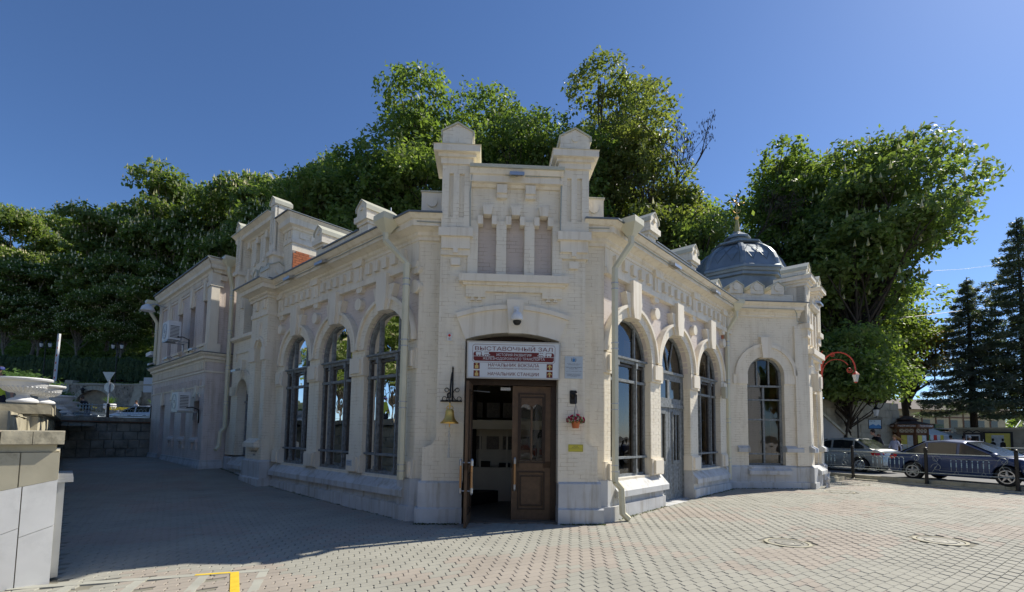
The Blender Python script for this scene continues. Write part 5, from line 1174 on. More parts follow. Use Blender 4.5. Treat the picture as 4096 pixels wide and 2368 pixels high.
for mx, my, r, l in MH:
    c = Vector((mx, my, gz(mx, my))); t = thing('manhole_cover', l, 'manhole cover', c, 'manhole covers in the paving')
    a = MB(); a.lathe(c, [(r, -.02), (r, .004), (r-.05, .004), (r-.05, -.02)], 36); obj('rim_ring', a, 'kerb', t)
    M.setdefault('castiron', mat('worn_cast_iron', (.27, .26, .22), .6, .2, var=.2, vs=20, bump=.004, bs=60))
    a = MB(); a.lathe(c, [(r-.065, -.02), (r-.065, .0), (r-.12, .0), (r-.125, -.01), (r-.15, -.01), (r-.155, .002), (.10, .002), (.095, -.006), (.08, .002), (.005, .003)], 36); obj('lid', a, 'castiron', t)
# cut slabs and yellow line at lower left
M['slab'] = mat('plain_concrete_slab', (.36, .355, .30), .85, var=.1, vs=3, bump=.002, bs=60); M['yline'] = mat('yellow_floor_paint', (.72, .50, .04), .6, var=.12, vs=9)
sv = Vector((.944, .33, 0)); sn = Vector((-.33, .944, 0)); G = Fr((-5.25, 5.21, 0), sv, -sn)
for k in range(4):
    a = MB(); a.box(G, -.02+k*.62, .58+k*.62, -.005, .105, -.03, .003); obj('kerb_slab', a, 'slab', P_)
for k in range(4):
    a = MB(); x = .48+k*.62; a.box(G, x, x+.10, .11, 2.2, -.03, .002); obj('kerb_slab', a, 'slab', P_)
yd = Vector((.50, -.866, 0)); a = MB()
a.box(Fr((-3.24, 5.87, 0), yd, Vector((-.866, -.5, 0))), 0, 2.6, 0, .09, .0035, .007); a.box(Fr((-3.27, 5.87, 0), -sv, -sn), .06, .42, .0, .055, .0035, .007)
tag(obj('yellow_line', a, 'yline', base=(-3.24, 5.87, .004)), 'bright yellow painted corner line on the paving at the bottom left', 'painted line')
def weeds(name, label, segs, n, s):
    P = []
    for i in range(n):
        F_, u0, u1, d = random.choice(segs); q = F_(random.uniform(u0, u1), d+abs(random.gauss(0, .035)), 0); P.append((q.x, q.y, gz(q.x, q.y)+random.random()*s*.8))
    P = np.array(P); N_ = rng.normal(size=P.shape)+np.array([0, -.4, .4]); N_ /= np.linalg.norm(N_, axis=1, keepdims=True); return P, N_
# ================================================================ LEFT WALLS
M['stone'] = mat('weathered_sandstone', (.36, .325, .235), .9, var=.2, vs=3, bump=.02, bs=9, stain=((.05, .045, .03), .85, 2.6, .54)); M['stone_l'] = mat('cut_sandstone', (.44, .40, .29), .85, var=.12, vs=3, bump=.006, bs=22, stain=((.14, .12, .08), .7, 4, .56))
M['marble'] = mat('veined_marble', (.76, .75, .71), .35, var=.10, vs=2, stain=((.50, .49, .46), .5, 1.7, .54), spec=.5); M['stone_d'] = mat('dark_mossy_stone', (.27, .25, .20), .95, var=.3, vs=2, bump=.02, bs=9, stain=((.07, .065, .05), .8, 1.6, .50))
def stones(F, u0, u1, d, z0, z1, course, lens, m, parent, dep=.12, rough=.02, seed=1, name='stone'):
    r = random.Random(seed); z = z0; k = 0
    while z < z1-.02:
        zt = min(z1, z+course); u = u0-(r.random()*lens[0] if k % 2 else 0)
        while u < u1-.01:
            l = r.uniform(*lens); a0, a1 = max(u0, u)+.005, min(u1, u+l)-.005
            if a1-a0 > .04:
                dd = d+r.uniform(-rough, rough); b = .018; a = MB()
                nz = lambda: r.uniform(-rough, rough)*.6
                a.hexa([F(a0, d-dep, z+.004), F(a1, d-dep, z+.004), F(a1, dd-b, z+.004), F(a0, dd-b, z+.004), F(a0, d-dep, zt-.004), F(a1, d-dep, zt-.004), F(a1, dd-b, zt-.004), F(a0, dd-b, zt-.004)])
                if rough > .004:   # pillowed face
                    m1, m2, zq, zw = a0+(a1-a0)*.3, a1-(a1-a0)*.3, z+(zt-z)*.3, zt-(zt-z)*.3
                    V = [F(a0, dd-b, z+.004), F(a1, dd-b, z+.004), F(a1, dd-b, zt-.004), F(a0, dd-b, zt-.004), F(a0+b, dd+nz(), z+b), F(a1-b, dd+nz(), z+b), F(a1-b, dd+nz(), zt-b), F(a0+b, dd+nz(), zt-b), F((a0+a1)/2+r.uniform(-.1, .1)*(a1-a0), dd+abs(nz())*2, (z+zt)/2)]
                    a.add(V, [(0, 1, 5, 4), (1, 2, 6, 5), (2, 3, 7, 6), (3, 0, 4, 7), (4, 5, 8), (5, 6, 8), (6, 7, 8), (7, 4, 8)])
                obj(name, a, m, parent)
            u += l
        z = zt; k += 1
def left_walls():
    t = thing('stair_cheek_wall', 'low wall at the left edge faced with grey veined marble under mossy cap stones', 'wall', (-5.01, 5.35, 0))
    Fa = Fr((-5.01, 5.35, 0), Vector((-.74, -.67, 0)), -WD)
    a = MB(); a.box(Fa, .005, 3, -1.6, -.03, -.1, 1.42); obj('core', a, 'stone_l', t)
    # marble slabs below a sloping edge, stone blocks above
    cut = lambda u: 1.12-.22*u
    for u0, u1 in ((.0, .27), (.275, .52), (.525, .9), (.905, 1.5)):
        zs = [-.05, .22-.8*u0*.6, .62, None]
        a = MB(); a.prism(Fa, [(u0+.002, -.05), (u1-.002, -.05), (u1-.002, .52), (u0+.002, .52+.1)], -.12, 0); obj('marble_slab', a, 'marble', t)
        a = MB(); a.prism(Fa, [(u0+.002, .525+.1), (u1-.002, .525), (u1-.002, cut(u1)-.004), (u0+.002, cut(u0)-.004)], -.12, .001); obj('marble_slab', a, 'marble', t)
    for u0, u1 in ((.0, .30), (.31, .62), (.63, 1.1), (1.11, 1.6)):
        a = MB(); a.prism(Fa, [(u0, cut(u0)), (u1, cut(u1)), (u1, 1.42), (u0, 1.42)], -.3, -.005); obj('stone', a, 'stone_l', t)
    for u0, u1 in ((.03, .5), (.51, 1.2)): a = MB(); a.box(Fa, u0, u1, -.4, -.03, 1.425, 1.505); obj('stone', a, 'stone_l', t)
    for u0, u1, s in ((-.03, .22, 0), (.225, .46, 0), (.47, .75, .01), (.76, 1.3, 0)):
        a = MB(); a.hexa([Fa(u0, -.7, 1.51), Fa(u1, -.7, 1.51), Fa(u1, .05+s, 1.51), Fa(u0, .05+s, 1.51), Fa(u0, -.7, 1.655), Fa(u1, -.7, 1.655), Fa(u1, .03+s, 1.65), Fa(u0, .03+s, 1.65)]); obj('cap_stone', a, 'stone', t)
    a = MB(); a.box(FW, -.15, 1.0, -.06, .03, .02, 1.08); a.box(FW, -.22, 1.1, -.10, .10, 1.08, 1.12); tag(obj('metal_cabinet', a, 'steel', base=FW(.4, 0, 0)), 'narrow grey sheet-metal cabinet against the left wall', 'cabinet')
    t = thing('retaining_wall', 'long stepped sandstone retaining wall on the left carrying the white urns', 'wall', FW(9, -.5, 0))
    a = MB(); a.box(FW, 1.2, 19, -1.5, -.55, -.1, 1.9); obj('core', a, 'stone', t)
    stones(FW, 1.2, 18.9, -.25, 0, 1.48, .37, (.5, .95), 'stone', t, dep=.35, rough=.025, seed=3)
    stones(FW, 1.6, 4.1, -.5, 1.48, 1.86, .36, (.45, .9), 'stone', t, dep=.5, rough=.015, seed=9)
    stones(FW, 4.1, 18.9, -.33, 1.48, 1.92, .40, (.45, .8), 'stone_l', t, dep=.4, rough=.02, seed=4)
    stones(Fr(FW(4.05, -.45, 0), -WN, -WD), 0, 1.6, .0, 1.5, 1.92, .4, (.5, .9), 'stone_l', t, dep=.3, rough=.02, seed=5)
    u = 4.0
    while u < 18.9:
        l = random.uniform(.62, 1.0); dz = .0 if u < 6.0 else .10; fr = -.22+.004*u
        if u > 17: dz = .06
        a = MB(); a.hexa([FW(u, -1.7, 1.92), FW(u+l-.008, -1.7, 1.92), FW(u+l-.008, fr, 1.92+dz*.5), FW(u, fr, 1.92+dz*.5), FW(u, -1.7, 2.08+dz), FW(u+l-.008, -1.7, 2.08+dz), FW(u+l-.008, fr-.01, 2.075+dz), FW(u, fr-.01, 2.075+dz)]); obj('cap_stone', a, 'stone', t)
        u += l
    # back wall closing the lane
    Fb = Fr(FL(18.02, 0, 0), NL, -DL); t = thing('lane_end_wall', 'dark stained block wall closing the shaded lane beside the annex', 'wall', Fb(2, 0, .5))
    a = MB(); a.box(Fb, .4, 3.6, -.9, -.15, .3, 2.0); obj('core', a, 'stone_d', t)
    stones(Fb, .55, 3.45, .0, .48, 1.90, .355, (.30, .5), 'stone_d', t, dep=.2, rough=.02, seed=6)
    for k in range(6): a = MB(); a.box(Fb, .5+k*.5, .99+k*.5, -.7, .07, 1.97, 2.14); obj('cap_stone', a, 'stone_d', t)
    a = MB(); a.box(Fb, .5, 3.5, .05, .075, 1.935, 1.955); obj('copper_strip', a, M.setdefault('copper', mat('brown_copper', (.20, .07, .03), .5)), t)
left_walls()
def urn():
    M['plaster_w'] = mat('white_painted_concrete', (.68, .68, .67), .6, var=.06, vs=6, bump=.003, bs=40); M['potplant'] = leafmat('urn_leaves', (.07, .13, .03), (.12, .20, .06), .35, 14)
    t = thing('stone_urn', 'x', 'urn', (0, 0, 0), 'white urns along the retaining wall')
    a = MB(); a.lathe((0, 0, 0), [(.18, 0), (.185, .025), (.16, .05), (.10, .075), (.075, .11), (.085, .135), (.14, .155), (.20, .18), (.255, .23), (.275, .285), (.285, .31), (.325, .335), (.335, .36), (.325, .375), (.27, .372), (.25, .33), (.05, .32)], 32); b = obj('bowl', a, 'plaster_w', t, smooth=35)
    a = MB()
    for k in range(30): 
        an = 2*pi*k/30; p = Vector((cos(an), sin(an), 0)); a.tube([p*.15+Vector((0, 0, .155)), p*.215+Vector((0, 0, .19)), p*.262+Vector((0, 0, .235))], [.012, .017, .012], 5)
    obj('gadroon', a, 'plaster_w', b)
    a = MB()
    for i in range(260):
        p = Vector((random.gauss(0, .11), random.gauss(0, .11), .37+abs(random.gauss(0, .05)))); x = Vector((random.gauss(0, 1), random.gauss(0, 1), random.gauss(0, .6))).normalized()*.035; y = x.orthogonal().normalized()*.016
        a.add([p-x, p-y, p+x, p+y], [(0, 1, 2, 3)])
    stuff(obj('plants', a, 'potplant', t, recalc=False)); return t
UR = [(-7.62, 7.45, 2.075, 'white urn nearest the camera at the left picture edge'), (-9.65, 9.85, 2.175, 'white urn second along the retaining wall, overlapping the nearest one'), (-12.3, 13.0, 2.175, 'white urn third along the retaining wall beside the barrier pole'), (-14.9, 16.0, 2.175, 'white urn fourth along the retaining wall'), (-17.9, 19.4, 2.15, 'white urn farthest along the retaining wall beside the dark car')]
u0 = urn(); u0.location = UR[0][:3]; u0['label'] = UR[0][3]
for x, y, z, l in UR[1:]: copy_tree(u0, loc=(x, y, z), rz=random.random()*6, label=l)
# ================================================================ UPPER STREET (left background)
struct(obj('upper_street', MB().add([Vector(p) for p in [(-11.2, 9.0, 1.75), (-17.6, 20.6, 1.75), (-15.5, 21.0, 1.75), (-17, 26, 1.75), (-22, 47, 1.75), (-75, 47, 1.75), (-60, 0, 1.75), (-12.5, 7.5, 1.75)]], [tuple(range(8))]), 'asph', recalc=False))
def hz(x, y):
    a = min(1, max(0, (x+34)/14)); a = a*a*(3-2*a)
    zl = interp(y, [47, 52, 53.5, 58, 62, 100, 160, 400], [5.9, 6.6, 8.9, 10.3, 11.5, 26, 44, 60])
    zc = interp(y, [27, 34, 42, 60, 100, 400], [1.0, 5.0, 8.5, 13, 22, 30])
    b = min(1, max(0, (x-11)/8)); zr = interp(y, [30, 60, 120, 400], [.1, .3, 6, 12])
    return (zl*(1-a)+zc*a)*(1-b)+zr*b
M['slope'] = mat('leafy_slope', (.045, .06, .02), .95, var=.4, vs=1.5, bump=.05, bs=3)
struct(grid('hillside', -150, 60, 27, 330, 105, 120, hz, 'slope', skip=lambda x, y: (x < -22 and y < 47.3) or (x < -14 and y < 30) or (x > 9 and y < 31)))
def arch_wall():
    t = thing('arched_stone_wall', 'rough stone terrace wall with a blind arch behind the parked cars', 'wall', (-41, 47, 1.75))
    F = Fr((0, 47, 0), (1, 0, 0), (0, -1, 0)); M['rubble'] = mat('rubble_wall', (.26, .235, .19), .95, var=.35, vs=2.5, bump=.03, bs=5, stain=((.08, .09, .04), .6, 1.2, .56)); M['cutst'] = mat('buttress_stone', (.34, .32, .25), .9, var=.15, vs=3)
    c = -41.1; r = 1.95; zc = 3.45
    a = MB(); a.archpanel(F, c, r, zc, -62, -24, 1.6, 5.9, -.8, 0); obj('core', a, 'rubble', t)
    a = MB(); a.box(F, c-r, c+r, -.8, -.35, 1.6, 5.6); obj('arch_infill', a, M.setdefault('ochst', mat('ochre_infill', (.27, .22, .15), .9, var=.2)), t)
    for i in range(19):
        t0, t1 = pi*i/19, pi*(i+1)/19-.01; a = MB(); q = [(c+R*cos(x), zc+R*sin(x)) for R, x in ((r, t0), (r+.42, t0), (r+.42, t1), (r, t1))]; a.prism(F, q, -.1, .06); obj('voussoir', a, 'cutst', t)
    r_ = random.Random(2); n = 0; z = 1.8; big = MB()
    while z < 5.75:
        h = r_.uniform(.13, .2); x = -60
        while x < -25:
            l = r_.uniform(.25, .6)
            dx = x+l/2-c
            if dx*dx+max(0, z-zc)**2 > (r+.5)**2 and not(abs(dx) < r+.5 and z < zc):
                tgt = big if (x < -50 or x > -33 or n >= 270) else MB(); dd = r_.uniform(.02, .07)
                tgt.box(F, x+.012, x+l-.012, -.05, dd, z+.01, z+h-.01)
                if tgt is not big: obj('stone', tgt, 'rubble', t); n += 1
            x += l
        z += h
    o = obj('rubble_stones', big, 'rubble', t); stuff(o)
    for xt, xb in ((-43.9, -44.3), (-36.6, -37.1)):
        for k in range(7):
            z0 = 1.8+k*.58; s = (z0-1.8)/4; a = MB(); x = xb+(xt-xb)*s; a.hexa([F(x-.45, 0, z0), F(x+.45, 0, z0), F(x+.45, .55*(1-s)+.12, z0), F(x-.45, .55*(1-s)+.12, z0), F(x-.42, 0, z0+.57), F(x+.42, 0, z0+.57), F(x+.42, .55*(1-s)+.05, z0+.57), F(x-.42, .55*(1-s)+.05, z0+.57)]); obj('buttress_block', a, 'cutst', t)
    for k in range(30): a = MB(); a.box(F, -60+k*1.2, -58.83+k*1.2, -.9, .10, 5.88, 6.03+.03*(k % 2)); obj('coping_stone', a, 'cutst', t)
    for x in (-43.5, -36.2): a = MB(); a.box(F, x-.45, x+.3, -.6, .14, 6.03, 6.32); obj('coping_stone', a, 'cutst', t)
    # lantern over the arch
    t2 = thing('wall_lantern', 'dark lantern over the blind arch of the terrace wall', 'lantern', (-42, 46.7, 5.2)); a = MB(); a.lathe((-42.0, 46.7, 0), [(.08, 5.0), (.16, 5.35), (.24, 5.37), (.03, 5.6)], 6); obj('lamp_body', a, 'iron', t2); a = MB(); a.tube([(-42, 46.95, 5.7), (-42, 46.7, 5.75), (-42, 46.7, 5.58)], .03, 5); obj('arm', a, 'iron', t2)
arch_wall()
# ================================================================ FOLIAGE
def leaves_mesh(name, P, N, s, m, rnd=.35, kite=.55):
    """P points, N normals -> kite shaped leaves"""
    n = len(P); S_ = s*rng.uniform(.6, 1.3, (n, 1))
    t = rng.normal(size=(n, 3)); t -= (t*N).sum(1, keepdims=True)*N; t /= np.linalg.norm(t, axis=1, keepdims=True)+1e-9
    b = np.cross(N, t)
    V = np.stack([P-t*S_, P-b*S_*kite+N*S_*.15, P+t*S_, P+b*S_*kite+N*S_*.15], 1).reshape(-1, 3)
    me = bpy.data.meshes.new(name); me.vertices.add(4*n); me.loops.add(4*n); me.polygons.add(n)
    me.vertices.foreach_set('co', V.ravel().astype('f')); me.loops.foreach_set('vertex_index', np.arange(4*n, dtype='i'))
    me.polygons.foreach_set('loop_start', np.arange(0, 4*n, 4, dtype='i')); me.polygons.foreach_set('loop_total', np.full(n, 4, dtype='i')); me.update()
    me.materials.append(M[m] if isinstance(m, str) else m); return me
M['bark'] = mat('dark_bark', (.045, .035, .025), .95, var=.3, vs=6, bump=.01, bs=20); M['barkl'] = mat('pale_bark', (.20, .17, .13), .95, var=.4, vs=5, bump=.01, bs=12)
M['chest'] = leafmat('chestnut_leaves', (.12, .165, .05), (.20, .25, .09), .55, .5); M['maple'] = leafmat('maple_leaves', (.12, .175, .05), (.21, .26, .09), .56, .5); M['limeL'] = leafmat('light_green_leaves', (.15, .20, .055), (.24, .29, .09), .58, .6); M['olive'] = leafmat('olive_leaves', (.13, .16, .05), (.22, .23, .09), .55, .6)
M['candle'] = leafmat('chestnut_blossom', (.62, .58, .44), (.75, .66, .50), .4, 3); M['spruce'] = leafmat('spruce_needles', (.08, .11, .075), (.14, .17, .13), .4, 1.0); M['bluespr'] = leafmat('blue_spruce', (.10, .13, .115), (.17, .20, .18), .4, 1.0)
def tree(name, label, cat, loc, H, R, crown0, leaf='chest', nleaf=16000, ls=.17, lobes=34, candles=0, group=None, seed=1, bark='bark', lean=(0, 0), sx=1.0, dens=1.0, trunk_r=.28, tuft=.5):
    r = np.random.default_rng(seed); t = thing(name, label, cat, loc, group)
    L_ = []; cz = crown0+(H-crown0)*.5; hh = (H-crown0)*.5
    for i in range(lobes):
        v = r.normal(size=3); v /= np.linalg.norm(v); v[2] = v[2]*.9+.12; k = r.uniform(.25, .86)
        taper = 1-.25*max(0, v[2])
        c = np.array([v[0]*R*k*taper*sx+lean[0]*(v[2]+1), v[1]*R*k*taper+lean[1]*(v[2]+1), cz+v[2]*hh*k]); L_.append((c, R*r.uniform(.26, .44)))
    wts = np.array([q[1]**2 for q in L_]); wts /= wts.sum(); ntw = int(nleaf*dens*.72/7)
    idx = r.choice(len(L_), ntw, p=wts); C = np.array([q[0] for q in L_])[idx]; Rr = np.array([q[1] for q in L_])[idx][:, None]
    d = r.normal(size=(ntw, 3)); d /= np.linalg.norm(d, axis=1, keepdims=True); d[:, 2] = np.where(d[:, 2] < -.3, -d[:, 2]*.6, d[:, 2])
    tw = C+d*Rr*r.uniform(.55, 1.12, (ntw, 1))**.7*np.array([1, 1, .8])
    P = np.repeat(tw, 7, 0)+r.normal(size=(ntw*7, 3))*tuft*np.array([.42, .42, .28]); Nn = np.repeat(d, 7, 0)*.5+r.normal(size=P.shape)*.6+np.array([0, 0, .45]); Nn /= np.linalg.norm(Nn, axis=1, keepdims=True)
    me = leaves_mesh('crown', P, Nn, ls, leaf); o = bpy.data.objects.new('crown', me); link(o, t, Vector(loc))
    a = MB(); base = Vector((0, 0, -1)); top = Vector((lean[0], lean[1], H*.72)); pts = [base, Vector((0, 0, 0)), Vector((lean[0]*.3+r.normal()*.2, lean[1]*.3, crown0)), Vector((lean[0]*.6+r.normal()*.5, lean[1]*.6, cz)), top]
    a.tube(pts, [trunk_r*1.25, trunk_r, trunk_r*.75, trunk_r*.5, .05], 8)
    for i in range(0, lobes):
        c = Vector(L_[i][0]); z0 = crown0*.75+(c.z-crown0)*r.uniform(.25, .55); f = min(1, max(0, (z0)/(H*.72))); s0 = Vector((lean[0]*f, lean[1]*f, z0)); mid = (s0+c)/2+Vector((r.normal()*.4, r.normal()*.4, -.3*r.random()))
        a.tube([s0, mid, c], [trunk_r*.38, trunk_r*.22, .03], 5, cap=False)
        for k in range(2): 
            e = c+Vector(np.clip(r.normal(size=3), -1, 1))*L_[i][1]*.45; a.tube([mid.lerp(c, .6), e], [.05, .012], 4, cap=False)
    a.v = [v+Vector(loc) for v in a.v]; obj('trunk', a, bark, t, recalc=False)
    if candles:
        i2 = r.choice(ntw, candles); q = MB(); r3 = .10
        for k in i2:
            p = Vector(tw[k])+Vector(d[k])*.25+Vector((0, 0, .1)); h = r.uniform(.3, .5); b = len(q.v)
            q.v += [p+Vector((r3*cos(x), r3*sin(x), 0)) for x in (0, 2.1, 4.2)]+[p+Vector((0, 0, h)), p+Vector((0, 0, -.05))]; q.f += [(b, b+1, b+3), (b+1, b+2, b+3), (b+2, b, b+3), (b+1, b, b+4), (b+2, b+1, b+4), (b, b+2, b+4)]
        q.v = [v+Vector(loc) for v in q.v]; stuff(obj('blossom_candles', q, 'candle', t, recalc=False))
    return t
GL = 'flowering chestnuts on the left slope'
c1 = tree('chestnut_tree', 'tall flowering chestnut above the annex roof', 'tree', (-51.5, 60, 10.8), 22, 6.2, 1.0, nleaf=34000, ls=.25, candles=1500, group=GL, seed=11, bark='barkl')
c2 = tree('chestnut_tree', 'broad flowering chestnut at the far left edge', 'tree', (-66.5, 62, 11.3), 20, 7.0, .6, nleaf=34000, ls=.25, candles=1500, group=GL, seed=12, bark='barkl')
for src, x, y, s, sz, l in ((c1, -58.8, 58, .85, .58, 'shorter flowering chestnut left of the barrier pole'), (c2, -45, 61, 1.0, 1.22, 'flowering chestnut above the right part of the annex roof'), (c1, -39, 61, 1.05, 1.05, 'flowering chestnut right of the annex roof ridge'), (c2, -33, 58, .95, 1.2, 'flowering chestnut behind the tall bay of the station'), (c1, -28, 56, .95, 1.0, 'flowering chestnut behind the left pylon of the tall bay'), (c2, -22.5, 54, .85, 1.1, 'flowering chestnut beside the thin roof mast'),
    (c1, -55, 72, 1.1, .95, 'chestnut in the back row above the thuja hedge'), (c2, -70, 74, 1.1, .95, 'chestnut in the back row at the far left'), (c1, -42, 72, 1.1, 1.15, 'chestnut in the back row behind the annex'), (c2, -47.5, 57, .7, .62, 'low leafy chestnut over the hedge lamp'), (c1, -41.5, 56.5, .75, .55, 'low bright chestnut beside the annex corner'), (c2, -56.5, 56.5, .5, .36, 'low chestnut by the left hedge lamp'), (c1, -51.5, 56.2, .55, .36, 'low chestnut between the two hedge lamps'), (c2, -46.0, 55.8, .5, .34, 'low chestnut over the middle of the hedge'), (c1, -60.5, 56.5, .5, .38, 'low chestnut above the nearest urns'), (c2, -63, 57.5, .8, .7, 'low leafy chestnut at the left over the flower urns')):
    copy_tree(src, loc=(x, y, hz(x, y)), rz=random.random()*6.28, label=l, scale=(s, s, sz))
GC = 'leafy trees behind the station roof'
tree('leafy_tree', 'large dense tree behind the left side of the entrance pavilion', 'tree', (-8.6, 34, 5), 23.6, 6.1, 4, 'maple', 44000, .17, 52, group=GC, seed=21, lean=(.4, 0))
tree('leafy_tree', 'round leafy tree lower left beside the big one over the left roof', 'tree', (-13.4, 33, 4.5), 18.4, 4.9, 3, 'maple', 30000, .16, 40, group=GC, seed=22)
tree('leafy_tree', 'dark round tree directly behind the entrance parapet', 'tree', (.2, 37, 6), 26.3, 6.0, 5, 'maple', 42000, .17, 50, group=GC, seed=23)
tree('leafy_tree', 'tallest olive-green tree right of the entrance pylons', 'tree', (7.2, 38, 6.5), 28.6, 6.2, 4, 'olive', 46000, .17, 60, group=GC, seed=24, lean=(.8, 0))
tree('leafy_tree', 'brownish green tree below the tallest one, right of the entrance', 'tree', (10.4, 35, 5), 20.5, 5.2, 2, 'olive', 24000, .17, 34, candles=150, group=GC, seed=25)
tree('leafy_tree', 'sparse light tree between the bare branches and the dome', 'tree', (14.4, 35, 3.4), 18.5, 4.4, 2, 'limeL', 18000, .15, 30, group=GC, seed=26, dens=.8)
tree('leafy_tree', 'windblown maple rising directly behind the dome spire', 'tree', (19.0, 35, 1.5), 25.6, 5.2, 4, 'maple', 36000, .17, 46, group=GC, seed=27, lean=(.8, 0))
tree('leafy_tree', 'bright leafy tree low behind the dome and right facade roof', 'tree', (12.8, 31.5, 1.2), 16.5, 4.6, 2, 'maple', 28000, .16, 38, group=GC, seed=28)
tree('leafy_tree', 'mid-green tree between the two dark crowns above the pavilion', 'tree', (-4.6, 40, 7.5), 23.0, 4.6, 4, 'maple', 26000, .18, 36, group=GC, seed=40)
tree('leafy_tree', 'mid-height tree right behind the right entrance pylon', 'tree', (4.2, 35, 4), 22.0, 5.4, 3, 'maple', 30000, .16, 34, group=GC, seed=41)
tree('leafy_tree', 'tree filling the skyline between dome maple and big chestnut', 'tree', (24.5, 37, .4), 23.5, 5.0, 3, 'maple', 30000, .18, 42, group=GC, seed=42)
tree('leafy_tree', 'low dense tree filling the gap above the left hall roof', 'tree', (-4.2, 32, 3.4), 13.5, 4.2, 2, 'maple', 16000, .16, 26, group=GC, seed=29)
tree('chestnut_tree', 'great flowering chestnut right of the tower with a leaning crown', 'tree', (20.8, 29.5, .6), 21.4, 5.3, 3.6, 'chest', 52000, .17, 56, candles=500, group='trees right of the tower', seed=31, lean=(1.6, 0), trunk_r=.33)
tree('leafy_tree', 'bright green tree under the big chestnut beside the kiosk', 'tree', (22.6, 32, .3), 9.8, 4.2, 1.8, 'limeL', 22000, .15, 34, group='trees right of the tower', seed=32)
tree('leafy_tree', 'feathery light green tree overhanging the awnings', 'tree', (27.6, 36, .3), 13.2, 5.0, 2.6, 'limeL', 26000, .16, 40, group='trees right of the tower', seed=33, dens=.8)
tree('leafy_tree', 'dark green bush tree against the stained wall behind the grey car', 'tree', (18.4, 26.0, .2), 8.0, 3.1, 1.5, 'maple', 26000, .12, 40, trunk_r=.1, group='trees right of the tower', seed=34)
tree('leafy_tree', 'reddish brown sparse tree left of the spruces', 'tree', (30.0, 36, .3), 11.5, 3.0, 4.0, M.setdefault('redleaf', leafmat('reddish_leaves', (.11, .05, .02), (.14, .13, .03), .5, .8)), 7000, .15, 24, seed=35, group='trees right of the tower', dens=.8)
def bare_tree():
    t = thing('bare_tree', 'nearly bare dark-branched tree against the sky right of the pavilion', 'tree', (11.6, 34, 4)); a = MB(); q = MB(); r = random.Random(5)
    def br(p, d, l, rad, k):
        n = 4; pts = [p]; dd = d.copy()
        for i in range(n): dd = (dd+Vector((r.gauss(0, .16), r.gauss(0, .16), r.gauss(.05, .10)))).normalized(); pts.append(pts[-1]+dd*l/n)
        a.tube(pts, [rad*(1-.5*i/n) for i in range(n+1)], 5, cap=False)
        if k == 0:
            for i in range(3): e = pts[-1]+Vector((r.gauss(0, .12), r.gauss(0, .12), -.1)); q.add([e, e+Vector((.03, 0, -.12)), e+Vector((0, .02, -.22)), e+Vector((-.03, 0, -.12))], [(0, 1, 2, 3)])
            return
        for i in range(3 if k > 1 else 4):
            j = r.choice([2, 3, 4]); nd = (dd+Vector((r.gauss(0, .55), r.gauss(0, .5), r.gauss(.1, .35)))).normalized(); br(pts[j], nd, l*r.uniform(.5, .75), rad*.5, k-1)
    o = Vector((11.6, 34, 3)); br(o, Vector((.02, 0, 1)), 15, .26, 0); br(Vector((11.7, 34, 16)), Vector((.25, 0, 1)), 6.0, .17, 4); br(Vector((11.8, 34, 13)), Vector((.75, 0, .42)), 5.0, .15, 4); br(Vector((11.7, 34, 14.5)), Vector((-.3, 0, 1)), 4, .1, 3)
    obj('trunk', a, 'bark', t, recalc=False); stuff(obj('seed_pods', q, 'bark', t, recalc=False))
bare_tree()
def spruce(label, loc, H, R, seed, m='spruce', base=1.6, n=90):
    r = random.Random(seed); t = thing('spruce_tree', label, 'tree', loc, 'dark spruces at the right edge'); o = Vector(loc); a = MB(); a.tube([o-Vector((0, 0, 1)), o+Vector((0, 0, H*.5)), o+Vector((0, 0, H))], [.27, .16, .02], 8); obj('trunk', a, 'bark', t, recalc=False)
    b = MB(); P = []; N_ = []
    for i in range(n):
        f = (i/n); z = base+(H-base-.1)*f; L_ = R*(1-f)**.75*r.uniform(.7, 1.1)+.12; an = i*2.4+r.random(); d = Vector((cos(an), sin(an), 0)); pts = []
        for j in range(6): s = j/5; pts.append(o+Vector((0, 0, z))+d*L_*s+Vector((0, 0, -.38*L_*s+.26*L_*s*s)))
        b.tube(pts, [.05*(1-.8*j/5)*(1-f*.6) for j in range(6)], 4, cap=False); side = Vector((-d.y, d.x, 0))
        for j in range(int(34*L_)+6):
            s = r.random()**.7; k = min(4, int(s*5)); p = pts[k].lerp(pts[k+1], s*5-k); w_ = (1-s*.6)*L_*.26
            for sg in (-1, 1):
                q = p+side*sg*r.random()*w_+Vector((0, 0, -r.random()*.22)); P.append(q); N_.append((r.gauss(0, .4), r.gauss(0, .4), 1))
    obj('limbs', b, 'bark', t, recalc=False)
    P = np.array([tuple(p) for p in P])-np.array(loc); P = np.repeat(P, 3, 0)+rng.normal(size=(len(P)*3, 3))*.07; N_ = np.repeat(np.array(N_), 3, 0)+rng.normal(size=P.shape)*.5; N_ /= np.linalg.norm(N_, axis=1, keepdims=True)
    me = leaves_mesh('needles', P, N_, .11, m, kite=.3); c = bpy.data.objects.new('needles', me); link(c, t, o); return t
spruce('tall dark spruce cut by the right picture edge', (32.4, 30, .2), 15.9, 4.4, 3, base=3.4, n=105)
spruce('blue-grey spruce left of the tall one behind the poster boards', (30.9, 32, .2), 12.6, 3.6, 4, 'bluespr', base=3.6, n=85)
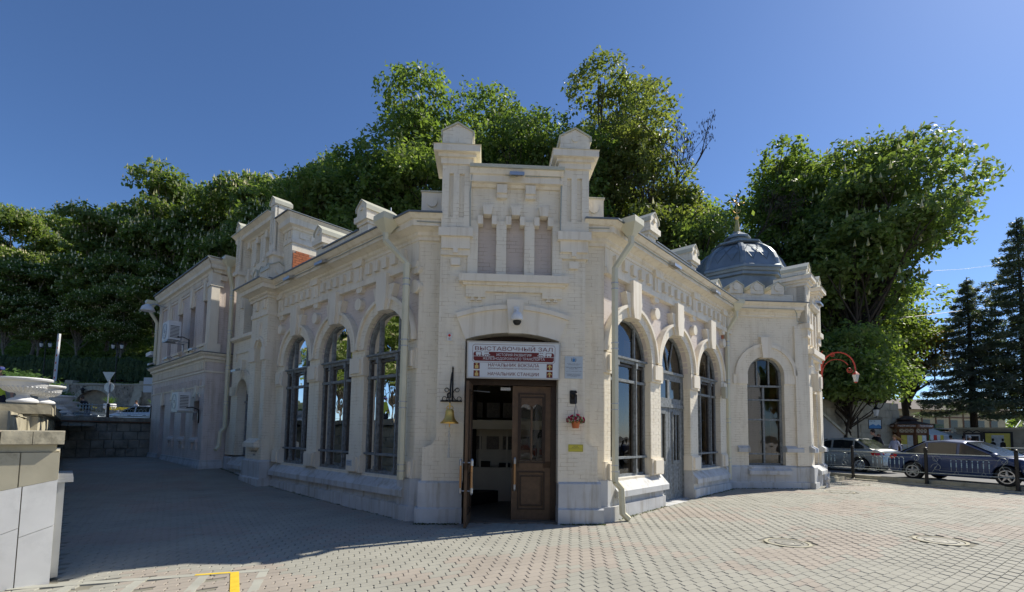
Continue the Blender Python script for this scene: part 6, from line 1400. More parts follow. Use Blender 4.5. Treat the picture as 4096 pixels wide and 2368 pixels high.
# thuja hedge: one column after another
def thuja():
    t = thing('thuja_shrub', 'x', 'shrub', (0, 0, 0), 'clipped thuja columns of the hedge'); n = 2600; r = np.random.default_rng(8)
    z = r.random(n)**.9*2.3; an = r.random(n)*6.283; rad = .44*np.sqrt(np.clip(1-(z/2.45)**3, 0, 1))*r.uniform(.8, 1.1, n)
    P = np.stack([rad*np.cos(an), rad*np.sin(an), z], 1); N_ = np.stack([np.cos(an), np.sin(an), .5+0*z], 1)+r.normal(size=(n, 3))*.4; N_ /= np.linalg.norm(N_, axis=1, keepdims=True)
    M['thuja'] = leafmat('thuja_green', (.055, .09, .035), (.10, .14, .05), .3, 1.5); o = bpy.data.objects.new('foliage', leaves_mesh('foliage', P, N_, .09, 'thuja')); link(o, t, Vector((0, 0, 0)))
    a = MB(); a.tube([(0, 0, -.3), (0, 0, 2.0)], [.08, .02], 5); obj('stem', a, 'bark', t, recalc=False); return t
th = thuja(); n = 0
for i in range(52):
    x = -59+i*.62; z = 6.55+.12*sin(i*.7)
    l = 'dark clipped thuja column in the long hedge above the terrace wall'
    if i == 0: th.location = (x, 50, z); th['label'] = l
    else: copy_tree(th, loc=(x, 50+random.uniform(-.1, .1), z), rz=random.random()*6, label=l, scale=(1.0, 1.0, random.uniform(.92, 1.14)))
M['weed'] = leafmat('moss_and_weeds', (.05, .07, .02), (.11, .13, .04), .3, 9)
P_w, N_w = weeds('w', '', [(FL, 0, 6.5, .01), (FR, .2, 2.5, .02), (FR, 4.4, 7.4, .02), (T, 0, 2.5, .12), (FL, 7.9, 10.6, .01), (FC, -1.8, -.95, .01), (FC, .95, 1.8, .01)], 1500, .022)
o = bpy.data.objects.new('weeds', leaves_mesh('weeds', P_w, N_w, .02, 'weed', kite=.4)); link(o, None, Vector((0, 0, 0))); tag(o, 'moss and small weeds in the joint between station plinth and paving', 'weeds'); stuff(o)
# grass and meadow on the terrace (nobody could count it)
def ground_cover(name, label, x0, x1, y0, y1, n, s, m, f, up=1.4):
    P = np.stack([rng.uniform(x0, x1, n), rng.uniform(y0, y1, n), np.zeros(n)], 1); P[:, 2] = [f(a, b) for a, b in P[:, :2]]; P[:, 2] += rng.random(n)*s*1.5
    N_ = rng.normal(size=(n, 3))+np.array([0, -.6, .3]); N_ /= np.linalg.norm(N_, axis=1, keepdims=True)
    o = bpy.data.objects.new(name, leaves_mesh(name, P, N_, s, m, kite=.35)); link(o, None, Vector((0, 0, 0))); tag(o, label, 'grass'); stuff(o); return o
M['grass'] = leafmat('meadow_grass', (.09, .13, .03), (.16, .20, .06), .5, 2)
ground_cover('meadow_grass', 'tall pale grass on the terrace above the thuja hedge', -62, -26, 52.5, 57.5, 26000, .16, 'grass', hz)
ground_cover('terrace_grass', 'dark green grass strip between terrace wall and hedge', -60, -26, 47.3, 49.6, 9000, .12, 'maple', lambda x, y: 6.0)
ground_cover('undergrowth', 'leafy undergrowth on the slope behind the station', -17, 14, 31, 48, 22000, .22, 'chest', hz)
ground_cover('undergrowth', 'shaded undergrowth beneath the chestnuts on the left slope', -80, -24, 58, 80, 26000, .3, 'chest', hz)
ground_cover('distant_woodland', 'distant green woodland below the sky at the far left', -135, -70, 95, 125, 60000, .55, 'maple', lambda x, y: hz(x, y)+2+2.5*abs(sin(x*.33)+sin(y*.5+x*.2))+interp(x, [-135, -118, -100, -70], [5, 8, 4, 0]))
ground_cover('distant_woodland', 'far hazy trees low on the horizon at the right', 22, 95, 70, 120, 40000, .6, 'maple', lambda x, y: hz(x, y)+2*abs(sin(x*.5)+sin(y*.4)))
# ================================================================ RIGHT STREET
FK = Fr(KP, KD, -KN)     # u along the kerb towards the camera, d>0 towards the plaza
ZR = .22
struct(obj('street', MB().add([FK(-26, -.25, ZR), FK(14, -.25, ZR), FK(14, -7.2, ZR), FK(-26, -7.2, ZR)], [(0, 1, 2, 3)]), 'asph', recalc=False))
M['walk'] = mat('grey_pavement', (.30, .29, .26), .85, var=.12, vs=1, bump=.002, bs=60)
struct(obj('far_pavement', MB().add([FK(-40, -7.2, ZR+.1), FK(30, -7.2, ZR+.1), FK(30, -60, ZR+.1), FK(-40, -60, ZR+.1), FK(-40, -7.2, 0), FK(30, -7.2, 0)], [(0, 1, 2, 3), (0, 1, 5, 4)]), 'walk', recalc=False))
kb = struct(obj('kerb', MB().box(FK, -18, 12, -.30, -.27, -.2, .20), 'kerb'))
for i in range(30):
    u = -18+i*1.0
    a = MB(); b = .015; a.sweep(FK, u+.004, u+.996, [(-.28, -.1), (.24, -.1), (.24, .10), (.22, .125), (-.28, .125)]); obj('kerb_stone', a, 'kerb', kb)
    a = MB(); a.sweep(FK, u+.304, u+1.296, [(-.30, .1), (-.10, .1), (-.10, .255), (-.115, .27), (-.30, .27)]); obj('kerb_stone', a, 'kerb', kb)
# railing between posts
def rail_panel(G, L_, name, label, group, zt=1.18, zb=.52, parent=None, beads=True):
    """one wrought iron panel, u from 0 to L_"""
    t = thing(name, label, 'railing', G(L_/2, 0, .15), group); a = MB()
    a.tube([G(.05, 0, zt), G(L_-.05, 0, zt)], .02, 6); a.tube([G(.05, 0, zb), G(L_-.05, 0, zb)], .02, 6)
    a.tube([G(.35, 0, zt-.13), G(L_-.35, 0, zt-.13)], .006, 4); a.tube([G(.35, 0, zb+.10), G(L_-.35, 0, zb+.10)], .006, 4)
    obj('rail', a, M.setdefault('railm', mat('greenish_steel_rail', (.34, .38, .36), .4, .4, var=.3, vs=30)), t)
    m = MB(); bd = MB(); n = 8; x0 = L_*.30; x1 = L_*.72
    for k in range(n):
        u = x0+(x1-x0)*k/(n-1); m.tube([G(u, 0, zb+.10), G(u, 0, zt-.17)], .006, 4)
        if k < n-1: w_ = (x1-x0)/(n-1)/2; m.tube([G(u+w_*(1-cos(pi*j/6)), 0, zt-.20+.06*sin(pi*j/6)) for j in range(7)], .005, 4)
        if beads:
            c = G(u, 0, 0); bd.lathe(c, [(.006, zb+.24), (.016, zb+.26), (.010, zb+.29), (.017, zb+.32), (.010, zb+.35), (.016, zb+.38), (.006, zb+.40)], 6)
            bd.lathe(c, [(.003, zb+.44), (.020, zb+.465), (.003, zb+.49)], 6)
    for k in (1, n-2): u = x0+(x1-x0)*k/(n-1); m.tube([G(u+.05*cos(j*pi/6), 0, zb+.05+.05*sin(j*pi/6)) for j in range(13)], .006, 4)
    for s, ux in ((1, .12), (-1, L_-.12)):
        for cz, r0 in ((zt-.17, .14), (zb+.2, .16)):
            pts = [G(ux+s*(.17+r0*(1-j/22)*cos(j*.42+(0 if cz > .8 else 3.14))), 0, cz+r0*(1-j/22)*sin(j*.42)) for j in range(19)]; m.tube(pts, .0065, 4)
        m.tube([G(ux+s*.02, 0, zb), G(ux+s*.22, 0, (zt+zb)/2), G(ux+s*.05, 0, zt-.05)], .0065, 4)
    obj('scrollwork', m, 'railm', t)
    if beads: obj('beads', bd, M.setdefault('bead', mat('pale_blue_bead', (.42, .58, .62), .35, var=.1)), t)
    return t
def post(loc, h, label, group):
    x, y, z = loc; t = thing('railing_post', label, 'post', loc, group); M.setdefault('postm', mat('dark_bronze_post', (.035, .032, .028), .4, .4, var=.2))
    a = MB(); a.lathe(loc, [(.075, -.05), (.075, .015), (.055, .03), (.052, h-.09), (.065, h-.085), (.065, h-.06), (.035, h-.05), (.03, h-.045), (.055, h-.03), (.055, h+.0), (.035, h+.02), (.005, h+.03)], 12); obj('shaft', a, 'postm', t, smooth=40); return t
SP = 2.33; us = [(-2)*SP, -SP, 0.0, SP, 2*SP-.05, 3*SP]
lb = ['railing post hidden behind the tower corner', 'leftmost visible railing post by the tower, beside the grey car door', 'railing post in front of the grey car rear wheel', 'railing post in front of the blue car rear door', 'railing post in front of the blue car front wheel', 'railing post beyond the right picture edge']
for i, u in enumerate(us[1:]): post(FK(u, 0, .125), 1.27, lb[i+1], 'dark posts of the kerb railing')
pl = ['railing panel between the tower and the first post, over the grey car', 'railing panel in front of the grey car rear end', 'railing panel in front of the blue car doors', 'railing panel in front of the blue car front wheel', 'railing panel cut by the right picture edge']
for i in range(5):
    G = Fr(FK(us[i], 0, 0), KD, -KN); rail_panel(G, us[i+1]-us[i], 'iron_railing', pl[i] if i else 'railing panel between the tower corner and the first post', 'wrought iron railing panels along the kerb')
FQ = Fr(FK(0, -7.5, .1), KD, -KN)
for i, u in enumerate((-8.4, -6.0, -3.6, -1.2, 1.2, 3.6, 6.0)):
    l = ['far railing post left of the black-shirted man', 'far railing post beside the leaning man', 'far railing post behind the girl', 'far railing post behind the blue car roof', 'far railing post behind the green shirt', 'far railing post right of the child', 'far railing post by the right edge'][i]
    post(FQ(u, 0, .22), 1.1, l, 'posts of the far railing')
    if i < 6: rail_panel(Fr(FQ(u, 0, .1), KD, -KN), 2.4, 'iron_railing', ['far railing panel left of the leaning man', 'far railing panel before the leaning man', 'far railing panel before the girl', 'far railing panel behind the blue car cabin', 'far railing panel behind the blue bonnet', 'far railing panel near the poster'][i], 'wrought iron panels of the far railing', beads=False)
# ================================================================ CARS
def carpaint(name, c): return mat(name, c, .42, .35, var=.04, spec=.4, coat=.35)
M['cgrey'] = carpaint('silver_grey_paint', (.30, .32, .31)); M['cblue'] = carpaint('dark_blue_paint', (.035, .06, .15)); M['cwhite'] = carpaint('white_car_paint', (.62, .64, .67)); M['cdark'] = carpaint('slate_car_paint', (.045, .06, .075))
M['tyre'] = mat('tyre_rubber', (.02, .02, .02), .8, var=.1); M['rim'] = mat('alloy_rim', (.55, .55, .56), .3, .8, var=.05); M['cglass'] = mat('tinted_car_glass', (.012, .016, .018), .12, var=.05, spec=.5); M['tail'] = mat('red_tail_lamp', (.45, .012, .01), .15, var=.1, coat=1); M['lampg'] = mat('clear_headlamp', (.5, .52, .52), .08, var=.1, coat=1)
def car(label, loc, rz, L_, Wd, H, paint, roof, hood, boot, kind='sedan', spokes=5, group=None):
    """x forward. roof=(x_rear_base,x_rear_top,x_front_top,x_front_base); hood/boot = heights"""
    t = thing('parked_car', label, 'car', (0, 0, 0), group)
    hl = L_/2; wb = L_*.295; wr = .315; hw = Wd/2; belt = .92 if H < 1.5 else 1.0
    def sh(x): return interp(x, [-hl, -hl+.12, roof[0], roof[3], hl-.55, hl-.08, hl], [boot-.22, boot-.02, max(boot, belt), belt+.02, hood, hood-.16, hood-.34])
    def wd(x): return hw*interp(x, [-hl, -hl+.25, -hl+.9, 0, hl-1.1, hl-.35, hl], [.80, .93, .985, 1, .985, .90, .66])
    def zb(x):
        z = interp(x, [-hl, -hl+.15, -1.3, 1.3, hl-.2, hl], [.34, .26, .21, .21, .24, .30])
        for c in (-wb, wb):
            d = abs(x-c); R = wr+.055
            if d < R: z = max(z, wr+sqrt(R*R-d*d)-.0)
        return z
    xs = sorted(set([-hl+L_*i/56 for i in range(57)]+[c+s*(wr+.055)*k for c in (-wb, wb) for s in (-1, 1) for k in (.999, .93, .8, .6, .3)]+[-wb, wb]))
    a = MB(); rows = []
    for x in xs:
        w_, b, s = wd(x), zb(x), sh(x); mid = min(max(b+.02, .55), s-.12)
        half = [(w_*.93, b), (w_*.985, b+(mid-b)*.35), (w_, mid), (w_*.995, mid+(s-mid)*.45), (w_*.965, s-.05), (w_*.90, s), (w_*.5, s+.035), (0, s+.045)]
        ring = [Vector((x, y, z)) for y, z in half]+[Vector((x, -y, z)) for y, z in half[-2::-1]]; rows.append(ring)
    n = len(rows[0]); a.v = [v for r_ in rows for v in r_]
    a.f = [(i*n+j, i*n+j+1, (i+1)*n+j+1, (i+1)*n+j) for i in range(len(rows)-1) for j in range(n-1)]+[tuple(range(n))[::-1], tuple((len(rows)-1)*n+j for j in range(n))]
    # cabin
    def rz_(x): return interp(x, [roof[0], roof[1], (roof[1]+roof[2])/2, roof[2], roof[3]], [belt-.02, H-.05, H, H-.045, belt-.02])
    def cw(x, z): f = (z-belt)/(H-belt); return wd(x)*(.90-.17*max(0, f))
    cx = [roof[0]+(roof[3]-roof[0])*i/30 for i in range(31)]+[roof[1], roof[2]]; cx.sort(); b0 = len(a.v)
    for x in cx:
        z = max(rz_(x), belt-.01); half = [(cw(x, belt), belt-.05), (cw(x, belt+(z-belt)*.5), belt+(z-belt)*.5), (cw(x, z-.06), z-.045 if z > belt+.05 else z-.01), (cw(x, z)-.10, z), (cw(x, z)*.4, z+.012), (0, z+.016)]
        a.v += [Vector((x, y, q)) for y, q in half]+[Vector((x, -y, q)) for y, q in half[-2::-1]]
    n = 11; a.f += [(b0+i*n+j, b0+i*n+j+1, b0+(i+1)*n+j+1, b0+(i+1)*n+j) for i in range(len(cx)-1) for j in range(n-1)]
    body = obj('body', a, paint, t, smooth=50)
    # side windows
    pil = {'sedan': [roof[0]+.42, -.12*L_/4.3+.0, roof[3]-.42], 'wagon': [roof[0]+.25, -.85, .02, roof[3]-.42]}[kind]
    segs = []; x = pil[0]
    cuts = {'sedan': [(roof[0]+.38, -.95), (-.87, -.02), (.07, roof[3]-.28)], 'wagon': [(roof[0]+.30, -1.02), (-.92, -.02), (.07, roof[3]-.28)]}[kind]
    for s in (-1, 1):
        for (x0, x1) in cuts:
            g = MB(); k = 10; b = 0
            for i in range(k+1):
                x = x0+(x1-x0)*i/k; zt = max(rz_(x)-.085, belt+.045)
                for z in (belt+.035, zt): g.v.append(Vector((x, s*(cw(x, z)+.012), z)))
            g.f = [(2*i, 2*i+2, 2*i+3, 2*i+1) for i in range(k)]; obj('side_window', g, 'cglass', t, recalc=False)
        a = MB()
        for x in (-.97 if kind == 'sedan' else -.97, .02, roof[3]+.05):
            a.tube([(x+.0, s*(wd(x)+.002), z) for z in (.35, .6, .85)], .004, 4)
        obj('door_gap', a, 'black', t)
        for x in (-.80, .22):
            a = MB(); a.box(W0, x, x+.2, -s*(wd(x)+.03), -s*(wd(x)-.01), .80, .835); obj('door_handle', a, paint if kind == 'sedan' and 'blue' in label else 'black', t)
        a = MB(); a.lathe((roof[3]-.22, s*(hw+.05), 0), [(.03, belt+.0), (.085, belt+.03), (.09, belt+.11), (.04, belt+.145)], 10, sy=1.0); obj('wing_mirror', a, paint, t, smooth=40)
        a = MB(); a.hexa([Vector((-hl-.004, s*hw*.50, boot-.30)), Vector((-hl+.30, s*hw*.955, boot-.26)), Vector((-hl+.34, s*(hw*.965), boot-.24)), Vector((-hl+.0, s*hw*.5, boot-.28)), Vector((-hl+.03, s*hw*.45, boot-.10)), Vector((-hl+.28, s*hw*.945, boot-.05)), Vector((-hl+.42, s*hw*.955, boot-.08)), Vector((-hl+.04, s*hw*.45, boot-.10))]); a.tube([(-hl+.05, s*hw*.62, boot-.18), (-hl+.22, s*hw*.93, boot-.18)], .075, 6); obj('tail_lamp', a, 'tail', t)
        a = MB(); a.tube([(hl-.10, s*hw*.60, hood-.26), (hl-.42, s*hw*.89, hood-.17)], .06, 6); obj('headlamp', a, 'lampg', t)
    for x0, x1, nm_ in ((roof[2]+.05, roof[3]-.03, 'windscreen'), (roof[0]+.06, roof[1]-.04, 'rear_window')):
        g = MB()
        for i in range(7):
            x = x0+(x1-x0)*i/6; z = rz_(x)
            for y in (-.88, -.5, 0, .5, .88): g.v.append(Vector((x, y/.88*(cw(x, z)-.035), z+.030-.02*abs(y))))
        g.f = [(i*5+j, i*5+j+1, i*5+5+j+1, i*5+5+j) for i in range(6) for j in range(4)]; obj(nm_, g, 'cglass', t, recalc=False)
    g = MB(); g.box(W0, -hl-.012, -hl+.05, -.26, .26, .52, .63); obj('number_plate', g, 'white', t)
    g = MB(); g.box(W0, -hl+.12, hl-.12, -hw*.75, hw*.75, .2, .45); obj('underbody', g, 'black', t)
    for x in (-wb, wb):
        for s in (-1, 1):
            c = Vector((x, s*(hw-.115), wr)); wv = MB(); m = len(wv.v); prof = [(.19, -.10), (.27, -.105), (wr-.01, -.08), (wr, -.05), (wr, .05), (wr-.01, .08), (.27, .105), (.20, .10), (.20, .02), (.02, .02)]
            nn = 28
            for r, o in prof: wv.v += [c+Vector((r*cos(2*pi*k/nn), s*o, r*sin(2*pi*k/nn))) for k in range(nn)]
            wv.f = [(i*nn+k, i*nn+(k+1) % nn, (i+1)*nn+(k+1) % nn, (i+1)*nn+k) for i in range(len(prof)-1) for k in range(nn)]
            w_ = obj('wheel', wv, 'tyre', t, smooth=40)
            r_ = MB(); Fq = Fr(c, (1, 0, 0), (0, s, 0)); r_.ring(Fq, 0, 0, .185, .215, .06, .112, 0, 2*pi, 24); r_.disc(Fq, 0, 0, .05, .03, .10, 12)
            for k in range(spokes):
                an = 2*pi*k/spokes+.3; wdt = .035 if spokes == 5 else .028; u_, v_ = Vector((cos(an), 0, sin(an))), Vector((-sin(an), 0, cos(an)))
                r_.hexa([c+u_*.03-v_*wdt*1.3+Vector((0, s*.04, 0)), c+u_*.2-v_*wdt*.6+Vector((0, s*.06, 0)), c+u_*.2+v_*wdt*.6+Vector((0, s*.06, 0)), c+u_*.03+v_*wdt*1.3+Vector((0, s*.04, 0)), c+u_*.03-v_*wdt+Vector((0, s*.10, 0)), c+u_*.2-v_*wdt*.4+Vector((0, s*.10, 0)), c+u_*.2+v_*wdt*.4+Vector((0, s*.10, 0)), c+u_*.03+v_*wdt+Vector((0, s*.10, 0))])
            obj('rim', r_, 'rim', w_)
    if kind == 'wagon':
        a = MB()
        for s in (-1, 1): a.tube([(-1.6, s*.52, H+.02), (-1.4, s*.52, H+.06), (.0, s*.53, H+.06), (.2, s*.53, H+.01)], .018, 6)
        obj('roof_rail', a, 'black', t)
    t.location = loc; t.rotation_euler = (0, 0, rz); return t
cdir = Vector((15.86-14.89, 15.40-17.85, 0)).normalized(); cn = Vector((-cdir.y, cdir.x, 0)) # towards left of travel
if cn.dot(KN) < 0: cn = -cn
wbB = 2.635
Bc = (Vector((14.89, 17.85, 0))+Vector((15.86, 15.40, 0)))/2+cn*.80
car('dark blue saloon car parked beyond the kerb railing', (Bc.x, Bc.y, ZR), atan2(cdir.y, cdir.x), 4.45, 1.76, 1.47, 'cblue', (-1.95, -1.0, .15, 1.30), .88, .98, group='cars on the street right of the tower')
gd = Vector((-.40, .917, 0)).normalized(); gn = Vector((gd.y, -gd.x, 0)); gn = gn if gn.dot(KN) > 0 else -gn
Gc = Vector((15.34, 21.1, 0))+gd*1.22+gn*.72
car('silver grey hatchback parked beside the tower', (Gc.x, Gc.y, ZR), atan2(gd.y, gd.x), 4.1, 1.68, 1.50, 'cgrey', (-1.72, -.98, .30, 1.25), .90, .99, spokes=9, group='cars on the street right of the tower')
car('white estate car with roof rails on the upper street at the left', (-26.0, 33.8, 1.75), radians(182), 4.25, 1.75, 1.52, 'cwhite', (-2.05, -1.62, .25, 1.25), .92, 1.08, kind='wagon', group='cars on the upper street')
car('dark slate saloon car on the upper street at the left', (-30.6, 33.6, 1.75), radians(-3), 4.5, 1.8, 1.62, 'cdark', (-2.0, -1.35, .25, 1.30), .98, 1.10, kind='wagon', group='cars on the upper street')
# ================================================================ PEOPLE
M['skin'] = mat('skin', (.48, .27, .18), .6, var=.05)
def person(label, loc, rz, h=1.72, top=(.3, .3, .32), legs=(.03, .04, .07), hair=(.03, .018, .01), lean=0.0, pose='stand', long_hair=False, cat='person', cap=None, shorts=False, bag=None, sleeve='short', bun=False, blow=0):
    k = h/1.75; V = Vector; t = thing('person', label, cat, (0, 0, 0))
    st = .16 if pose == 'walk' else .04
    J = {'pel': V((0, 0, .95)), 'sp': V((lean*.22, 0, 1.15)), 'ch': V((lean*.5, 0, 1.36)), 'nk': V((lean*.66, 0, 1.49)), 'hd0': V((lean*.78+.01, 0, 1.56))}
    for s, n_ in ((1, 'l'), (-1, 'r')):
        f = s*st; J['hip'+n_] = V((0, s*.09, .90)); J['kn'+n_] = V((f*.7+.03, s*.10, .50)); J['an'+n_] = V((f*1.3-.02, s*.10, .08)); J['to'+n_] = V((f*1.3+.14, s*.11, .035))
        ss = V((lean*.58, s*.18, 1.42)); J['shd'+n_] = ss
        if pose == 'reach': J['el'+n_] = ss+V((.10, s*.06, -.27)); J['wr'+n_] = ss+V((.30, s*.04, -.42)); J['ha'+n_] = ss+V((.38, s*.03, -.46))
        else: J['el'+n_] = ss+V((-f*.6-.02, s*.07, -.28)); J['wr'+n_] = ss+V((-f*1.0+.04, s*.09, -.52)); J['ha'+n_] = ss+V((-f*1.1+.07, s*.09, -.60))
    E = [('pel', 'sp'), ('sp', 'ch'), ('ch', 'nk'), ('nk', 'hd0')]
    for n_ in 'lr': E += [('pel', 'hip'+n_), ('hip'+n_, 'kn'+n_), ('kn'+n_, 'an'+n_), ('an'+n_, 'to'+n_), ('ch', 'shd'+n_), ('shd'+n_, 'el'+n_), ('el'+n_, 'wr'+n_), ('wr'+n_, 'ha'+n_)]
    R = {'pel': (.15, .11), 'sp': (.135, .10), 'ch': (.16, .11), 'nk': (.058, .058), 'hd0': (.055, .055), 'hip': (.095, .095), 'kn': (.06, .06), 'an': (.04, .04), 'to': (.035, .03), 'shd': (.062, .062), 'el': (.042, .042), 'wr': (.029, .029), 'ha': (.035, .028)}
    names = list(J); idx = {n_: i for i, n_ in enumerate(names)}
    me = bpy.data.meshes.new('b'); me.from_pydata([J[n_]*k for n_ in names], [(idx[a], idx[b]) for a, b in E], [])
    o = bpy.data.objects.new('b', me); COL.objects.link(o); o.modifiers.new('s', 'SKIN'); 
    for i, n_ in enumerate(names):
        key = n_ if n_ in R else n_[:-1]; sv = me.skin_vertices[0].data[i]; sv.radius = (R[key][0]*k, R[key][1]*k); sv.use_root = (n_ == 'pel')
    ss = o.modifiers.new('u', 'SUBSURF'); ss.levels = 1; ss.render_levels = 1
    dg = bpy.context.evaluated_depsgraph_get(); bm = bpy.data.meshes.new_from_object(o.evaluated_get(dg)); bpy.data.objects.remove(o)
    mats = ['skin', mat('shirt', top, .85, var=.08, vs=20), mat('trousers', legs, .85, var=.08, vs=20), mat('shoes', (.04, .035, .03), .6)]
    bm.name = 'body'; bm.materials.clear()
    for m in mats: bm.materials.append(M[m] if isinstance(m, str) else m)
    for p in bm.polygons:
        c = p.center/k; mi = 0
        if c.z < .06: mi = 3
        elif c.z < (.50 if shorts else .93) : mi = 0 if (shorts and c.z < .5) else 2
        elif c.z < .98: mi = 2
        elif c.z < 1.475: mi = 1
        side = abs(c.y) > .215 or (pose == 'reach' and c.x-lean*.58 > .14)
        if .5 < c.z < 1.45 and side:
            lim = 1.22 if sleeve == 'short' else 0
            mi = 0 if (c.z < lim or (sleeve == 'long' and c.z < .93)) else 1
            if pose == 'reach' and sleeve == 'short': mi = 0 if c.z < 1.22 else 1
        if .5 < c.z < .95 and side: mi = 0
        p.material_index = mi
    bm.polygons.foreach_set('use_smooth', [True]*len(bm.polygons))
    ob = bpy.data.objects.new('body', bm); link(ob, t, Vector((0, 0, 0)))
    hc = V((lean*.90+.02, 0, 1.645))*k; a = MB(); b = 0; hr = [(.02, -.118), (.055, -.105), (.072, -.07), (.078, -.02), (.084, .03), (.078, .075), (.055, .105), (.015, .118)]
    a.lathe(hc, [(r*k, z*k) for r, z in hr], 16, sy=.86); a.tube([hc+V((.075, 0, .01))*k, hc+V((.10, 0, -.02))*k], [.012*k, .015*k], 6)
    for s in (-1, 1): a.lathe(hc+V((0, s*.074, -.005))*k, [(.004, -.025), (.018, 0), (.004, .025)], 6)
    obj('head', a, 'skin', t, smooth=True)
    e = MB()
    for s in (-1, 1): e.lathe(hc+V((.074, s*.028, .015))*k, [(.002, -.006), (.009, 0), (.002, .006)], 6)
    e.box(Fr(hc, (1, 0, 0), (0, -1, 0)), .070*k, .077*k, -.02*k, .02*k, -.056*k, -.050*k); obj('eyes_and_mouth', e, 'black', t)
    hm = mat('hair', hair, .7, var=.25, vs=40); a = MB(); c2 = hc+V((-.016, 0, .02))*k
    a.lathe(c2, [(r*1.12*k, z*1.06*k) for r, z in [(.066, -.05), (.080, -.01), (.088, .03), (.080, .08), (.055, .112), (.012, .124)]], 16, sy=.9)
    if long_hair:
        for i in range(26):
            an = pi*.35+pi*1.3*i/25; st_ = c2+V((cos(an)*.085, sin(an)*.08, .05))*k; dn = V((-.02-blow*(.25+.2*random.random()), 0, -.28-.06*random.random()+blow*.12))*k
            a.tube([st_, st_+dn*.45+V((0, random.gauss(0, .01), 0)), st_+dn], [.02, .018, .004], 5)
    if bun: a.lathe(hc+V((-.05, 0, .12))*k, [(.01, -.02), (.04, .01), (.035, .05), (.008, .065)], 10)
    obj('hair', a, hm, t, smooth=True)
    if cap: a = MB(); a.lathe(hc+V((0, 0, .04))*k, [(.10*k, .0), (.105*k, .03*k), (.09*k, .08*k), (.02*k, .095*k)], 14, sy=.9); a.box(Fr(hc, (1, 0, 0), (0, -1, 0)), .06, .16, -.06, .06, .045, .055); obj('cap', a, mat('cap_cloth', cap, .8), t)
    if bag: a = MB(); a.hexa([V(p)*k for p in [(-.22, -.15, 1.05), (-.10, -.15, 1.05), (-.10, .15, 1.12), (-.22, .15, 1.12), (-.22, -.12, 1.34), (-.10, -.12, 1.34), (-.10, .16, 1.40), (-.22, .16, 1.40)]]); a.tube([V((-.1, .12, 1.38))*k, V((.0, .14, 1.50))*k, V((.12, .08, 1.36))*k], .012, 5); obj('shoulder_bag', a, mat('bag_cloth', bag, .8), t)
    t.location = loc; t.rotation_euler[2] = rz; return t
person('man in a black T-shirt with a hair bun leaning forward by the far railing', (17.3, 22.4, .25), radians(175), 1.84, (.012, .012, .015), lean=.42, pose='reach', bun=True)
person('girl in a pale lilac blouse with long fair hair blowing to the right', (18.35, 23.0, .28), radians(185), 1.58, (.50, .50, .58), hair=(.30, .17, .06), long_hair=True, blow=1.0, sleeve='long', pose='walk')
person('person in grey half hidden behind the girl in lilac', (18.3, 23.9, .28), radians(180), 1.62, (.15, .15, .17), hair=(.12, .06, .03), sleeve='long')
person('blonde woman seen behind the roof of the blue car', (25.6, 29.6, .3), radians(100), 1.46, (.35, .33, .3), hair=(.42, .30, .12), long_hair=True)
person('dark-haired man in a grey-white shirt seen from behind', (26.9, 29.4, .3), radians(40), 1.64, (.42, .44, .48))
person('person in a bright green T-shirt seen from behind', (26.0, 27.6, .3), radians(45), 1.60, (.04, .32, .13), hair=(.04, .02, .012))
person('elderly woman in a white cap and lavender dress facing the street', (27.0, 28.3, .3), radians(230), 1.60, (.48, .45, .55), legs=(.45, .42, .5), hair=(.5, .48, .44), cap=(.6, .6, .56))
person('man in a white T-shirt carrying a black shoulder bag', (27.6, 28.5, .3), radians(60), 1.52, (.55, .56, .6), bag=(.01, .01, .012))
person('child in an orange-red T-shirt walking by the poster board', (28.6, 29.0, .3), radians(60), 1.20, (.62, .10, .05), legs=(.4, .35, .06), hair=(.02, .015, .01))
person('small distant person with fair hair by the awning', (27.6, 32.4, .3), radians(90), 1.55, (.3, .28, .2), hair=(.35, .25, .1))
person('small distant person in a white cap by the awning', (29.2, 32.4, .3), radians(90), 1.5, (.2, .15, .12), cap=(.6, .6, .6))
person('man in black bending forward behind the left end wall', (-24.1, 27.2, 1.75), radians(180), 1.72, (.01, .01, .012), legs=(.16, .17, .19), hair=(.10, .06, .035), lean=.40, pose='reach', sleeve='long')
person('woman in sunglasses and white vest beyond the white estate car', (-31.4, 40, 2.2), radians(250), 1.78, (.55, .58, .62), legs=(.05, .05, .08))
person('officer in a blue cap and yellow vest at the left picture edge', (-12.9, 12.0, 1.55), radians(-60), 1.62, (.55, .62, .05), cap=(.04, .06, .22), legs=(.02, .02, .03))
# ================================================================ LEFT STREET FURNITURE
def street_lamp(label, loc, h=3.2):
    t = thing('street_lamp', label, 'street lamp', loc, 'twin-lantern lamps before the hedge'); o = Vector(loc); a = MB(); a.lathe(loc, [(.09, 0), (.07, .3), (.045, .35), (.04, h-.5), (.06, h-.45), (.02, h-.3)], 10); a.tube([o+Vector((-.42, 0, h-.45)), o+Vector((-.2, 0, h-.38)), o+Vector((.2, 0, h-.38)), o+Vector((.42, 0, h-.45))], .025, 6); a.lathe(loc, [(.01, h-.3), (.06, h+.1), (.03, h+.25), (.0, h+.3)], 6); obj('pole', a, 'iron', t)
    for s in (-1, 1):
        c = o+Vector((s*.42, 0, 0)); a = MB(); a.lathe(c, [(.09, h-.36), (.16, h-.02), (.15, h-.0)], 6); q = obj('lantern', a, M.setdefault('lglass', mat('frosted_lantern_glass', (.50, .52, .50), .2, var=.05)), t); a = MB(); a.lathe(c, [(.18, h-.01), (.10, h+.08), (.02, h+.16)], 6); a.lathe(c, [(.03, h-.45), (.10, h-.36)], 6); obj('lantern_top', a, 'iron', q)
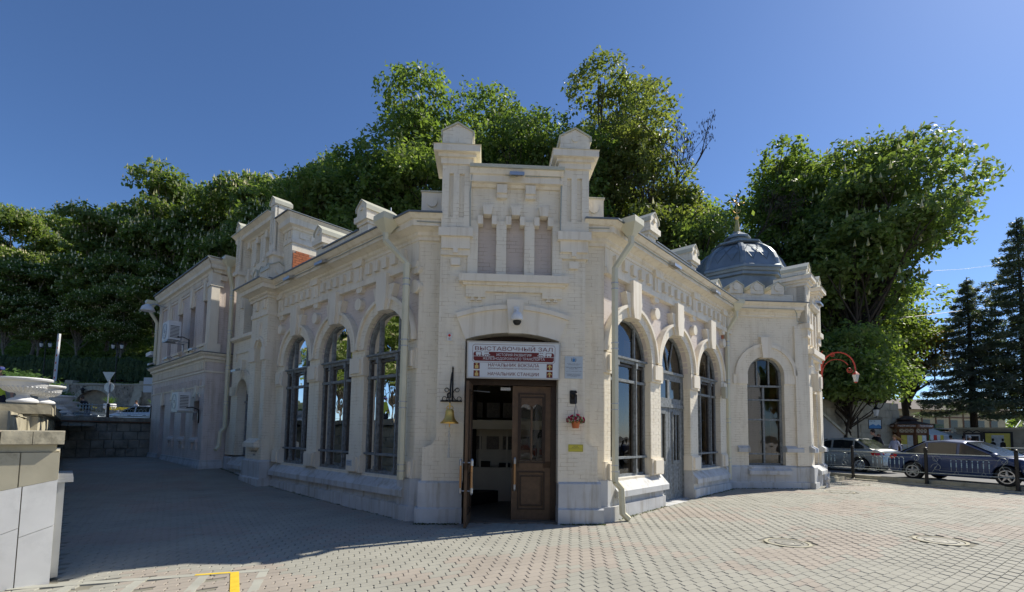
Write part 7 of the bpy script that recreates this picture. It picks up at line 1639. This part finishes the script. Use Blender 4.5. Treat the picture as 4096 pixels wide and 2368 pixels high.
street_lamp('twin lantern street lamp left of the barrier pole', (-44.9, 45.6, 5.95), 3.75); street_lamp('twin lantern street lamp above the triangular road sign', (-38.0, 45.6, 5.95), 3.7)
t = thing('barrier_pole', 'raised red and white barrier pole behind the urns', 'barrier', (-26.9, 28, 1.75)); a = MB(); a.box(Fr((-26.9, 28, 0), (1, 0, 0), (0, -1, 0)), -.05, .05, -.06, .06, 3.0, 7.2); a.v = [v+Vector(((v.z-3)*.02, 0, 0)) for v in a.v]; obj('boom', a, 'white', t)
for k in range(9): a = MB(); a.box(Fr((-26.9, 28, 0), (1, 0, 0), (0, -1, 0)), -.0+(k*.0085), .055+k*.0085, .055, .065, 3.2+k*.44, 3.32+k*.44); obj('red_mark', a, 'red', t)
a = MB(); a.box(Fr((-26.9, 28, 0), (1, 0, 0), (0, -1, 0)), -.2, .2, -.2, .2, 1.75, 2.9); obj('barrier_box', a, 'steel', t)
t = thing('road_sign', 'back of a triangular and a round road sign on one grey post', 'road sign', (-28.75, 34, 1.75)); G = Fr((-28.75, 34, 0), (1, 0, 0), (0, -1, 0)); a = MB(); a.tube([(-28.75, 34, 1.7), (-28.72, 34, 5.55)], .045, 8); obj('post', a, 'steel', t)
a = MB(); a.prism(G, [(-.44, 5.66), (.44, 5.66), (.05, 4.98), (-.05, 4.98)], .05, .07); obj('triangle_plate', a, 'steel', t); a = MB(); a.disc(G, -.0, 4.58, .36, -.07, -.05, 24); obj('round_plate', a, 'steel', t); a = MB(); a.box(G, -.36, .36, -.05, -.02, 4.66, 4.70); a.box(G, -.36, .36, -.05, -.02, 4.42, 4.46); obj('rib', a, 'steel', t)
Gb = Fr(FL(18.4, 0, 0), NL, -DL)
for k, (l) in enumerate(('left railing panel over the lane end wall behind the dark car', 'right railing panel over the lane end wall before the white car')): rail_panel(Fr(Gb(.5+k*1.55, 0, 1.28), NL, -DL), 1.55, 'iron_railing', l, 'railing over the lane end wall', zt=1.36, zb=.92, beads=(k == 1))
for k, l in enumerate(('thin post at the annex end of the lane railing', 'thin post in the middle of the lane railing', 'thin post at the urn end of the lane railing')): post(Gb(.5+k*1.5, 0, 2.14), .55, l, 'posts of the lane railing')
M['yflow'] = leafmat('yellow_flowers', (.55, .45, .02), (.6, .5, .05), .3, 9)
for x, y, z, w_, l in ((-33.0, 37, 3.05, 1.6, 'long planter of yellow flowers behind the man in black'), (-30.2, 37, 3.05, 1.8, 'long planter of yellow flowers left of the white car'), (-33.6, 40, 3.3, .9, 'round white planter with a spiky plant under the arch'), (-30.6, 41, 3.2, .8, 'planter with a spiky plant beside the woman in white')):
    t = thing('planter', l, 'planter', (x, y, 1.75)); a = MB()
    if 'round' in l or 'spiky' in l: a.lathe((x, y, 0), [(.25, z-.1), (.42, z), (.45, z+.25), (.40, z+.4)], 16); a.box(Fr((x, y, 0), (1, 0, 0), (0, -1, 0)), -.2, .2, -.2, .2, 1.75, z-.1)
    else: a.box(Fr((x, y, 0), (1, 0, 0), (0, -1, 0)), -w_/2, w_/2, -.2, .2, 1.75, z)
    obj('tub', a, 'plaster_w' if 'round' in l else 'walk', t); a = MB()
    for i in range(160):
        if 'spiky' in l: p = Vector((x, y, z+.4)); d = Vector((random.gauss(0, .3), random.gauss(0, .3), random.uniform(.3, .7))); a.add([p-Vector((.02, 0, 0)), p+Vector((.02, 0, 0)), p+d], [(0, 1, 2)])
        else: p = Vector((x+random.uniform(-w_/2, w_/2), y+random.uniform(-.2, .2), z+random.uniform(0, .22))); a.add([p+Vector((-.06, 0, 0)), p+Vector((0, -.04, -.04)), p+Vector((.06, 0, 0)), p+Vector((0, .03, .05))], [(0, 1, 2, 3)])
    obj('flowers' if 'yellow' in l else 'plant', a, 'potplant' if 'spiky' in l else 'yflow', t, recalc=False)
t = thing('direction_sign', 'small blue and white arrow signs at the far edge of the annex', 'road sign', (-19.8, 26, 1.75)); G = Fr((-19.8, 26, 0), (1, 0, 0), (0, -1, 0)); a = MB(); a.tube([(-19.6, 26, 1.7), (-19.6, 26, 4.6)], .03, 6); obj('post', a, 'steel', t)
for z in (4.1, 3.65): a = MB(); a.box(G, -.3, .25, -.02, .0, z, z+.36); obj('plate', a, 'sign_w', t)
# thin mast and far house
a = MB(); a.tube([FL(4.2, -2.2, 6.4), FL(4.22, -2.2, 8.35)], .018, 5); tag(obj('roof_mast', a, 'steel', base=FL(4.2, -2.2, 6.4)), 'thin metal mast on the hall roof behind the raised block', 'mast')
t = thing('hillside_house', 'pale roof of a house just above the far trees at the left', 'building', (-113, 118, 50)); G = Fr((-117.5, 118, 0), (1, 0, 0), (0, -1, 0)); a = MB(); a.box(G, 0, 9, -6, 0, 49, 54.2); obj('wall', a, 'white', t); a = MB(); a.hexa([G(-.5, -6.5, 54.2), G(9.5, -6.5, 53.2), G(9.5, .5, 53.2), G(-.5, .5, 54.2), G(1, -4, 55.4), G(8.5, -4, 54.2), G(8.5, -2, 54.2), G(1, -2, 55.4)]); obj('roof', a, M.setdefault('proof', mat('pale_roof', (.5, .47, .45), .6)), t)
# ================================================================ RIGHT BACKGROUND
t = thing('stair_wall', 'stained stone block wall with a sloping stair flank behind the grey car', 'wall', (20, 28, .3)); G = Fr((15.2, 25.2, 0), Vector((.92, .39, 0)), Vector((.39, -.92, 0)))
a = MB(); a.box(G, -1, 8.6, -.8, -.05, 0, 3.8); obj('core', a, M.setdefault('stainst', mat('stained_ashlar', (.30, .27, .20), .9, var=.2, vs=2, bump=.01, bs=12, stain=((.08, .07, .04), .75, 1.5, .53))), t)
r_ = random.Random(4)
for j in range(8):
    u = -1-r_.random()*.6
    while u < 8.5: l = r_.uniform(.6, 1.0); a = MB(); a.box(G, max(-1, u)+.01, min(8.6, u+l)-.01, -.1, r_.uniform(0, .03), .3+j*.44, .3+j*.44+.42); obj('stone', a, 'stainst', t); u += l
a = MB(); a.prism(G, [(-.5, .2), (4.0, .2), (4.0, 1.35), (3.4, 1.75), (-.5, 3.9)], .05, .35); obj('stair_flank', a, 'walk', t); a = MB(); a.prism(G, [(4.1, 1.35), (-.5, 4.05), (-.5, 3.9), (4.0, 1.27)], .02, .42); obj('stair_coping', a, 'kerb', t)
def kiosk():
    c = Vector((23.4, 28.4, .3)); M['kwood'] = mat('brown_kiosk_wood', (.13, .055, .02), .6, var=.15, vs=8); M['poster'] = mat('pale_posters', (.5, .52, .5), .4, var=.15, vs=8); M['posty'] = mat('yellow_posters', (.62, .52, .08), .4, var=.1, vs=8); M['kwhite'] = mat('cream_lattice_panel', (.55, .5, .38), .6)
    t = thing('excursion_kiosk', 'octagonal brown wooden kiosk with yellow posters behind the blue car', 'kiosk', c); R = 1.02; d0 = atan2(-c.y, -c.x)
    def oc(r, z, k): an = d0+pi/8+k*pi/4; return c+Vector((r*cos(an), r*sin(an), z))
    def rg(mb, rs):
        b = len(mb.v); 
        for r, z in rs: mb.v += [oc(r, z, k) for k in range(8)]
        for i in range(len(rs)-1):
            for k in range(8): mb.f.append((b+i*8+k, b+i*8+(k+1) % 8, b+(i+1)*8+(k+1) % 8, b+(i+1)*8+k))
        mb.f.append(tuple(b+k for k in range(8))[::-1]); mb.f.append(tuple(b+(len(rs)-1)*8+k for k in range(8)))
    a = MB(); rg(a, [(R-.06, 0), (R-.06, 2.0)]); obj('body', a, 'kwood', t); a = MB(); rg(a, [(R+.02, 1.72), (R+.02, 1.78)]); rg(a, [(R+.02, 2.0), (R+.22, 2.02), (R+.22, 2.06)]); rg(a, [(R, -.0), (R, .5)]); obj('band', a, 'kwood', t)
    a = MB(); rg(a, [(R+.28, 2.06), (R+.28, 2.24), (R+.2, 2.25)]); obj('fascia', a, 'kwood', t)
    a = MB(); rg(a, [(R+.30, 2.24), (.55, 2.45), (.5, 2.52), (.62, 2.52), (.62, 2.56), (.05, 2.78)]); obj('roof', a, M.setdefault('kroof', mat('dark_brown_shingles', (.05, .03, .025), .8, var=.3, vs=20)), t)
    for k in range(8): a = MB(); a.tube([oc(R, 0, k), oc(R, 2.02, k)], .055, 4); obj('corner_post', a, 'kwood', t)
    for k in (-2, -1, 0, 1):
        p0, p1 = oc(R-.02, 0, k), oc(R-.02, 0, k+1); u = (p1-p0).normalized(); L_ = (p1-p0).length; n = Vector((u.y, -u.x, 0)); n = n if n.dot(p0-c) > 0 else -n; G = Fr(Vector((p0.x, p0.y, .3)), u, n)
        if k == -1: pass
        a = MB(); a.box(G, .06, L_-.06, 0, .02, 1.78, 1.99); obj('frieze_panel', a, 'kwhite', t)
        a = MB()
        for i in range(3):
            x0 = .06+(L_-.12)*i/3; x1 = x0+(L_-.12)/3; a.tube([G(x0, .03, 1.78), G(x1, .03, 1.99)], .012, 4); a.tube([G(x1, .03, 1.78), G(x0, .03, 1.99)], .012, 4); a.tube([G(x1, .03, 1.78), G(x1, .03, 1.99)], .012, 4)
        obj('lattice', a, 'kwood', t)
        a = MB(); a.box(G, .12, L_*.5, 0, .025, .75, 1.62); obj('poster', a, 'posty' if k in (-1, 0) else 'poster', t); a = MB(); a.box(G, L_*.51, L_-.12, 0, .025, .75, 1.62); obj('poster', a, 'poster', t)
        a = MB(); a.box(G, .14, L_*.48, .025, .03, .8, 1.1); a.box(G, L_*.55, L_-.16, .025, .03, 1.0, 1.02); a.box(G, L_*.55, L_-.16, .025, .03, 1.1, 1.12); a.box(G, L_*.55, L_-.16, .025, .03, 1.2, 1.22); obj('print', a, 'poster' if k in (-1, 0) else 'blue', t)
        q0, q1 = oc(R+.30, 0, k), oc(R+.30, 0, k+1); G2 = Fr(Vector(((q0.x+q1.x)/2, (q0.y+q1.y)/2, .3)), u, n)
        uu = u if Vector((1, 0, 0)).dot(u) > 0 else -u; G2.u = uu; text('lettering', 'ЭКСКУРСИИ', G2, 0, 2.10, -.0, .10, 'white', t, wmax=(q1-q0).length*.78, bold=True)
kiosk()
def awn(label, P, u, n, L_, dep, z1, z0, stripes, posts=True):
    t = thing('awning', label, 'awning', P, 'awnings of the stalls'); G = Fr(Vector(P), u, n); a = MB(); a.add([G(0, 0, z1), G(L_, 0, z1), G(L_, dep, z0), G(0, dep, z0), G(0, 0, z1-.03), G(L_, 0, z1-.03), G(L_, dep, z0-.03), G(0, dep, z0-.03)], [(0, 1, 2, 3), (7, 6, 5, 4), (0, 1, 5, 4), (1, 2, 6, 5), (2, 3, 7, 6), (3, 0, 4, 7)]); obj('canopy', a, stripes[0], t)
    n_ = 8
    for k in range(n_):
        x0, x1 = L_*k/n_, L_*(k+1)/n_; a = MB(); q = [(x0, z0-.01), (x1, z0-.01)]+[((x0+x1)/2+(x1-x0)/2*cos(pi*j/6), z0-.26-.07*sin(pi*j/6)) for j in range(7)]; a.prism(G, q, dep, dep+.01); obj('valance_piece', a, stripes[k % len(stripes)], t)
    a = MB(); [a.tube([G(x, dep, 0), G(x, dep, z0)], .03, 5) for x in (0.05, L_-.05)]; obj('pole', a, 'steel', t)
M['aw_w'] = mat('white_awning', (.62, .62, .60), .8, var=.05); M['aw_g'] = mat('green_awning', (.06, .28, .10), .8); M['aw_r'] = mat('red_awning', (.55, .05, .03), .8); M['aw_y'] = mat('yellow_awning', (.60, .48, .06), .8); M['aw_b'] = mat('beige_awning', (.48, .43, .36), .8, var=.05)
dv = Vector((.80, .60, 0)); nv = Vector((.60, -.80, 0))
awn('white scalloped awning with green, red and yellow panels beside the kiosk', (24.4, 29.8, .3), Vector((.93, .36, 0)), Vector((.36, -.93, 0)), 2.7, 1.0, 2.15, 1.68, ['aw_w', 'aw_g', 'aw_w', 'aw_r', 'aw_w', 'aw_y', 'aw_w', 'aw_w'])
awn('plain beige awning right of the striped one', (27.0, 31.4, .3), Vector((.93, .36, 0)), Vector((.36, -.93, 0)), 3.2, 1.6, 1.95, 1.45, ['aw_b'])
def stall(label, loc, w_, h, m, roof=True):
    t = thing('market_stall', label, 'stall', loc); G = Fr(Vector(loc), Vector((.93, .36, 0)), Vector((.36, -.93, 0))); a = MB(); a.box(G, 0, w_, -1.5, 0, 0, .9); a.box(G, 0, w_, -1.5, -1.4, 0, h); a.box(G, 0, .08, -1.5, 0, 0, h); a.box(G, w_-.08, w_, -1.5, 0, 0, h); obj('frame', a, m, t); a = MB(); a.box(G, .1, w_-.1, -1.38, -.1, .9, 1.3); obj('goods', a, M.setdefault('goods', mat('mixed_goods', (.25, .22, .12), .7, var=.8, vs=9)), t)
    a = MB(); a.box(G, -.1, w_+.1, -1.6, .1, h, h+.08); obj('roof', a, 'roof', t)
stall('cream stall under the striped awning', (24.6, 30.2, .3), 2.3, 2.0, 'kwhite'); stall('dark wooden stall under the beige awning', (27.4, 32.0, .3), 3.0, 2.1, 'kwood')
for k, (x, y, l) in enumerate(((28.8, 33.4, 'left small gabled white hut roof above the awnings'), (30.1, 33.9, 'right small gabled white hut roof above the awnings'))):
    t = thing('gabled_hut', l, 'hut', (x, y, .3), 'small gabled huts'); G = Fr((x, y, .3), Vector((.93, .36, 0)), Vector((.36, -.93, 0))); a = MB(); a.archpanel(G, 0, .3, 1.6, -.5, .5, 0, 2.0, -1.2, 0, 10); a.prism(G, [(-.5, 2.0), (.5, 2.0), (0, 2.45)], -1.2, 0); obj('wall', a, 'kwhite', t); a = MB()
    for s in (-1, 1): a.hexa([G(0, .08, 2.46), G(s*.62, .08, 1.92), G(s*.62, -1.3, 1.92), G(0, -1.3, 2.46), G(0, .08, 2.52), G(s*.62, .08, 1.98), G(s*.62, -1.3, 1.98), G(0, -1.3, 2.52)])
    obj('roof', a, M.setdefault('hroof', mat('pinkish_grey_roof', (.34, .29, .28), .7)), t)
t = thing('green_shop_sign', 'small dark green sign with yellow lettering between the two hut gables', 'sign', (29.6, 33.2, 2.3)); G = Fr((29.6, 33.2, 0), Vector((.8, -.6, 0)).normalized()*1.0 if False else Vector((.93, .36, 0)), Vector((.36, -.93, 0))); a = MB(); a.box(G, -.5, .5, -.03, .03, 2.3, 2.75); obj('panel', a, M.setdefault('gsign', mat('dark_green_sign', (.03, .12, .03), .5)), t); text('lettering', 'ЧУДЕСА', G, 0, 2.45, .04, .15, 'posty', t, wmax=.75)
def board(label, P, w_, z0, z1, kind):
    c = Vector(P); n = Vector((-c.x, -c.y, 0)).normalized(); u = Vector((-n.y, n.x, 0)); u = u if u.x > 0 else -u; G = Fr(c, u, n); t = thing('poster_board', label, 'poster board', P); a = MB()
    a.box(G, -w_/2-.12, -w_/2, -.05, .05, 0, z1+.1); a.box(G, w_/2, w_/2+.12, -.05, .05, 0, z1+.1); a.box(G, -w_/2, w_/2, -.05, .05, z1, z1+.1); a.box(G, -w_/2, w_/2, -.05, .05, z0-.1, z0); obj('frame', a, 'iron', t)
    a = MB(); a.box(G, -w_/2, w_/2, -.02, .02, z0, z1); obj('poster', a, 'posty' if kind == 'duo' else 'poster', t); a = MB()
    if kind == 'duo':
        for s in (-1, 1): a.prism(G, [(s*.22-.14, z0+.32), (s*.22+.14, z0+.32), (s*.22+.12, z0+.62), (s*.22, z0+.70), (s*.22-.12, z0+.62)], .02, .026); a.disc(G, s*.22, z0+.77, .055, .02, .026, 12); a.box(G, s*.22-.08, s*.22+.08, .02, .027, z0+.81, z0+.83); a.box(G, s*.22-.05, s*.22+.05, .02, .027, z0+.83, z0+.90)
        a.box(G, -w_/2, w_/2, .02, .026, z0, z0+.12)
        b = MB(); b.box(G, -.28, .28, .02, .0255, z0+.28, z1-.12); obj('artwork', b, 'poster', t); text('lettering', 'КОНЦЕРТ', G, 0, z0+.16, .03, .07, 'gsign', t, wmax=w_*.7, bold=True)
    else:
        a.box(G, -w_/2+.06, w_/2-.06, .02, .026, (z0+z1)/2-.05, z1-.08); a.tube([G(x, 0, z1+.12+.12*abs(sin(x*9))) for x in np.linspace(-w_/2-.1, w_/2+.1, 17)], .03, 5); a.box(G, .08, .16, .02, .026, z0+.1, z0+.4)
    obj('artwork', a, 'dark', t)
board('tall poster stand with a black ironwork crown right of the beige awning', (27.5, 28.6, .3), .62, .35, 1.72, 'tall'); board('yellow theatre poster with two figures in bowler hats', (31.0, 30.6, .3), 1.12, .62, 1.85, 'duo')
t = thing('mossy_wall', 'brown mossy wall carrying the yellow theatre poster', 'wall', (32, 31.4, .3)); G = Fr((29.9, 31.8, .3), Vector((.70, -.71, 0)), Vector((-.71, -.70, 0))); a = MB(); a.box(G, -.3, 6, -.6, -.0, 0, 2.1); obj('face', a, 'stainst', t); a = MB(); a.box(G, -.4, 6.1, -.7, .08, 2.1, 2.22); obj('coping', a, 'kerb', t)
t = thing('cafe_sign', 'square pale blue cafe sign hanging from a dark wall bracket', 'sign', (18.2, 24, 2.2)); c = Vector((18.2, 24, 0)); n = Vector((-c.x, -c.y, 0)).normalized(); u = Vector((-n.y, n.x, 0)); u = u if u.x > 0 else -u; G = Fr(c, u, n)
a = MB(); a.box(G, -.27, .27, -.02, .02, 2.18, 2.66); obj('frame', a, 'iron', t); a = MB(); a.box(G, -.24, .24, -.03, .03, 2.21, 2.63); obj('panel', a, M.setdefault('caf', mat('cafe_blue', (.45, .58, .62), .4, var=.1, vs=3)), t); text('lettering', 'Кафе', G, -.1, 2.54, .034, .07, 'ink', t, wmax=.22)
a = MB(); a.add([G(x, .033, z) for x, z in ((-.24, 2.21), (.24, 2.21), (.24, 2.33), (.14, 2.41), (.04, 2.35), (-.08, 2.43), (-.24, 2.34))], [tuple(range(7))]); obj('drawing', a, 'blue', t, recalc=False); a = MB(); a.tube([G(-.7, 0, 2.72), G(.3, 0, 2.72)], .015, 5); a.tube([G(-.7, -.1, 1.4), G(-.7, 0, 2.8)], .03, 5); obj('bracket', a, 'iron', t)
t = thing('wall_lantern', 'dark hexagonal wall lantern above the cafe sign', 'lantern', (18.3, 24, 2.8)); a = MB(); a.lathe((18.28, 24, 0), [(.08, 2.84), (.15, 3.14), (.15, 3.16)], 6); obj('lamp_glass', a, 'lglass', t); a = MB(); a.lathe((18.28, 24, 0), [(.19, 3.15), (.08, 3.26), (.02, 3.36)], 6); a.tube([(18.28, 24, 2.84), (18.28, 24, 2.75), (18.1, 24.1, 2.72)], .02, 5); obj('lamp_cap', a, 'iron', t)
t = thing('timber_chalet', 'yellowish timber-framed house behind the spruces', 'building', (39, 44, .3)); G = Fr((33.5, 43, .3), Vector((.98, .2, 0)), Vector((.2, -.98, 0))); M['ochre'] = mat('ochre_render', (.42, .36, .22), .8, var=.1); a = MB(); a.box(G, 0, 14, -4, 0, 0, 4.2); obj('wall', a, 'ochre', t)
for k in range(8): a = MB(); x = 1+k*1.6; a.box(G, x, x+.8, -.02, .03, 1.6, 3.2); obj('window', a, 'cglass', t); a = MB(); a.box(G, x-.15, x-.05, 0, .05, 0, 4.2); a.box(G, x-.1, x+1.5, 0, .04, 3.4, 3.5); a.tube([G(x-.1, .03, .2), G(x+1.4, .03, 1.5)], .05, 4); obj('timber', a, 'kwood', t)
a = MB(); a.hexa([G(-.6, -4.5, 4.2), G(14.6, -4.5, 4.2), G(14.6, .6, 4.1), G(-.6, .6, 4.1), G(0, -2.4, 5.2), G(14, -2.4, 5.2), G(14, -1.6, 5.2), G(0, -1.6, 5.2)]); obj('roof', a, 'kroof', t)
t = thing('outdoor_stair', 'pale outdoor stair with white railing at the far right edge', 'stair', (36, 33, .3)); G = Fr((35.2, 34.5, .3), Vector((.9, .43, 0)), Vector((.43, -.9, 0)))
for k in range(14): a = MB(); a.box(G, k*.28, 6, -1.6, 0, k*.17, k*.17+.17); obj('step', a, 'walk', t)
a = MB(); a.tube([G(0, .05, 1.0), G(4, .05, 3.4)], .03, 5); [a.tube([G(k*.28, .05, k*.17), G(k*.28, .05, k*.17+1.0)], .015, 4) for k in range(14)]; obj('handrail', a, 'white', t)
# red bracket lamp on the tower
t = thing('red_bracket_lamp', 'red wrought iron arch bracket with a hanging lantern on the tower', 'lamp', FR(11.6, 1.75, 3.7)); p0 = FR(11.6, 1.78, 0); u = Vector((.96, -.28, 0)).normalized(); G = Fr(p0, u, Vector((.28, .96, 0))); M['redp'] = mat('faded_red_paint', (.48, .06, .035), .45, var=.1)
a = MB(); a.tube([G(.0, 0, 3.55), G(.0, 0, 4.55)], .028, 6); q = [G(.52-.52*cos(x), 0, 4.12+.62*sin(x)) for x in [pi*i/18 for i in range(19)]]; a.tube(q, .024, 6); q = [G(.46-.43*cos(x), 0, 4.03+.46*sin(x)) for x in [pi*i/18*.92 for i in range(17)]]; a.tube(q, .014, 6)
a.tube([G(.86+(.10-.004*j)*cos(-j*.5), 0, 4.10+(.11-.004*j)*sin(-j*.5)) for j in range(20)], .013, 5); a.tube([G(.36+(.09-.004*j)*cos(j*.5+1), 0, 4.66+(.08-.003*j)*sin(j*.5+1)) for j in range(20)], .013, 5); a.tube([G(.08, 0, 4.62), G(-.0, 0, 4.75), G(.06, 0, 4.80)], .013, 5); a.tube([G(1.04, 0, 4.15), G(1.04, 0, 4.02)], .016, 5); obj('bracket', a, 'redp', t)
a = MB(); a.lathe(G(1.04, 0, 0), [(.06, 3.68), (.115, 3.92), (.115, 3.94)], 6); obj('lamp_glass', a, 'lglass', t); a = MB(); a.lathe(G(1.04, 0, 0), [(.13, 3.93), (.07, 4.0), (.02, 4.05)], 6); a.lathe(G(1.04, 0, 0), [(.03, 3.64), (.06, 3.68)], 6); obj('lamp_cap', a, 'redp', t)
# wires, gutter trough, bag
for i, (p, q, l) in enumerate((((22, 27, 11.3), (60, 50, 24), 'uppermost thin overhead wire between tree and spruce'), ((20, 28, 9.4), (70, 60, 25), 'middle thin overhead wire between tree and spruce'), ((20, 26, 8.2), (60, 46, 19.8), 'lowest and thickest overhead wire crossing to the spruce'))):
    a = MB(); P, Q = Vector(p), Vector(q); a.tube([P.lerp(Q, k/8)+Vector((0, 0, -1.2*sin(pi*k/8))) for k in range(9)], .008+.008*(i == 2), 4); tag(obj('overhead_wire', a, 'iron', base=P), l, 'wire')
G = Fr((11.2, 17.4, 0), Vector((.75, .66, 0)), Vector((.66, -.75, 0))); t = thing('concrete_gutter', 'short concrete gutter trough leading from the tower to the kerb', 'gutter', G(0, 0, .08)); a = MB()
for d0, d1 in ((-.16, -.08), (.08, .16)): a.box(G, -.5, 2.3, d0, d1, .0, .22)
a.box(G, -.5, 2.3, -.08, .08, .0, .10); obj('trough', a, 'kerb', t)
a = MB(); r_ = random.Random(3); c = Vector((10.28, 15.7, .09)); n = 9
for i in range(n):
    for j in range(5): a.v.append(c+Vector((.035*j-.07+.05*(i/n)+r_.gauss(0, .018), r_.gauss(0, .03), .055*i+r_.gauss(0, .01)+.02*j*(i > 5))))
a.f = [(i*5+j, i*5+j+1, i*5+5+j+1, i*5+5+j) for i in range(n-1) for j in range(4)]
m_ = mat('plastic_film', (.6, .6, .6), .3); tag(obj('plastic_bag', a, m_, base=c, recalc=False), 'crumpled clear plastic bag blowing on the paving by the tower', 'plastic bag')
# ================================================================ BEHIND THE CAMERA (seen in the glass; pale ground and building added for bounce light)
struct(obj('station_forecourt', MB().add([Vector(p) for p in [(-70, -60, -.06), (60, -60, -.06), (60, 4, -.06), (21, 4, -.06), (21, -14, -.06), (-21, -14, -.06), (-21, 4, -.06), (-70, 4, -.06)]], [tuple(range(8))]), M.setdefault('conc', mat('light_concrete', (.52, .49, .43), .85, var=.1, vs=.6)), recalc=False))  # unseen ground, widened and kept pale to bounce sunlight onto the shaded walls
def railcar():
    t = thing('commuter_train', 'red and white commuter train standing opposite the station entrance', 'train', (0, -14, 0)); G = Fr((-3, -13, 0), (1, 0, 0), (0, 1, 0)); M['trw'] = mat('train_white', (.58, .58, .56), .35, var=.05); M['trr'] = mat('train_red', (.55, .05, .03), .35, var=.05)
    a = MB(); a.sweep(G, -26, 22, [(-3, .2), (0, .2), (0, 2.6), (-.25, 3.3), (-1.5, 3.6), (-2.75, 3.3), (-3, 2.6)]); obj('body', a, 'trw', t); a = MB(); a.box(G, -6, 2.2, -.01, .02, .25, 2.75); a.box(G, -26, 22, -.01, .015, .25, .75); obj('red_livery', a, 'trr', t)
    for k in range(26): x = -25.4+k*1.8; a = MB(); a.box(G, x, x+1.1, 0, .03, 1.35, 2.25); obj('window', a, 'cglass', t)
    for x in (-5, 1): a = MB(); a.box(G, x, x+1.2, 0, .04, .3, 2.5); obj('door', a, 'trr', t)
railcar()
t = thing('platform_fence', 'tall wire mesh fence along the platform behind the viewer', 'fence', (0, -6, 0)); G = Fr((-22, -6.5, 0), (1, 0, 0), (0, 1, 0))
for k in range(17): a = MB(); a.box(G, k*2.5, k*2.5+.06, 0, .06, 0, 2.0); obj('post', a, 'steel', t)
a = MB(); [a.box(G, 0, 40, .02, .03, z, z+.012) for z in np.arange(.1, 2, .2)]; [a.box(G, x, x+.012, .03, .04, .05, 1.95) for x in np.arange(0, 40, .12)]; stuff(obj('wire_mesh', a, 'steel', t))
t = thing('platform_canopy', 'flat dark platform canopy above the train', 'canopy', (0, -10, 0)); a = MB(); G = Fr((-18, -9.5, 0), (1, 0, 0), (0, 1, 0)); a.box(G, 0, 36, -6, 0, 4.3, 4.6); obj('roof', a, 'walk', t)
for k in range(6): a = MB(); a.box(G, 1+k*6.8, 1.2+k*6.8, -.4, -.2, 0, 4.3); obj('column', a, 'steel', t)
t = thing('bounce_building', 'added unseen pale building beyond the tracks that bounces sunlight onto the entrance front', 'building', (8, -24, 0)); G = Fr((-16, -24, 0), (1, 0, 0), (0, 1, 0)); a = MB(); a.box(G, 0, 50, -6, 0, -.1, 11.5); obj('wall', a, 'plaster_w', t); a = MB(); a.box(G, -.5, 50.5, -6.5, .5, 11.5, 11.9); obj('roof', a, 'roof', t)  # unseen pale block, added to bounce sunlight onto the shaded facades
for k in range(18):
    for z in (1.4, 5.6): a = MB(); a.box(G, 1.2+k*2.7, 2.3+k*2.7, 0, .04, z, z+2.1); obj('window', a, 'cglass', t)
GS = 'trees on the terrace left of the picture'
for i, (x, y) in enumerate(((-24, 10), (-27, 2), (-31, 14), (-24, -6), (-33, -2), (-38, 20))): copy_tree(c2, loc=(x, y, 1.7), rz=i*1.3, scale=(.62, .62, .62), label=('nearest', 'second', 'third', 'fourth', 'fifth', 'farthest')[i]+' flowering chestnut on the terrace left of the picture edge')['group'] = GS
GB = 'trees beyond the tracks'
tb = tree('leafy_tree', 'leafy tree beyond the tracks opposite the entrance', 'tree', (-8, -34, 0), 14, 5.5, 2, 'maple', 9000, .4, 26, group=GB, seed=51)
for i, x in enumerate((-42, -34, -25, -16, 1, 10, 20, 30, 42)): copy_tree(tb, loc=(x, -34+3*sin(i), 0), rz=i*1.1, scale=(1, 1, .8+.1*(i % 3)), label=('farthest left', 'second from the far left', 'third from the far left', 'fourth from the left', 'central', 'first right of centre', 'second right of centre', 'third right of centre', 'farthest right')[i]+' leafy tree beyond the tracks opposite the station')
